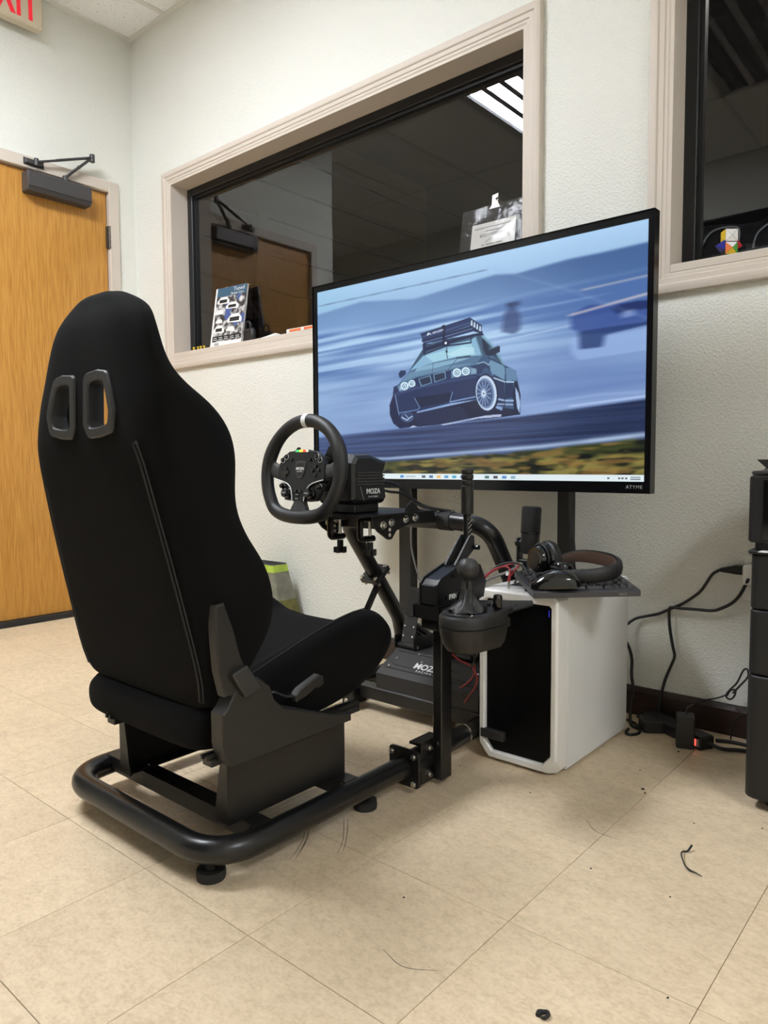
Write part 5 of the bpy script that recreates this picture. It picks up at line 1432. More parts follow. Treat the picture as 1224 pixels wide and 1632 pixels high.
sp = MB().loft([[Vector((x, y, z)) for x, z in ((-a, -.009), (-a, .004), (-a * .5, .0085), (a * .5, .0085), (a, .004), (a, -.009))] for a, y in ((.0165, -.078), (.020, -.086), (.029, -.102), (.041, -.119))])
wpart('spoke', sp, M['spoke'], None, 25)
# silver lines beside the rotary knobs
for sg in (1, -1):
    P = [(sg * .082, -.0262, .0082), (sg * .062, -.0305, .0082), (sg * .043, -.0365, .0082), (sg * .030, -.047, .0082), (sg * .0235, -.062, .0082), (sg * .021, -.079, .0082)]
    wpart('silver_line', MB().tube(P, .0014, 6, sub=4), M['white_print'])
# lit rev strip
for k, (a, c, key) in enumerate(((-.022, -.009, 'led_g'), (-.009, .004, 'led_y'), (.004, .015, 'led_r'), (.015, .022, 'led_w'))):
    wpart('rev_light', MB().box(a, c, .0425, .0482, .0070, .0090), M[key], None, 0)
# badge
BG = [(-.018, .016), (-.014, .020), (.014, .020), (.018, .016), (.018, .002), (.009, -.021), (.006, -.023), (-.006, -.023), (-.009, -.021), (-.018, .002)]
bd = wpart('badge', MB().prism(BG, 'z', .0074, .0092, .0006), M['spoke'], None, 20)
wpart('badge_inset', MB().prism([(x * .72, y * .72) for x, y in BG], 'z', .0091, .0096), M['black_plastic'], bd, 0)
tx = text_mb('MOZA', .0095, .0002, bold=.0002).xf(Matrix.Translation((0, .001, .0098)))
tx.join(text_mb('RACING', .0036, .0002, space=1.6).xf(Matrix.Translation((0, -.006, .0098))))
wpart('lettering', tx, M['white_print'], bd, 0)
# buttons
def button(x, y, r, ring_=False, h=.005):
    b_ = wpart('button', MB().lathe([(r, .0070), (r, .0075 + h * .6), (r * .8, .0075 + h), (r * .2, .0075 + h * 1.02)], (x, y, 0), 16), M['gloss'])
    if ring_:
        pts = [(x + (r + .0012) * math.cos(a), y + (r + .0012) * math.sin(a), .0086) for a in np.linspace(-PI * .85, PI * .35, 12)]
        wpart('button_ring', MB().tube(pts, .0007, 5), M['white_print'], b_)
for x, y in ((-.066, .023), (-.054, .031), (.054, .031), (.066, .023)): button(x, y, .0058, True)
for x, y in ((-.033, .024), (.033, .024), (.056, .008), (.045, -.003), (.066, -.002), (.055, -.014)): button(x, y, .0042)
for x, y in ((-.008, -.054), (.008, -.054)): button(x, y, .0038)
for y in (-.063, -.073): wpart('button', MB().box(-.009, .003, y - .003, y + .003, .0070, .0098, .0008), M['gloss']);
for y in (-.063, -.073): wpart('button_mark', MB().box(-.007, .001, y - .0012, y + .0012, .0098, .0100), M['grey_print'], None, 0)
dp = MB().box(-.066, -.040, -.012, -.003, .0070, .0115, .001).box(-.0575, -.0485, -.0205, .0055, .0070, .0113, .001)
wpart('direction_pad', dp, M['gloss'])
for sg in (1, -1):
    kn = MB().lathe([(.0135, .0000), (.0135, .006), (.0115, .008), (.0110, .019), (.0095, .0205), (.002, .0207)], (sg * .0405, -.0600, 0), 18)
    k_ = wpart('rotary_knob', kn, M['gloss'])
    wpart('knob_mark', MB().box(sg * .0405 - .006, sg * .0405 + .006, -.0615, -.0585, .0206, .0210), M['grey_print'], k_, 0)
    wpart('knob_tray', MB().prism(round_poly([(sg * .026, -.047), (sg * .060, -.032), (sg * .076, -.033), (sg * .072, -.048), (sg * .056, -.076), (sg * .021, -.079)], .004, 3), 'z', -.012, .0002, .001), M['black_plastic'], None, 25)
    b_ = wpart('button', MB().lathe([(.0058, 0), (.0058, .008), (.004, .0105), (.001, .0107)], (sg * .066, -.042, 0), 14), M['gloss'])
    wpart('button_ring', MB().tube([(sg * .066 + .0068 * math.cos(a), -.042 + .0068 * math.sin(a), .0012) for a in np.linspace(0, PI, 9)], .0007, 5), M['white_print'], b_)
    pd = MB().prism(round_poly([(sg * .030, .012), (sg * .052, .062), (sg * .060, .061), (sg * .088, .034), (sg * .092, .004), (sg * .060, -.002)], .004, 3), 'z', -.034, -.0305, .0006)
    wpart('shift_paddle', pd, M['powder'], None, 25)

# ================================================================== WHEEL BASE
wbs = thing('wheel_base', 'black finned wheel motor base clamped to the deck behind the wheel', 'wheel base', (.2, 1.0, .637))
side = [(.928, .672), (.928, .768), (.944, .790), (1.000, .792), (1.072, .772), (1.058, .738), (1.070, .676), (1.056, .661), (.940, .661)]
def housing_ring(dx):
    return inset(side, dx)
rings = []
for x, d in ((.133, .012), (.140, .004), (.150, 0), (.250, 0), (.260, .004), (.267, .012)):
    rings.append([Vector((x, y, z)) for y, z in inset(side, d)])
h = obj('housing', MB().loft(rings), M['black_plastic'], wbs, 20)
for sg, x in ((1, .2655), (-1, .1345)):
    for k in range(5):
        z = .711 + k * .0075
        obj('cooling_fin', MB().box(min(x, x + sg * .0045), max(x, x + sg * .0045), .944, 1.050, z, z + .0035), M['spoke'], wbs, 0)
tx = text_mb('MOZA', .0185, .0003, bold=.0004).join(text_mb('RACING', .0066, .0003, space=1.7).xf(Matrix.Translation((0, -.0135, 0))))
obj('lettering', tx.xf(frame_m((.2675, 1.008, .694), (0, 1, 0), (0, 0, 1))), M['white_print'], wbs, 0)
obj('side_line', MB().tube([(.2672, .958, .708), (.2672, .972, .672)], .0008, 5), M['grey_print'], wbs)
dirn = Vector((0, -math.cos(TL), math.sin(TL)))
p0 = WC - dirn * .040
p1 = WC - dirn * .106
obj('shaft', MB().tube([p0, p0.lerp(p1, .25), p0.lerp(p1, .3), p1], [.026, .026, .044, .047], 28), M['black_plastic'], wbs)
obj('shaft_ring', MB().tube([p0.lerp(p1, .22), p0.lerp(p1, .30)], .0465, 28), M['steel'] if False else M['grey_plastic'], wbs)
obj('foot_block', MB().box(.150, .250, .955, 1.050, .6375, .663, .003), M['powder'], wbs)
for x in (.150, .258):
    c = MB().tube(round_path([(x, 1.030, .6225), (x, .966, .6225), (x, .966, .570), (x, 1.018, .570)], .010, 4), .0085, 8)
    cl = obj('clamp_arm', c, M['powder'], wbs)
    obj('clamp_screw', MB().cyl((x, 1.004, .626), (x, 1.004, .545), .0042, 12).cyl((x, 1.004, .622), (x, 1.004, .628), .009, 12), M['steel'], cl)
    kb = MB().cyl((x, 1.004, .528), (x, 1.004, .560), .0085, 14)
    for a in range(5):
        an = a * 2 * PI / 5
        kb.cyl((x + .012 * math.cos(an), 1.004 + .012 * math.sin(an), .526), (x + .012 * math.cos(an), 1.004 + .012 * math.sin(an), .541), .0068, 10)
    obj('clamp_knob', kb, M['rubber'], cl)
cb = MB()
cb.tube([(.215, 1.072, .722), (.222, 1.110, .716), (.235, 1.150, .705), (.250, 1.185, .672), (.272, 1.20, .648), (.330, 1.262, .632)], .0042, 8, sub=6)
cb.tube([(.230, 1.068, .700), (.236, 1.105, .690), (.25, 1.145, .684), (.262, 1.185, .664), (.285, 1.215, .645), (.345, 1.262, .630)], .0036, 8, sub=6)
cb.cyl((.212, 1.066, .722), (.219, 1.100, .718), .008, 12)
obj('lead', cb, M['cable'], wbs)

# ================================================================== PEDALS
pdl = thing('pedal_set', 'black metal pedal set on the front bars of the frame', 'pedals', (.28, 1.36, .082))
pb = MB().prism([(1.236, .083), (1.236, .128), (1.250, .138), (1.335, .184), (1.500, .184), (1.500, .083)], 'x', .070, .446, .003)
base = obj('pedal_base', pb, M['grey_plastic'], pdl, 20)
rb_ = MB()
sl = Vector((0, .085, .046)).normalized(); nn = Vector((0, -sl.z, sl.y))
def onramp(x, t, h): return Vector((x, 1.250, .138)) + sl * t + nn * h
for t in (.012, .088):
    rb_.tube([onramp(.090, t, .0005), onramp(.436, t, .0005)], .0022, 6)
rb_.tube([onramp(.085, .045, .0005), onramp(.112, .030, .0005), onramp(.40, .022, .0005)], .0018, 6)
obj('ribs', rb_, M['grey_plastic'], base)
for x, t in ((.10, .018), (.105, .055), (.20, .058), (.30, .060), (.40, .058), (.17, .088)):
    p = onramp(x, t, 0)
    obj('screw', MB().tube([p, p + nn * .003], .0042, 10), M['chrome'], base)
tx = text_mb('MOZA', .032, .0003, bold=.0008).join(text_mb('RACING', .0105, .0003, space=1.7).xf(Matrix.Translation((0, -.019, 0))))
mm_ = Matrix(((1, sl.x, nn.x, 0), (0, sl.y, nn.y, 0), (0, sl.z, nn.z, 0), (0, 0, 0, 1)))
o_ = onramp(.230, .040, .0008); mm_.translation = o_
obj('lettering', tx.xf(mm_), M['white_print'], base, 0)
for x in (.102, .315):
    P = [Vector((x, 1.352, .196)), Vector((x, 1.372, .28)), Vector((x, 1.400, .372))]
    pl = MB()
    a = (P[2] - P[0]).normalized()
    pl.cbox((P[0] + P[2]) / 2, (.052, .005, (P[2] - P[0]).length), .002, Matrix.Rotation(-math.atan2(a.y, a.z), 3, 'X'))
    pe = obj('pedal', pl, M['grey_plastic'], pdl, 30)
    obj('pedal_pad', MB().cbox(P[0].lerp(P[2], .72) + Vector((0, -.0045, .001)), (.048, .005, .085), .0015, Matrix.Rotation(-math.atan2(a.y, a.z), 3, 'X')), M['black_plastic'], pe, 30)
    hg = MB().cyl((x - .034, 1.352, .193), (x + .034, 1.352, .193), .010, 14)
    hg.box(x - .040, x - .035, 1.335, 1.48, .184, .225, .002).box(x + .035, x + .040, 1.335, 1.48, .184, .225, .002)
    obj('hinge_block', hg, M['powder'], pdl)
    obj('spring_rod', MB().tube([(x, 1.378, .262), (x, 1.470, .205)], .011, 12).tube([(x + .02, 1.375, .25), (x + .02, 1.46, .20)], .004, 8).tube([(x - .02, 1.375, .25), (x - .02, 1.46, .20)], .004, 8), M['powder'], pdl)
    for dx in (-.018, .018):
        for q_ in (.15, .32, .50):
            p = P[0].lerp(P[2], q_) + Vector((dx, -.003, 0)); obj('screw', MB().tube([p, p + Vector((0, -.002, .0006))], .0032, 8), M['chrome'], pe)
        obj('screw', MB().cyl((x + dx * 2.4, 1.352, .193), (x + dx * 2.05, 1.352, .193), .006, 8), M['chrome'], pe)
for nm, pts, m_, lb in (
        ('cable', [(.403, 1.16, .26), (.433, 1.16, .245), (.465, 1.165, .233), (.483, 1.17, .207), (.469, 1.18, .171), (.44, 1.20, .143), (.413, 1.215, .111)], M['red_cable'], 'red cable looping down in front of the pedals, lower end of the pair'),
        ('cable', [(.4755, 1.168, .240), (.463, 1.185, .204), (.433, 1.20, .174), (.398, 1.215, .149)], M['red_cable'], 'short red cable curving left over the pedal base'),
        ('cable', [(.49, 1.12, .40), (.43, 1.14, .30), (.412, 1.15, .247), (.400, 1.16, .219), (.416, 1.165, .208), (.446, 1.165, .207), (.472, 1.155, .227), (.495, 1.14, .277), (.50, 1.10, .40)], M['cable'], 'thin black cable looped behind the shifter post')):
    single(nm, MB().tube(pts, .0026, 8, sub=6), m_, lb, 'cable', 'cables hanging over the pedals', smooth=60)

# ================================================================== HANDBRAKE
hb = thing('handbrake', 'black box handbrake with tall upright lever on the side post', 'handbrake', (.51, 1.0, .4356))
bdy = [(.926, .437), (.926, .485), (.938, .496), (1.04, .528), (1.10, .512), (1.125, .470), (1.115, .437)]
obj('body', MB().prism(bdy, 'x', .488, .532, .003), M['powder'], hb, 25)
obj('front_cover', MB().box(.490, .530, .9225, .9258, .440, .484, .001), M['black_plastic'], hb, 0)
obj('side_plate', MB().prism(inset(bdy, -.004), 'x', .484, .488).prism(inset(bdy, -.004), 'x', .532, .536), M['black_plastic'], hb, 20)
for y, z in ((.96, .452), (.985, .500), (1.05, .455), (1.085, .495)): obj('bolt', MB().cyl((.536, y, z), (.539, y, z), .004, 8), M['powder'], hb)
for x in (.496, .524):
    obj('lever_link', MB().prism(round_poly([(1.005, .520), (1.025, .512), (1.092, .556), (1.088, .588), (1.072, .590)], .005, 3), 'x', x - .003, x + .003, .0006), M['grey_plastic'], hb, 25)
lvr = obj('lever', MB().box(.503, .517, 1.074, 1.092, .545, .655, .002), M['powder'], hb, 25)
for k in range(6):
    z = .572 + k * .011
    obj('lever_slot', MB().tube([(.5172, 1.076, z), (.5172, 1.0905, z + .009)], .0011, 5), M['steel'], lvr)
gp = MB()
for a, b__ in ((.640, .711), (.7125, .725), (.7265, .738), (.7395, .7505)):
    gp.cyl((.510, 1.083, a), (.510, 1.083, b__), .0152, 24, bev=.0016)
gp.cyl((.510, 1.083, .641), (.510, 1.083, .750), .0136, 20)
obj('grip', gp, M['powder_matt'], hb, 40)
obj('pivot_bolt', MB().cyl((.528, 1.082, .560), (.545, 1.082, .560), .006, 10), M['powder'], hb)
tx = text_mb('PXN', .016, .0003, bold=.0006)
obj('lettering', tx.xf(frame_m((.5364, .985, .452), (0, 1, 0), (0, 0, 1))), M['white_print'], hb, 0)

# ================================================================== GEAR SHIFTER
sh = thing('gear_shifter', 'black shifter with ball knob and gathered leather boot', 'gear shifter', (.64, .9, .355))
SXC = .641
def shell(off, f):
    P = []
    for k in range(17):
        an = PI + PI * k / 16
        P.append((SXC + (.058 + off) * math.cos(an), .889 + (.064 + off) * math.sin(an)))
    P += [(SXC + .060 + off, .905), (SXC + .064 + off, .925), (SXC + .064 + off, .950), (SXC - .062 - off * .5, .950), (SXC - .062 - off * .5, .925), (SXC - .060 - off, .905)]
    return P
sec = []
for z, o in ((.360, -.024), (.363, -.016), (.378, -.006), (.398, -.001), (.414, .0005), (.4155, -.0015), (.417, .0012), (.436, .001), (.441, -.003)):
    sec.append([Vector((x, y, z + (.0 if z < .43 else .010 * max(0, min(1, (y - .88) / .05))))) for x, y in shell(o, 0)])
bod = obj('body', MB().loft(sec), M['bracket'], sh, 40)
dk = MB().lathe([(.052, .4405), (.052, .4435), (.048, .4455), (.020, .4460)], (SXC - .002, .889, 0), 30)
obj('boot_plate', dk, M['black_plastic'], sh)
bt = []
prs = [(.040, .447, 0, 0), (.038, .452, 0, 0), (.030, .458, .001, 0), (.020, .468, .002, .001), (.0145, .480, .000, .002), (.0125, .494, -.001, .003), (.0145, .504, 0, .003), (.0125, .512, 0, .003)]
for i, (r, z, ox, oy) in enumerate(prs):
    ring = []
    for k in range(40):
        an = 2 * PI * k / 40
        w = 1 + (.16 * math.sin(5 * an + z * 110) + .10 * math.sin(9 * an - z * 80)) * (0.25 if i in (0, 7) else 1)
        ring.append(Vector((SXC + ox + r * w * math.cos(an), .889 + oy + r * w * math.sin(an), z + (.004 * math.sin(3 * an) if 0 < i < 6 else 0))))
    bt.append(ring)
obj('leather_boot', MB().loft(bt), M['leather'], sh, 60)
obj('shaft', MB().cyl((SXC + .001, .891, .505), (SXC + .001, .891, .522), .009, 14), M['black_plastic'], sh)
prof = [(.010, -.0225)] + [(.0245 * math.cos(a), .0245 * math.sin(a)) for a in np.linspace(-1.15, 1.05, 12)] + [(.0115, .0218), (.0105, .0212), (.002, .0212)]
obj('ball_knob', MB().lathe(prof, (SXC + .001, .891, .538), 32), M['grey_plastic'], sh, 40)
for k, (x, y) in enumerate(((-.034, .857), (.034, .857), (0, .8445), (.044, .905), (-.046, .905))):
    obj('screw', MB().cyl((SXC + x, y, .4440), (SXC + x, y, .4468), .0026, 8), M['chrome'], sh)
for sg in (-1, 1):
    kb = MB().lathe([(.0095, .452), (.0105, .454), (.0105, .474), (.0085, .480), (.002, .481)], (SXC + sg * .048, .936, 0), 18)
    obj('clamp_knob', kb, M['gloss'], sh)
    obj('clamp_jaw', MB().box(SXC + sg * .046 - .012, SXC + sg * .046 + .012, .9505, .975, .405, .426, .003), M['black_plastic'], sh)
obj('rear_block', MB().box(SXC - .050, SXC + .060, .9505, .985, .433, .450, .004), M['black_plastic'], sh)
for k in range(3): obj('button', MB().cyl((SXC + .02 + k * .014, .944, .4505), (SXC + .02 + k * .014, .944, .4565), .0042, 10), M['gloss'], sh)
single('cable', MB().tube([(.61, .945, .372), (.595, .965, .350), (.575, 1.00, .325), (.555, 1.05, .30), (.535, 1.09, .29), (.51, 1.12, .31)], .0032, 8, sub=6), M['cable'],
       'black cable dropping from underneath the ball-knob shifter', 'cable', smooth=60)

# ================================================================== COMPUTER TOWER
CX0, CX1, CY0, CY1, CZ1 = .495, .718, 1.158, 1.583, .445
pc = thing('computer_tower', 'white computer tower with gloss black front standing on the floor', 'computer', ((CX0 + CX1) / 2, (CY0 + CY1) / 2, 0))
sd = round_poly([(CX0, .040), (CX0 + .028, .006), (CX1 - .028, .006), (CX1, .040), (CX1, CZ1 - .012), (CX1 - .012, CZ1), (CX0 + .012, CZ1), (CX0, CZ1 - .012)], .003, 2)
ini = round_poly([(CX0 + .018, .052), (CX0 + .040, .026), (CX1 - .040, .026), (CX1 - .018, .052), (CX1 - .018, CZ1 - .030), (CX1 - .024, CZ1 - .024), (CX0 + .024, CZ1 - .024), (CX0 + .018, CZ1 - .030)], .003, 2)
P3 = lambda pl, y: [Vector((a, y, c)) for a, c in pl]
sdb = round_poly([(CX0, .018), (CX0 + .010, .006), (CX1 - .010, .006), (CX1, .018), (CX1, CZ1 - .012), (CX1 - .012, CZ1), (CX0 + .012, CZ1), (CX0, CZ1 - .012)], .003, 2)
fr = MB().loft([P3(sdb, CY0 + .055), P3(sdb, CY0 + .022), P3(sd, CY0 + .006), P3(inset(sd, .005), CY0), P3(inset(ini, -.003), CY0), P3(ini, CY0 + .004), P3(ini, CY0 + .050)], cap=False)
obj('front_frame', fr, M['white_plastic'], pc, 25)
obj('front_panel', MB().prism(inset(ini, .0005), 'y', CY0 + .012, CY0 + .020), M['dark_glass'], pc, 0)
obj('frame_gap', MB().prism(inset(ini, -.004), 'y', CY0 + .021, CY0 + .05), M['rubber'], pc, 0)
bdy = [(a, c) for a, c in inset(sd, .0006)]
obj('chassis', MB().prism([(CX0 + .004, .012), (CX1 - .004, .012), (CX1 - .004, CZ1 - .004), (CX0 + .004, CZ1 - .004)], 'y', CY0 + .056, CY1 - .002), M['white_case'], pc, 0)
for x0, x1 in ((CX0, CX0 + .0035), (CX1 - .0035, CX1)):
    obj('side_panel', MB().box(x0, x1, CY0 + .0575, CY1, .010, CZ1 - .004, .001), M['white_case'], pc, 30)
obj('bottom_rail', MB().box(CX0 + .003, CX1 - .003, CY0 + .0575, CY1, .006, .0115), M['white_case'], pc, 0)
tp = MB().box(CX0 + .004, CX1 - .004, CY0 + .0575, CY0 + .085, CZ1 - .0035, CZ1).box(CX0 + .004, CX1 - .004, CY1 - .030, CY1, CZ1 - .0035, CZ1)
tp.box(CX0 + .004, CX0 + .034, CY0 + .085, CY1 - .030, CZ1 - .0035, CZ1).box(CX1 - .034, CX1 - .004, CY0 + .085, CY1 - .030, CZ1 - .0035, CZ1)
obj('top_panel', tp, M['white_case'], pc, 0)
obj('top_vent', MB().box(CX0 + .034, CX1 - .034, CY0 + .085, CY1 - .030, CZ1 - .0035, CZ1 - .0015), M['rubber'], pc, 0)
bdg = obj('badge', MB().box(CX0 + .008, CX0 + .076, CY0 - .003, CY0 + .0118, .057, .080, .0012), M['grey_plastic'], pc, 0)
for x in (CX0 + .045, CX1 - .045):
    for y in (CY0 + .09, CY1 - .05): obj('foot', MB().cyl((x, y, 0), (x, y, .0065), .016, 16), M['rubber'], pc)
obj('power_light', MB().box(CX1 - .0290, CX1 - .0278, CY0 + .0105, CY0 + .0118, .392, .409), M['led_blue'], pc, 0)
# round sticker, its code left blank
stk = MB().cyl((CX1 + .0002, CY0 + .098, .386), (CX1 + .0007, CY0 + .098, .386), .022, 28)
obj('round_sticker', stk, M['white_plastic'], pc)
# PC badge mark: a small ring of dots
mk = MB()
for k in range(6):
    a = k * PI / 3
    mk.cyl((CX0 + .042 + .0045 * math.cos(a), CY0 - .0036, .0685 + .0045 * math.sin(a)), (CX0 + .042 + .0045 * math.cos(a), CY0 - .0028, .0685 + .0045 * math.sin(a)), .0017, 8)
obj('badge_mark', mk, M['rubber'], bdg)

# ================================================================== KEYBOARD (turned about 45 degrees on the tower)
KA = math.atan2(.714, .70)
kb = thing('keyboard', 'dark metal keyboard overhanging the right edge of the white tower', 'keyboard', (.867, 1.290, .4470), KA)
KL, KD = .262, .170
tilt = .024 / KD
# local: x runs back from the right front corner (negative), y away from the viewer
bmk = MB().prism([(0, .0), (KD, .024), (KD, .040), (.004, .0155), (0, .0115)], 'x', -KL, 0, .0012)
kbody = obj('body', bmk, M['kbd'], kb, 25, local=True)
def kz(y): return .0155 + (y - .004) * (.040 - .0155) / (KD - .004)
rows = [(.014, [(.000, .030), (.032, .022), (.056, .046), (.104, .042), (.148, .030)]), (.033, 8), (.052, 8), (.071, 8), (.090, 8), (.116, 8), (.138, 8)]
am = math.atan2(.040 - .0155, KD - .004)
def keycap(x0, x1, y0, y1, small=False):
    h = .0065
    m = MB()
    a, c = x0 + .0008, x1 - .0008
    d, e = y0 + .0008, y1 - .0008
    i = .0018
    zb0, zb1 = kz(d) + .0003, kz(e) + .0003
    vs = [(a, d, zb0), (c, d, zb0), (c, e, zb1), (a, e, zb1), (a + i, d + i, zb0 + h), (c - i, d + i, zb0 + h), (c - i, e - i, zb1 + h), (a + i, e - i, zb1 + h)]
    m.add(vs, [(0, 3, 2, 1), (4, 5, 6, 7), (0, 1, 5, 4), (1, 2, 6, 5), (2, 3, 7, 6), (3, 0, 4, 7)])
    obj('key', m, M['key'], kb, 0, local=True)
    l = MB().box((a + c) / 2 - .0022, (a + c) / 2 + .0022, (d + e) / 2 - .0022, (d + e) / 2 + .0022, 0, .0003)
    for v in l.v: v.z += kz(v.y) + h + .0003
    return l
leg = MB()
for y, w in rows:
    x = -.206
    if isinstance(w, list):
        for o, ww in w: leg.join(keycap(-.232 + o, -.232 + o + ww, y, y + .0175))
    else:
        for k in range(9): leg.join(keycap(-.252 + k * .0192, -.252 + (k + 1) * .0192, y, y + .0175))
    for k in range(3):
        if y in (.052, .033) and k != 1 and y == .033: continue
        if y == .071: continue
        leg.join(keycap(-.066 + k * .0192, -.066 + (k + 1) * .0192, y, y + .0175))
obj('key_legends', leg, M['grey_print'], kb, 0, local=True)
tx = text_mb('G412', .0085, .0002)
obj('lettering', tx.xf(frame_m((-.045, -.0004, .006), (1, 0, 0), (0, 0, 1))), M['grey_print'], kbody, 0, local=True)

# ================================================================== MOUSE
ms = thing('mouse', 'glossy black mouse lying on the front left of the keyboard', 'mouse', (.708, 1.166, .4735), math.radians(28))
sec = []
for x, w, h in ((-.060, .010, .006), (-.055, .022, .016), (-.042, .030, .028), (-.020, .034, .036), (.004, .033, .037), (.026, .030, .031), (.045, .029, .022), (.056, .025, .014), (.060, .016, .009)):
    ring = []
    for k in range(20):
        a = 2 * PI * k / 20
        yy = math.cos(a); zz = math.sin(a)
        ring.append(Vector((x, w * math.copysign(abs(yy) ** .75, yy), max(0, h * math.copysign(abs(zz) ** .8, zz)) if zz > 0 else 0.0)))
    sec.append(ring)
mbd = obj('shell', MB().loft(sec), M['gloss'], ms, 60, local=True)
obj('scroll_wheel', MB().cyl((.036, -.004, .024), (.036, .004, .024), .009, 18, bev=.001), M['rubber'], ms, local=True)
gl = MB().tube([(.058, 0, .013), (.040, 0, .0262), (.022, 0, .0338), (.006, 0, .0378)], .0007, 5)
obj('button_gap', gl, M['grey_plastic'], ms, local=True)
ms.rotation_euler = (math.radians(-8), math.radians(4), math.radians(208))
MW[ms.name] = Matrix.Translation(ms.location) @ ms.rotation_euler.to_matrix().to_4x4()

# ================================================================== HEADPHONES
hp = thing('headphones', 'black over-ear headphones with brown padded band lying on the keyboard', 'headphones', (.70, 1.27, .475))
bnd = [(.640, 1.318, .513), (.668, 1.352, .521), (.705, 1.372, .520), (.752, 1.365, .515), (.789, 1.330, .508), (.796, 1.286, .500), (.772, 1.245, .494), (.737, 1.222, .492), (.700, 1.212, .494)]
sp_ = spline(bnd, 6)
def band(dr0, dr1, hh, taper=True):
    c = Vector((.715, 1.29, .505)); rings = []
    n = len(sp_)
    for i, p in enumerate(sp_):
        t = (sp_[min(i + 1, n - 1)] - sp_[max(i - 1, 0)]).normalized()
        out = t.cross(Vector((0, 0, 1))).normalized()
        if out.dot(p - c) < 0: out = -out
        q = math.sin(PI * i / (n - 1)) ** .5
        h = hh * (.45 + .55 * q)
        rings.append([p + out * (dr1 * .55 + dr0 * .45) + Vector((0, 0, h)), p + out * dr1 + Vector((0, 0, h * .7)), p + out * (dr1 + .002), p + out * dr1 - Vector((0, 0, h * .7)), p + out * (dr1 * .55 + dr0 * .45) - Vector((0, 0, h)), p + out * dr0 - Vector((0, 0, h)), p + out * (dr0 - .0015), p + out * dr0 + Vector((0, 0, h))])
    return MB().loft(rings)
obj('headband', band(.001, .013, .0185), M['leather'], hp, 40)
obj('band_padding', band(-.006, .0015, .0155), M['brown_leather'], hp, 40, label='brown band padding')


def cup(c, ax, sc):
    ax = Vector(ax).normalized()
    up = Vector((0, 0, 1)); x = up.cross(ax).normalized(); y = ax.cross(x)
    x, y, ax = x * sc, y * sc, ax * sc
    m = Matrix(((x.x, y.x, ax.x, c[0]), (x.y, y.y, ax.y, c[1]), (x.z, y.z, ax.z, c[2]), (0, 0, 0, 1)))
    s = MB().lathe([(.012, .030), (.026, .029), (.030, .024), (.031, .012), (.030, .010), (.036, .006), (.037, .0)], seg=30)
    o1 = obj('ear_cup', s.xf(m), M['gloss'], hp, 40)
    pd = MB()
    rr_ = []
    for k in range(40):
        a = 2 * PI * k / 40
        g = 1 - .03 * (k % 2)
        rr_.append([Vector((r * g * math.cos(a), r * g * math.sin(a), z)) for r, z in ((.036, .001), (.041, -.003), (.042, -.010), (.039, -.018), (.030, -.020), (.024, -.016), (.022, -.004))])
    rr_.append([v.copy() for v in rr_[0]])
    obj('ear_pad', pd.loft(rr_, cap=False, closed_ring=False).xf(m), M['leather'], hp, 30)
    obj('cup_disc', MB().lathe([(.021, .0295), (.020, .0312), (.004, .0312)], seg=26).xf(m), M['black_plastic'], o1)
    obj('yoke', MB().tube([m @ Vector((.034 * math.cos(a), .034 * math.sin(a), .013)) for a in np.linspace(-.2, PI + .2, 14)], .003, 6), M['black_plastic'], hp)


cup((.628, 1.262, .520), (-.46, -.88, .02), 1.14)
cup((.690, 1.232, .4945), (.10, .10, 1.0), .80)
obj('slider', MB().tube([bnd[0], (.634, 1.300, .536), (.628, 1.270, .556)], .005, 8), M['grey_plastic'], hp)

# ================================================================== MICROPHONE
mc = thing('microphone', 'black cylindrical microphone standing upright on the white tower', 'microphone', (.535, 1.340, .4445))
mx_, my_ = .540, 1.338
tl = Matrix.Translation((mx_, my_, .520)) @ Matrix.Rotation(math.radians(3), 4, 'Y')
b1 = MB().lathe([(.020, 0), (.0245, .003), (.0255, .055), (.0252, .058)], seg=28).xf(tl)
obj('body', b1, M['black_plastic'], mc)
b2 = MB().lathe([(.0258, .058), (.0262, .060), (.0262, .122), (.0235, .1275), (.004, .128)], seg=28).xf(tl)
M['mesh'] = mat('microphone_mesh', (.008, .008, .008), .5, metal=.3, bump=.9, bscale=1400)
obj('mesh_head', b2, M['mesh'], mc)
obj('ring', MB().lathe([(.0268, .056), (.0272, .058), (.0268, .060)], seg=28).xf(tl), M['gloss'], mc)
yk = MB().box(mx_ - .034, mx_ - .026, my_ - .012, my_ + .012, .500, .562, .002).box(mx_ - .034, mx_ + .010, my_ - .012, my_ + .012, .495, .503, .002)
yk.cyl((mx_ - .040, my_, .548), (mx_ - .020, my_, .548), .011, 16, bev=.001)
yk.cyl((mx_ - .012, my_, .452), (mx_ - .012, my_, .497), .008, 14)
obj('yoke', yk, M['black_plastic'], mc)
for a in (.3, 2.4, 4.5):
    obj('tripod_leg', MB().tube([(mx_ - .012, my_, .462), (mx_ - .012 + .028 * math.cos(a), my_ + .028 * math.sin(a), .4488)], .0035, 8), M['powder'], mc)

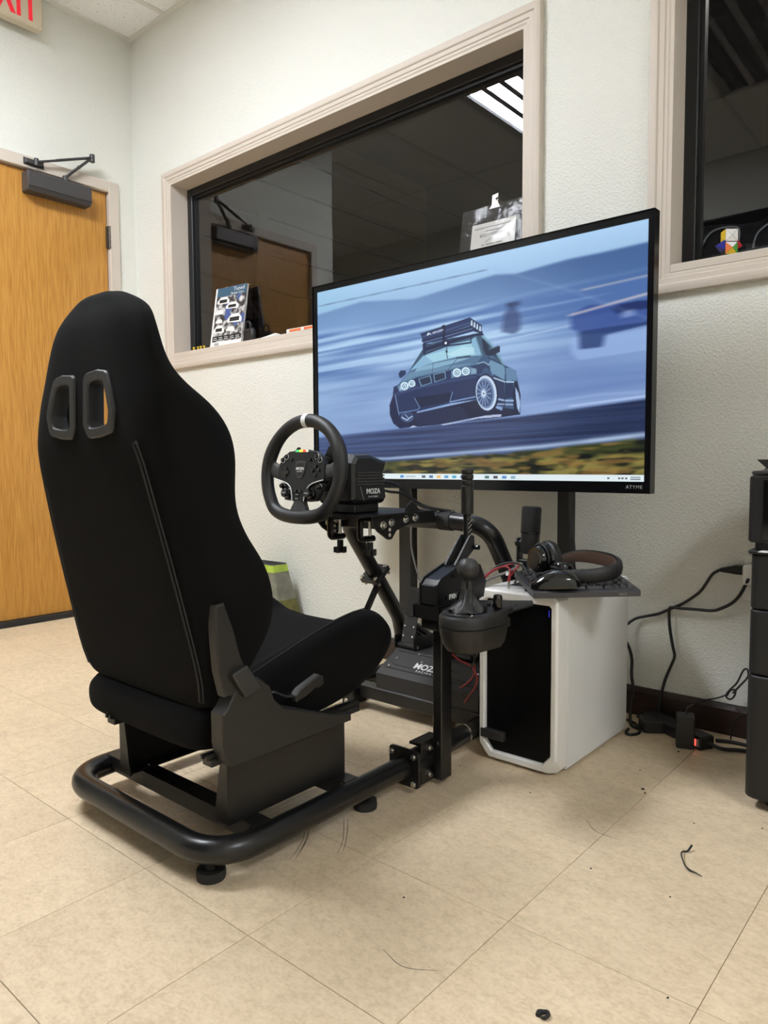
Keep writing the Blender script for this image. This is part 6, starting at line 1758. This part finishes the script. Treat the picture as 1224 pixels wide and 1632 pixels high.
# ================================================================== PLUGS AND CABLES ON THE TOWER
jk = thing('jack_plug', 'slim audio plug with red lead in the white tower top', 'plug', (.565, 1.19, .4452))
obj('barrel', MB().cyl((.565, 1.19, .4452), (.565, 1.19, .466), .0036, 12, bev=.0005), M['steel'], jk)
obj('boot', MB().cyl((.565, 1.19, .466), (.566, 1.192, .482), .0042, 12, r1=.003), M['red_cable'], jk)
obj('lead', MB().tube([(.566, 1.192, .481), (.566, 1.196, .492), (.552, 1.20, .500), (.530, 1.20, .496), (.508, 1.192, .484), (.492, 1.18, .462), (.478, 1.165, .430), (.476, 1.150, .395)], .0023, 8, sub=6), M['red_cable'], jk, 60)
single('cable', MB().tube([(.566, 1.20, .478), (.572, 1.205, .492), (.578, 1.215, .503), (.560, 1.225, .506), (.520, 1.215, .492), (.490, 1.195, .466), (.476, 1.17, .42)], .0022, 8, sub=6), M['red_cable'],
       'second red cable arching behind the audio plug on the tower', 'cable', smooth=60)
us = thing('usb_plug', 'stubby black connector plugged upright into the tower top', 'plug', (.620, 1.19, .4452))
obj('shell', MB().box(.613, .627, 1.184, 1.196, .4452, .474, .002), M['cable'], us, 30)
obj('collar', MB().box(.611, .629, 1.182, 1.198, .455, .466, .002), M['black_plastic'], us, 30)
obj('lead', MB().tube([(.620, 1.19, .473), (.616, 1.194, .487), (.602, 1.205, .500), (.570, 1.222, .508), (.53, 1.225, .504), (.498, 1.21, .484), (.480, 1.185, .452), (.474, 1.165, .40)], .0028, 8, sub=6), M['cable'], us, 60)
single('cable', MB().tube([(.470, 1.135, .418), (.480, 1.175, .447), (.507, 1.20, .466), (.540, 1.22, .482), (.570, 1.232, .500)], .0034, 8, sub=5), M['grey_cable'],
       'grey jack lead slanting up across the tower corner', 'cable', smooth=60)
single('cable', MB().tube([(.556, 1.30, .498), (.580, 1.262, .494), (.598, 1.225, .485), (.615, 1.200, .466), (.633, 1.185, .450), (.648, 1.178, .4485)], .0034, 8, sub=5), M['cable'],
       'thick black cable running from the microphone down past the mouse', 'cable', smooth=60)
single('cable', MB().tube([(.664, 1.205, .4875), (.636, 1.215, .488), (.609, 1.222, .483), (.585, 1.228, .476), (.56, 1.24, .462), (.54, 1.26, .450), (.53, 1.285, .4478)], .0016, 6, sub=5), M['cable'],
       'thin mouse lead looping over the tower vent', 'cable', smooth=60)
lt_ = MB().box(.552, .562, 1.196, 1.1975, .478, .487)
single('cable_tag', lt_, M['paper'], 'tiny white paper tag on the leads above the audio plug', 'tag', smooth=0)

# ================================================================== CORDS, OUTLET, FLOOR CLUTTER
ol = thing('wall_outlet', 'white wall outlet plate half hidden by the printer cabinet', 'outlet', (1.012, WY1, .40))
obj('plate', MB().box(.976, 1.052, WY1 - .006, WY1, .383, .507, .0025), M['white_plastic'], ol, 30)
obj('socket', MB().box(.992, 1.036, WY1 - .0085, WY1 - .0058, .452, .490, .002).box(.992, 1.036, WY1 - .0085, WY1 - .0058, .402, .440, .002), M['white_plastic'], ol, 30)
obj('plug_adaptor', MB().box(.983, 1.030, WY1 - .040, WY1 - .0088, .432, .486, .004), M['white_plastic'], ol, 30)
ca = thing('cable', 'black power cord from the white adaptor to behind the tower', 'cord', (.985, 1.72, .463))
obj('plug', MB().tube([(.982, 1.722, .470), (.962, 1.724, .469), (.940, 1.726, .467), (.922, 1.728, .465)], [.013, .013, .009, .006], 10), M['cable'], ca, 60)
A = [(.922, 1.728, .465), (.915, 1.729, .462), (.899, 1.731, .45), (.884, 1.732, .425), (.868, 1.733, .399), (.846, 1.734, .378), (.818, 1.734, .356), (.786, 1.734, .338), (.75, 1.734, .318),
     (.713, 1.732, .306), (.681, 1.728, .294), (.658, 1.715, .271), (.650, 1.69, .24), (.645, 1.65, .20)]
obj('lead', MB().tube(A, .0042, 8, sub=4), M['cable'], ca, 60)
B = [(1.000, 1.699, .449), (.988, 1.716, .428), (.972, 1.722, .397), (.952, 1.724, .374), (.924, 1.725, .356), (.902, 1.725, .348), (.859, 1.725, .346), (.816, 1.725, .344), (.792, 1.724, .3435), (.784, 1.724, .335),
     (.786, 1.726, .283), (.795, 1.728, .229), (.801, 1.728, .20), (.792, 1.728, .172), (.778, 1.7245, .132), (.772, 1.7245, .110), (.766, 1.720, .075), (.764, 1.71, .02), (.775, 1.695, .006), (.80, 1.68, .0055)]
single('cable', MB().tube(B, .0044, 8, sub=4), M['cable'], 'black power cord kinking down the wall to the floor skirting', 'cable', smooth=60)
single('cable', MB().tube([(.655, 1.604, .30), (.700, 1.615, .25), (.716, 1.62, .205), (.716, 1.622, .153), (.722, 1.622, .108), (.716, 1.62, .06), (.72, 1.612, .012), (.745, 1.606, .005)], .0045, 8, sub=5), M['cable'],
       'black cable bundle hanging down behind the right rear edge of the tower', 'cable', smooth=60)
single('cable', MB().tube([(.690, 1.66, .0045), (.725, 1.640, .0045), (.752, 1.60, .0045), (.757, 1.57, .0045), (.742, 1.548, .0045), (.728, 1.56, .0045), (.722, 1.59, .0045)], .004, 8, sub=6), M['cable'],
       'black cable loop on the floor at the rear foot of the tower', 'cable', smooth=60)
ad = thing('power_adapter', 'flat black power adapter on the floor beside the tower', 'power adapter', (.775, 1.64, 0))
obj('case', MB().cbox((.778, 1.640, .0175), (.075, .062, .035), .004, Matrix.Rotation(math.radians(35), 3, 'Z')), M['black_plastic'], ad, 30)
obj('lead', MB().tube([(.745, 1.668, .018), (.73, 1.69, .012), (.705, 1.70, .006)], .004, 8, sub=4), M['cable'], ad, 60)
ps = thing('power_strip', 'black power strip on the floor with glowing red switch', 'power strip', (.88, 1.60, 0))
dv = Vector((.948, 1.577, 0)) - Vector((.742, 1.690, 0)); an = math.atan2(dv.y, dv.x)
Rz = Matrix.Rotation(an, 3, 'Z')
cn = Vector((.842, 1.6365, .018))
obj('body', MB().cbox(cn, (.225, .052, .036), .005, Rz), M['black_plastic'], ps, 30)
sw_ = cn + Rz @ Vector((.086, -.0265, .001))
obj('switch', MB().cbox(sw_, (.024, .003, .018), .001, Rz), M['led_red'], ps, 0, label='glowing red switch')
obj('rating_plate', MB().cbox(cn + Rz @ Vector((.1045, -.0266, .002)), (.008, .0015, .020), 0, Rz), M['grey_print'], ps, 0)
obj('lead', MB().tube([cn + Rz @ Vector((.110, .006, 0)), (.975, 1.590, .010), (1.02, 1.62, .0075), (1.10, 1.645, .007), (1.2, 1.66, .0065)], .0055, 8, sub=5), M['cable'], ps, 60)
cu_ = thing('plug_adapter', 'cube-shaped black plug adapter standing against the power strip', 'power adapter', (.884, 1.567, 0))
obj('case', MB().cbox((.884, 1.5755, .043), (.046, .052, .085), .003, Matrix.Rotation(math.radians(20), 3, 'Z')), M['black_plastic'], cu_, 30)
obj('lead', MB().tube([(.884, 1.578, .084), (.880, 1.60, .096), (.870, 1.66, .085), (.868, 1.700, .080), (.893, 1.715, .092), (.926, 1.718, .105), (.951, 1.716, .120)], .0022, 6, sub=5), M['cable'], cu_, 60)
single('cable', MB().tube([(.951, 1.712, .118), (.960, 1.710, .135), (.973, 1.710, .138), (.970, 1.708, .120), (.959, 1.708, .110), (.949, 1.709, .118), (.958, 1.711, .136), (.975, 1.714, .158), (.990, 1.715, .195), (1.0, 1.715, .2), (1.002, 1.715, .18), (.984, 1.713, .153), (.966, 1.711, .128)], .0026, 8, sub=5),
       M['cable'], 'coiled and tied thin cable against the wall left of the cabinet', 'cable', smooth=60)
single('cable', MB().tube([(.94, 1.655, .005), (.975, 1.67, .005), (1.02, 1.672, .005), (1.10, 1.68, .005)], .005, 8, sub=5), M['cable'],
       'straight black cable on the floor running under the cabinet', 'cable', smooth=60)
single('cable', MB().tube([(.969, 1.69, .004), (.970, 1.70, .038), (.982, 1.702, .063), (1.001, 1.70, .08), (1.04, 1.70, .085)], .002, 6, sub=5), M['cable'],
       'thin cable rising off the floor at the skirting by the cabinet', 'cable', smooth=60)
single('cable', MB().tube([(.573, 1.500, .70), (.577, 1.5, .619), (.588, 1.5, .565), (.594, 1.5, .516), (.592, 1.505, .47), (.58, 1.60, .30)], .003, 8, sub=5), M['cable'],
       'black cable hanging beside the right stand post under the television', 'cable', smooth=60)
single('cable', MB().tube([(-.006, 1.505, .70), (.004, 1.5, .637), (.001, 1.5, .531), (.006, 1.5, .468), (.035, 1.5, .386), (.070, 1.505, .33), (.09, 1.52, .25)], .003, 8, sub=5), M['grey_cable'],
       'grey cable hanging beside the left stand post under the television', 'cable', smooth=60)
# floor debris
cz = .0032
curl = [(1.074, 1.038), (1.071, 1.023), (1.065, 1.016), (1.069, .992), (1.083, .969), (1.097, .956), (1.108, .954), (1.121, .949)]
single('cable_tie', MB().tube([(x, y, cz + (.006 if k in (0, 3) else 0)) for k, (x, y) in enumerate(curl)], [.0022, .0018, .0016, .0014, .0013, .0018, .0012, .0006], 6, sub=5), M['rubber'],
       'curled black cable tie lying on the open floor', 'cable tie', smooth=60)
bt_ = [(1.056, .451), (1.055, .457), (1.059, .462), (1.063, .465), (1.0665, .461), (1.066, .453), (1.061, .450)]
single('rubber_scrap', MB().tube([(x, y, .003) for x, y in bt_], [.004, .0042, .003, .0026, .0028, .0024, .0016], 7, sub=4), M['rubber'],
       'small hooked scrap of black rubber near the bottom edge of the picture', 'scrap', smooth=60)
CRL = ['largest dark crumb on the floor right of the tower', 'dark crumb touching the largest one right of the tower', 'dark speck between the tower and the power strip on open floor',
       'dark speck just in front of the tower front right foot', 'dark speck on the open floor below the curled cable tie', 'dark speck on the floor below the shifter post',
       'dark speck mid-floor on the tile left of the cable tie', 'dark speck on the floor above the curled cable tie', 'dark crumb in front of the cube plug adapter',
       'dark speck by the left foot of the drawer cabinet', 'dark speck near the lower right corner of the floor', 'dark speck on the floor in front of the seat frame']
for k, (x, y, s) in enumerate(((.899, 1.24, .0042), (.910, 1.223, .003), (.852, 1.342, .002), (.705, 1.056, .0018), (1.097, .851, .0018), (.494, 1.078, .0018), (.951, .847, .002), (1.043, 1.15, .0018), (.886, 1.52, .003), (1.159, 1.219, .002), (1.18, .603, .002), (.739, .548, .002))):
    m_ = MB().lathe([(s * .3, 0), (s, s * .3), (s * .7, s * .8), (s * .1, s)], (0, 0, 0), 7)
    for v in m_.v: v.x += x + random.uniform(-.3, .3) * s; v.y += y
    single('crumb', m_, M['rubber'], CRL[k], 'crumb', 'crumbs of dirt scattered on the floor')

# ================================================================== PRINTER AND CABINET
cab = thing('drawer_cabinet', 'black three-tier plastic drawer cabinet at the right edge', 'cabinet', (1.36, 1.52, 0))
AX0, AX1, AY0, AY1 = 1.100, 1.66, 1.292, 1.715
def rbox(z0, z1, x0=AX0, x1=AX1, y0=AY0, y1=AY1, r=.022, b=.003):
    pl = round_poly([(x0, y0), (x1, y0), (x1, y1), (x0, y1)], r, 5)
    return MB().prism(pl, 'z', z0, z1, b)
obj('plinth', rbox(.026, .300, r=.03), M['cab'], cab, 30)
obj('drawer', rbox(.3025, .444, AX0 + .002, AX1 - .002, AY0 + .002), M['cab'], cab, 30)
obj('drawer', rbox(.4465, .566, AX0 + .002, AX1 - .002, AY0 + .002), M['cab'], cab, 30)
obj('top', rbox(.566, .574, AX0 - .004, AX1 + .004, AY0 - .004, AY1, .02, .002), M['cab'], cab, 30)
for x in (AX0 + .05, AX1 - .05):
    for y in (AY0 + .05, AY1 - .05):
        obj('castor', MB().cyl((x - .012, y, .0135), (x + .012, y, .0135), .0135, 16, bev=.002).box(x - .016, x + .016, y - .012, y + .012, .020, .027), M['rubber'], cab, 30)
pr = thing('printer', 'black office printer on the cabinet at the right edge', 'printer', (1.36, 1.5, .574))
obj('base', rbox(.5745, .592, AX0 + .008, AX1 - .02, 1.300, 1.69, .012, .002), M['printer'], pr, 30)
obj('housing', rbox(.592, .736, AX0 - .002, AX1 - .02, 1.283, 1.69, .014, .004), M['printer'], pr, 30)
obj('front_recess', MB().box(1.128, 1.60, 1.2795, 1.2832, .600, .728, .001), M['gloss'], pr, 30)
lid = rbox(.737, .746, AX0 + .001, AX1 - .022, 1.284, 1.69, .014, .003)
obj('lid', lid, M['grey_plastic'], pr, 30)
fd = MB().add([(1.104, 1.45, .746), (1.60, 1.45, .746), (1.60, 1.66, .800), (1.104, 1.66, .800), (1.104, 1.455, .743), (1.60, 1.455, .743), (1.60, 1.665, .797), (1.104, 1.665, .797)], [(0, 1, 2, 3), (7, 6, 5, 4), (0, 4, 5, 1), (1, 5, 6, 2), (2, 6, 7, 3), (3, 7, 4, 0)])
obj('feeder_flap', MB().prism([(1.112, .770), (1.56, .770), (1.56, .748), (1.135, .748)], 'y', 1.286, 1.300, .001), M['printer'], pr, 30)
obj('rear_support', MB().prism([(1.36, .7465), (1.44, .7465), (1.60, .795), (1.596, .799)], 'x', 1.108, 1.58), M['grey_plastic'], pr, 20)
single('paper_sheet', MB().box(1.125, 1.40, 1.262, 1.298, .5742, .5752), M['paper'], 'white paper sheets sticking out under the printer', 'paper', smooth=0)
single('paper_sheet', MB().box(1.127, 1.34, 1.315, 1.355, .7465, .7485), M['paper'], 'white paper lying on the printer lid', 'paper', smooth=0)

# ================================================================== THINGS ON THE WINDOW SILLS
SZ = 1.3295
mg = thing('magazine', 'car magazine with dark cover propped upright on the long window sill', 'magazine', (-1.32, 1.77, SZ))
# front cover as flat print: procedural patches
q = NT('magazine_cover')
tc = q.node('ShaderNodeTexCoord')
vo = q.node('ShaderNodeTexVoronoi', Scale=22.); q.link(tc.outputs['Object'], vo.inputs['Vector'])
nz = q.node('ShaderNodeTexNoise', Scale=38., Detail=4.0); q.link(tc.outputs['Object'], nz.inputs['Vector'])
cr = q.node('ShaderNodeValToRGB'); cr.color_ramp.interpolation = 'LINEAR'; e = cr.color_ramp.elements
e[0].position = .44; e[0].color = (.025, .025, .032, 1); e[1].position = .62; e[1].color = (.62, .62, .62, 1)
q.link(nz.outputs[0], cr.inputs[0])
hs = q.node('ShaderNodeMix', data_type='RGBA'); q.link(vo.outputs['Color'], hs.inputs[0])
sx = q.node('ShaderNodeSeparateColor'); q.link(vo.outputs['Color'], sx.inputs[0])
st1 = q.node('ShaderNodeMath', operation='GREATER_THAN'); st1.inputs[1].default_value = .80; q.link(sx.outputs[0], st1.inputs[0])
q.link(st1.outputs[0], hs.inputs[0]); q.link(cr.outputs[0], hs.inputs[6]); hs.inputs[7].default_value = (.05, .10, .30, 1)
q.link(hs.outputs[2], q.p.inputs['Base Color']); q.p.inputs['Roughness'].default_value = .3
M['cover'] = q.m
m0, m1 = Vector((-1.437, 1.752, SZ)), Vector((-1.232, 1.772, SZ))
ux = (m1 - m0).normalized(); uz = Vector((0, .16, 1)).normalized(); un = ux.cross(uz).normalized()
MH, MWd = .290, .212
fm = frame_m(m0, ux, uz)
pg = MB().box(.001, MWd - .001, .001, MH - .001, -.0105, -.0012).xf(fm); obj('pages', pg, M['paper'], mg, 0)
cvr = obj('cover', MB().box(0, MWd, 0, MH, -.0012, 0).box(0, MWd, 0, MH, -.0117, -.0105).box(0, .0015, 0, MH, -.0105, -.0012).xf(fm), M['cover'], mg, 0)
car = MB()
def blob(x, y, w, h):
    car.prism(round_poly([(x - w, y - h * .6), (x + w, y - h * .75), (x + w * .95, y), (x + w * .45, y + h * .75), (x - w * .45, y + h * .7), (x - w * .95, y)], .006, 2), 'z', .0001, .0004)
for x, y, w, h in ((.060, .225, .042, .024), (.125, .195, .045, .022), (.04, .170, .030, .016), (.150, .130, .050, .030), (.05, .085, .038, .026), (.13, .080, .030, .016), (.045, .125, .024, .014)):
    blob(x, y, w, h)
obj('cover_cars', car.xf(fm), M['white_print'], cvr, 0)
dk_ = MB()
for x, y, w, h in ((.060, .222, .026, .008), (.125, .192, .026, .007), (.150, .126, .032, .010), (.05, .082, .022, .008)): dk_.box(x - w, x + w, y - h, y + h, .0004, .0006)
dk_.box(.004, MWd - .004, .030, .052, .0001, .0003)
obj('cover_windscreens', dk_.xf(fm), M['rubber'], cvr, 0)
wt = MB().box(.002, MWd - .002, .002, .024, .0001, .0004).box(.002, .012, .024, MH - .002, .0001, .0004)
obj('cover_margin', wt.xf(fm), M['white_print'], cvr, 0)
bl = MB().box(.013, MWd - .002, .245, MH - .002, .0001, .0003)
M['cover_blue'] = mat('cover_blue', (.03, .10, .17), .35)
obj('cover_sky', bl.xf(fm), M['cover_blue'], cvr, 0)
tx = text_mb('Tuned', .026, .0001, space=1.1).xf(Matrix.Translation((.160, .274, .0006))).join(text_mb('Street Cars', .0165, .0001, space=1.1).xf(Matrix.Translation((.150, .254, .0006))))
for k in range(5): tx.join(MB().box(.018 + k * .038, .018 + k * .038 + .028, .0335, .036, .0004, .0005)); tx.join(MB().box(.018 + k * .038, .018 + k * .038 + .024, .042, .0445, .0004, .0005))
obj('lettering', tx.xf(fm), M['white_print'], cvr, 0)
br = MB()
for k in range(9): br.box(.030 + k * .0035, .030 + k * .0035 + .0018, .006, .018, .0005, .0006)
obj('barcode', br.xf(fm), M['rubber'], cvr, 0)
for k, x in enumerate((-1.585, -1.556, -1.527, -1.505)):
    m_ = MB().lathe([(.007, 0), (.0075, .002), (.004, .006), (.0038, .014), (.0065, .018), (.006, .020), (.001, .0205)], (x, 1.765 + .004 * (k % 2), SZ), 12)
    single('push_pin', m_, M['yellow'], ['leftmost yellow push pin on the long window sill', 'second yellow push pin from the left on the long sill', 'third yellow push pin from the left on the long sill', 'yellow push pin nearest the magazine on the long sill'][k], 'push pin', 'yellow push pins on the sill')
ph = thing('pouch', 'small black pouch with loop standing behind the magazine', 'pouch', (-1.205, 1.805, SZ))
obj('bag', MB().cbox((-1.205, 1.805, SZ + .035), (.085, .030, .070), .010), M['leather'], ph, 40)
obj('loop', MB().tube([(-1.225, 1.80, SZ + .062), (-1.222, 1.80, SZ + .092), (-1.205, 1.80, SZ + .102), (-1.188, 1.80, SZ + .092), (-1.185, 1.80, SZ + .062)], .005, 8, sub=5), M['leather'], ph, 60)
wp = MB().add([(-1.075, 1.75, SZ + .001), (-.945, 1.735, SZ + .001), (-.935, 1.80, SZ + .004), (-1.025, 1.81, SZ + .030), (-1.075, 1.75, SZ), (-.945, 1.735, SZ), (-.935, 1.80, SZ + .003), (-1.025, 1.81, SZ + .029)],
              [(0, 1, 2, 3), (7, 6, 5, 4), (0, 4, 5, 1), (1, 5, 6, 2), (2, 6, 7, 3), (3, 7, 4, 0)])
single('paper_sheet', wp, M['paper'], 'crumpled white paper on the long sill right of the magazine', 'paper', smooth=0)
oc = thing('leaflet', 'orange and white leaflet on the long sill at the left television corner', 'leaflet', (-.79, 1.755, SZ))
obj('card', MB().cbox((-.775, 1.752, SZ + .008), (.19, .03, .016), .001), M['paper'], oc, 0)
obj('print', MB().box(-.850, -.778, 1.7358, 1.7368, SZ + .003, SZ + .013).box(-.760, -.69, 1.7358, 1.7368, SZ + .003, SZ + .013), M['orange'], oc, 0)
# clear bag with a printed card and a hanger hook
pb_ = thing('plastic_bag', 'clear plastic bag with white hook and printed card leaning in the window', 'bag', (.135, 1.77, SZ))
bx0, bx1 = .000, .272
def bagpt(u, v, d): return Vector((bx0 + (bx1 - bx0) * u + .012 * (1 - v) * 0, 1.752 + .055 * v + d, SZ + .332 * v))
rng2 = random.Random(5)
gu, gv = 12, 14
F = []; 
grid = [[None] * (gu + 1) for _ in range(gv + 1)]
vs = []; fs = []
for j in range(gv + 1):
    for i in range(gu + 1):
        d = 0 if i in (0, gu) or j in (0, gv) else -.010 * math.sin(PI * i / gu) * math.sin(PI * j / gv) + rng2.uniform(-.0035, .0035)
        vs.append(bagpt(i / gu, j / gv, d))
n0 = len(vs)
for j in range(gv + 1):
    for i in range(gu + 1):
        v = vs[j * (gu + 1) + i]; vs.append(Vector((v.x, bagpt(i / gu, j / gv, 0).y + .0035 + (0 if i in (0, gu) or j in (0, gv) else .005), v.z)))
for b0 in (0, n0):
    for j in range(gv):
        for i in range(gu):
            a = b0 + j * (gu + 1) + i
            fs.append((a, a + 1, a + gu + 2, a + gu + 1))
for i in range(gu):
    a = i; fs.append((a, a + 1, n0 + a + 1, n0 + a)); a = gv * (gu + 1) + i; fs.append((a, a + 1, n0 + a + 1, n0 + a))
for j in range(gv):
    a = j * (gu + 1); c_ = a + gu + 1; fs.append((a, c_, n0 + c_, n0 + a)); a += gu; c_ = a + gu + 1; fs.append((a, c_, n0 + c_, n0 + a))
obj('film', MB().add(vs, fs), M['polybag'], pb_, 60)
cd = MB()
P4 = [bagpt(.17, .02, .001), bagpt(.82, .02, .001), bagpt(.82, .82, .001), bagpt(.17, .82, .001)]
P5 = [p + Vector((0, .0008, 0)) for p in P4]
cd.add(P4 + P5, [(0, 1, 2, 3), (7, 6, 5, 4), (0, 4, 5, 1), (1, 5, 6, 2), (2, 6, 7, 3), (3, 7, 4, 0)])
card = obj('card', cd, M['pcard'], pb_, 0)
cx = (bx0 + bx1) / 2 - .002
Yv = Vector((0, .055, .332)).normalized()
fm2 = frame_m(bagpt(.495, .62, .0003), (1, 0, 0), Yv)
tx = text_mb('BORGWARD', .017, .0001).xf(Matrix.Translation((0, .022, 0))) if False else text_mb('BODYWORKS', .0165, .0001).xf(Matrix.Translation((0, .022, 0)))
for k, (w, y) in enumerate(((.150, .050), (.060, .036), (.085, -.012), (.090, -.022), (.075, -.030))):
    n = int(w / .006)
    for i in range(n):
        if rng2.random() > .2: tx.join(MB().box(-w / 2 + i * .006, -w / 2 + i * .006 + .0045, y - .0015, y + .0015, 0, .0002))
arc = [(-.055 + .11 * t, -.062 + .030 * math.sin(PI * t) ** .7, .0002) for t in np.linspace(0, 1, 14)]
tx.tube(arc, .0007, 4).tube([(-.03 + .06 * t, -.004 + .012 * math.sin(PI * t), .0002) for t in np.linspace(0, 1, 10)], .0006, 4)
for x in (-.035, .035): tx.tube([(x + .012 * math.cos(a), -.062 + .012 * math.sin(a), .0002) for a in np.linspace(0, 2 * PI, 12)], .0007, 4)
obj('card_print', tx.xf(fm2), M['grey_plastic'], card, 0)
hk = MB()
hp_ = [(-.022, 0), (.022, 0), (.016, .012), (.012, .020), (.012, .030), (.004, .024), (.002, .034), (.012, .036), (.012, .050), (-.012, .046), (-.012, .012)]
hk.prism(hp_, 'z', -.0006, .0006).xf(frame_m(bagpt(.49, 1.0, -.003) - Vector((0, 0, .014)), (1, 0, 0), (0, .1, 1)))
obj('hook', hk, M['white_print'], pb_, 0)

# star puzzle in the right window
pz = thing('star_puzzle', 'star-shaped magnetic puzzle with coloured triangles on the right sill', 'puzzle', (.912, 1.765, SZ))
PZC = Vector((.912, 1.765, SZ + .036))
pc_cols = {'w': (.80, .80, .80), 'o': (.78, .20, .05), 'g': (.06, .30, .04), 'y': (.75, .52, .03), 'b': (.02, .02, .28), 'r': (.55, .02, .03), 'k': (.01, .01, .01)}
PM = {k: mat('puzzle_' + k, v, .35) for k, v in pc_cols.items()}
Rp = Matrix.Rotation(math.radians(38), 3, 'Z')
H = .0165
def ptri(a, b__, c__, d, key):
    """a thin coloured wedge tile"""
    V = [Vector(p) for p in (a, b__, c__, d)]
    ce = (V[0] + V[1] + V[2]) / 3
    V2 = [ce + (v - ce) * .95 for v in V[:3]] + [V[3]]
    m = MB().add([PZC + Rp @ v for v in V2], [(0, 1, 2), (0, 3, 1), (1, 3, 2), (2, 3, 0)])
    obj('facet', m, PM[key], pz, 0)
def face(cn, ax, hx, hy, key4, depth):
    cn = Vector(cn); n = Vector(ax)
    hx = Vector(hx); hy = Vector(hy)
    q4 = [cn - hx - hy, cn + hx - hy, cn + hx + hy, cn - hx + hy]
    ap = cn + n * depth
    for k in range(4):
        ptri(q4[k], q4[(k + 1) % 4], ap, cn - n * .010, key4[k])
core = MB().cbox(PZC + Vector((0, 0, -H * .95)), (H * 1.9, H * 1.9, H * 1.9), 0, Rp).cbox(PZC + Vector((0, 0, H * 1.05)), (H * 1.9, H * 1.9, H * 1.9), 0, Rp)
obj('core', core, PM['k'], pz, 0)
zc1, zc2 = -H, H * 1.1
h = H
face((0, -h, zc1), (0, -1, 0), (h, 0, 0), (0, 0, h), ['y', 'g', 'w', 'o'], .007)
face((0, -h, zc2), (0, -1, 0), (h, 0, 0), (0, 0, h), ['w', 'w', 'w', 'w'], .004)
face((h, 0, zc2), (1, 0, 0), (0, h, 0), (0, 0, h), ['w', 'w', 'w', 'w'], .005)
face((h, 0, zc1 + h * .6), (1, 0, 0), (0, h, 0), (0, 0, h * .8), ['r', 'r', 'r', 'r'], .020)
face((-h, 0, zc1 + h * .6), (-1, 0, 0), (0, -h, 0), (0, 0, h * .8), ['b', 'b', 'g', 'g'], .022)
face((-h, 0, zc2), (-1, 0, 0), (0, -h, 0), (0, 0, h), ['y', 'y', 'y', 'y'], .004)
face((0, 0, zc2 + h), (0, 0, 1), (h, 0, 0), (0, h, 0), ['w', 'w', 'w', 'w'], .003)

# black vinyl upholstery lying behind the right window
vy = thing('vinyl_cover', 'black vinyl cover with grey piping lying behind the right window', 'cover', (1.7, 2.0, 1.18))
gs = []
for i in range(40):
    x = .70 + i * .05
    ring = []
    for t in np.linspace(0, 1, 9):
        zz = 1.16 + (.37 - .015 * math.sin(i * .5)) * math.sin(t * PI / 2)
        ring.append(Vector((x, 1.945 + .16 * t + .012 * math.sin(i * 1.1 + t * 4), zz + .006 * math.sin(i * 1.7 + 5 * t))))
    ring += [Vector((x, 2.14, 1.16))]
    gs.append(ring)
obj('sheet', MB().loft(gs), M['vinyl'], vy, 60)
def vz(x, t):
    i = (x - .70) / .05
    return Vector((x, 1.945 + .16 * t + .012 * math.sin(i * 1.1 + t * 4) - .004, 1.16 + (.37 - .015 * math.sin(i * .5)) * math.sin(t * PI / 2) + .006 * math.sin(i * 1.7 + 5 * t) + .006))
pp_ = MB()
for k in range(12):
    x = .76 + k * .15
    P = [vz(x + .0, t) for t in (.25, .4, .6)] + [vz(x + .03, .72), vz(x + .09, .72)] + [vz(x + .105, t) for t in (.6, .4, .25)]
    pp_.tube(P, .003, 5, sub=3)
obj('piping', pp_, M['pipe_grey'], vy, 60)

# shopping bag behind the seat
sb = thing('shopping_bag', 'grey reusable shopping bag with lime top band behind the seat', 'bag', (-.93, 1.62, 0))
def bagring(z, e=0.0):
    t = z / .342
    x1 = -.758 - .070 * t - e; x0 = -1.02 + e; y0 = 1.600 + e; y1 = 1.735 - .055 * t - e
    return [Vector((x0, y0, z)), Vector((x1 - .006, y0, z)), Vector((x1, y0 + .006, z)), Vector((x1 + .008 * (1 - t), (y0 + y1) / 2, z)), Vector((x1, y1, z)), Vector((x0, y1, z))]
obj('body', MB().loft([bagring(z) for z in (.001, .06, .12, .18, .24, .308)]), M['bag_grey'], sb, 30)
obj('print_panel', MB().loft([bagring(z, -.0012) for z in (.03, .10, .19)], cap=False), M['bag_olive'], sb, 30)
obj('top_band', MB().loft([bagring(.308, -.001), bagring(.338, -.001)], cap=False), M['lime'], sb, 30, label='lime green top band')
obj('lining', MB().loft([bagring(.338, -.0005), bagring(.343, .001), bagring(.343, .004), bagring(.312, .004)], cap=False), M['dark_paint'], sb, 30)

# black curtain on the wall behind the camera (seen mirrored in the right window)
ct = thing('curtain', 'black curtain on the wall behind the camera, mirrored in the right window', 'curtain', (-.1, WY0 + .05, .4))
rg = []
for i in range(80):
    x = -1.1 + i * .026
    y = WY0 + .05 + .014 * math.sin(i * 1.25)
    rg.append([Vector((x, y, .40)), Vector((x, y, 2.525)), Vector((x, y - .004, 2.525)), Vector((x, y - .004, .40))])
obj('cloth', MB().loft(rg), M['fabric'], ct, 60)
obj('rod', MB().cyl((-1.16, WY0 + .05, 2.53), (1.02, WY0 + .05, 2.53), .009, 12).cyl((-1.13, WY0, 2.53), (-1.13, WY0 + .05, 2.53), .006, 10).cyl((.99, WY0, 2.53), (.99, WY0 + .05, 2.53), .006, 10), M['powder'], ct)
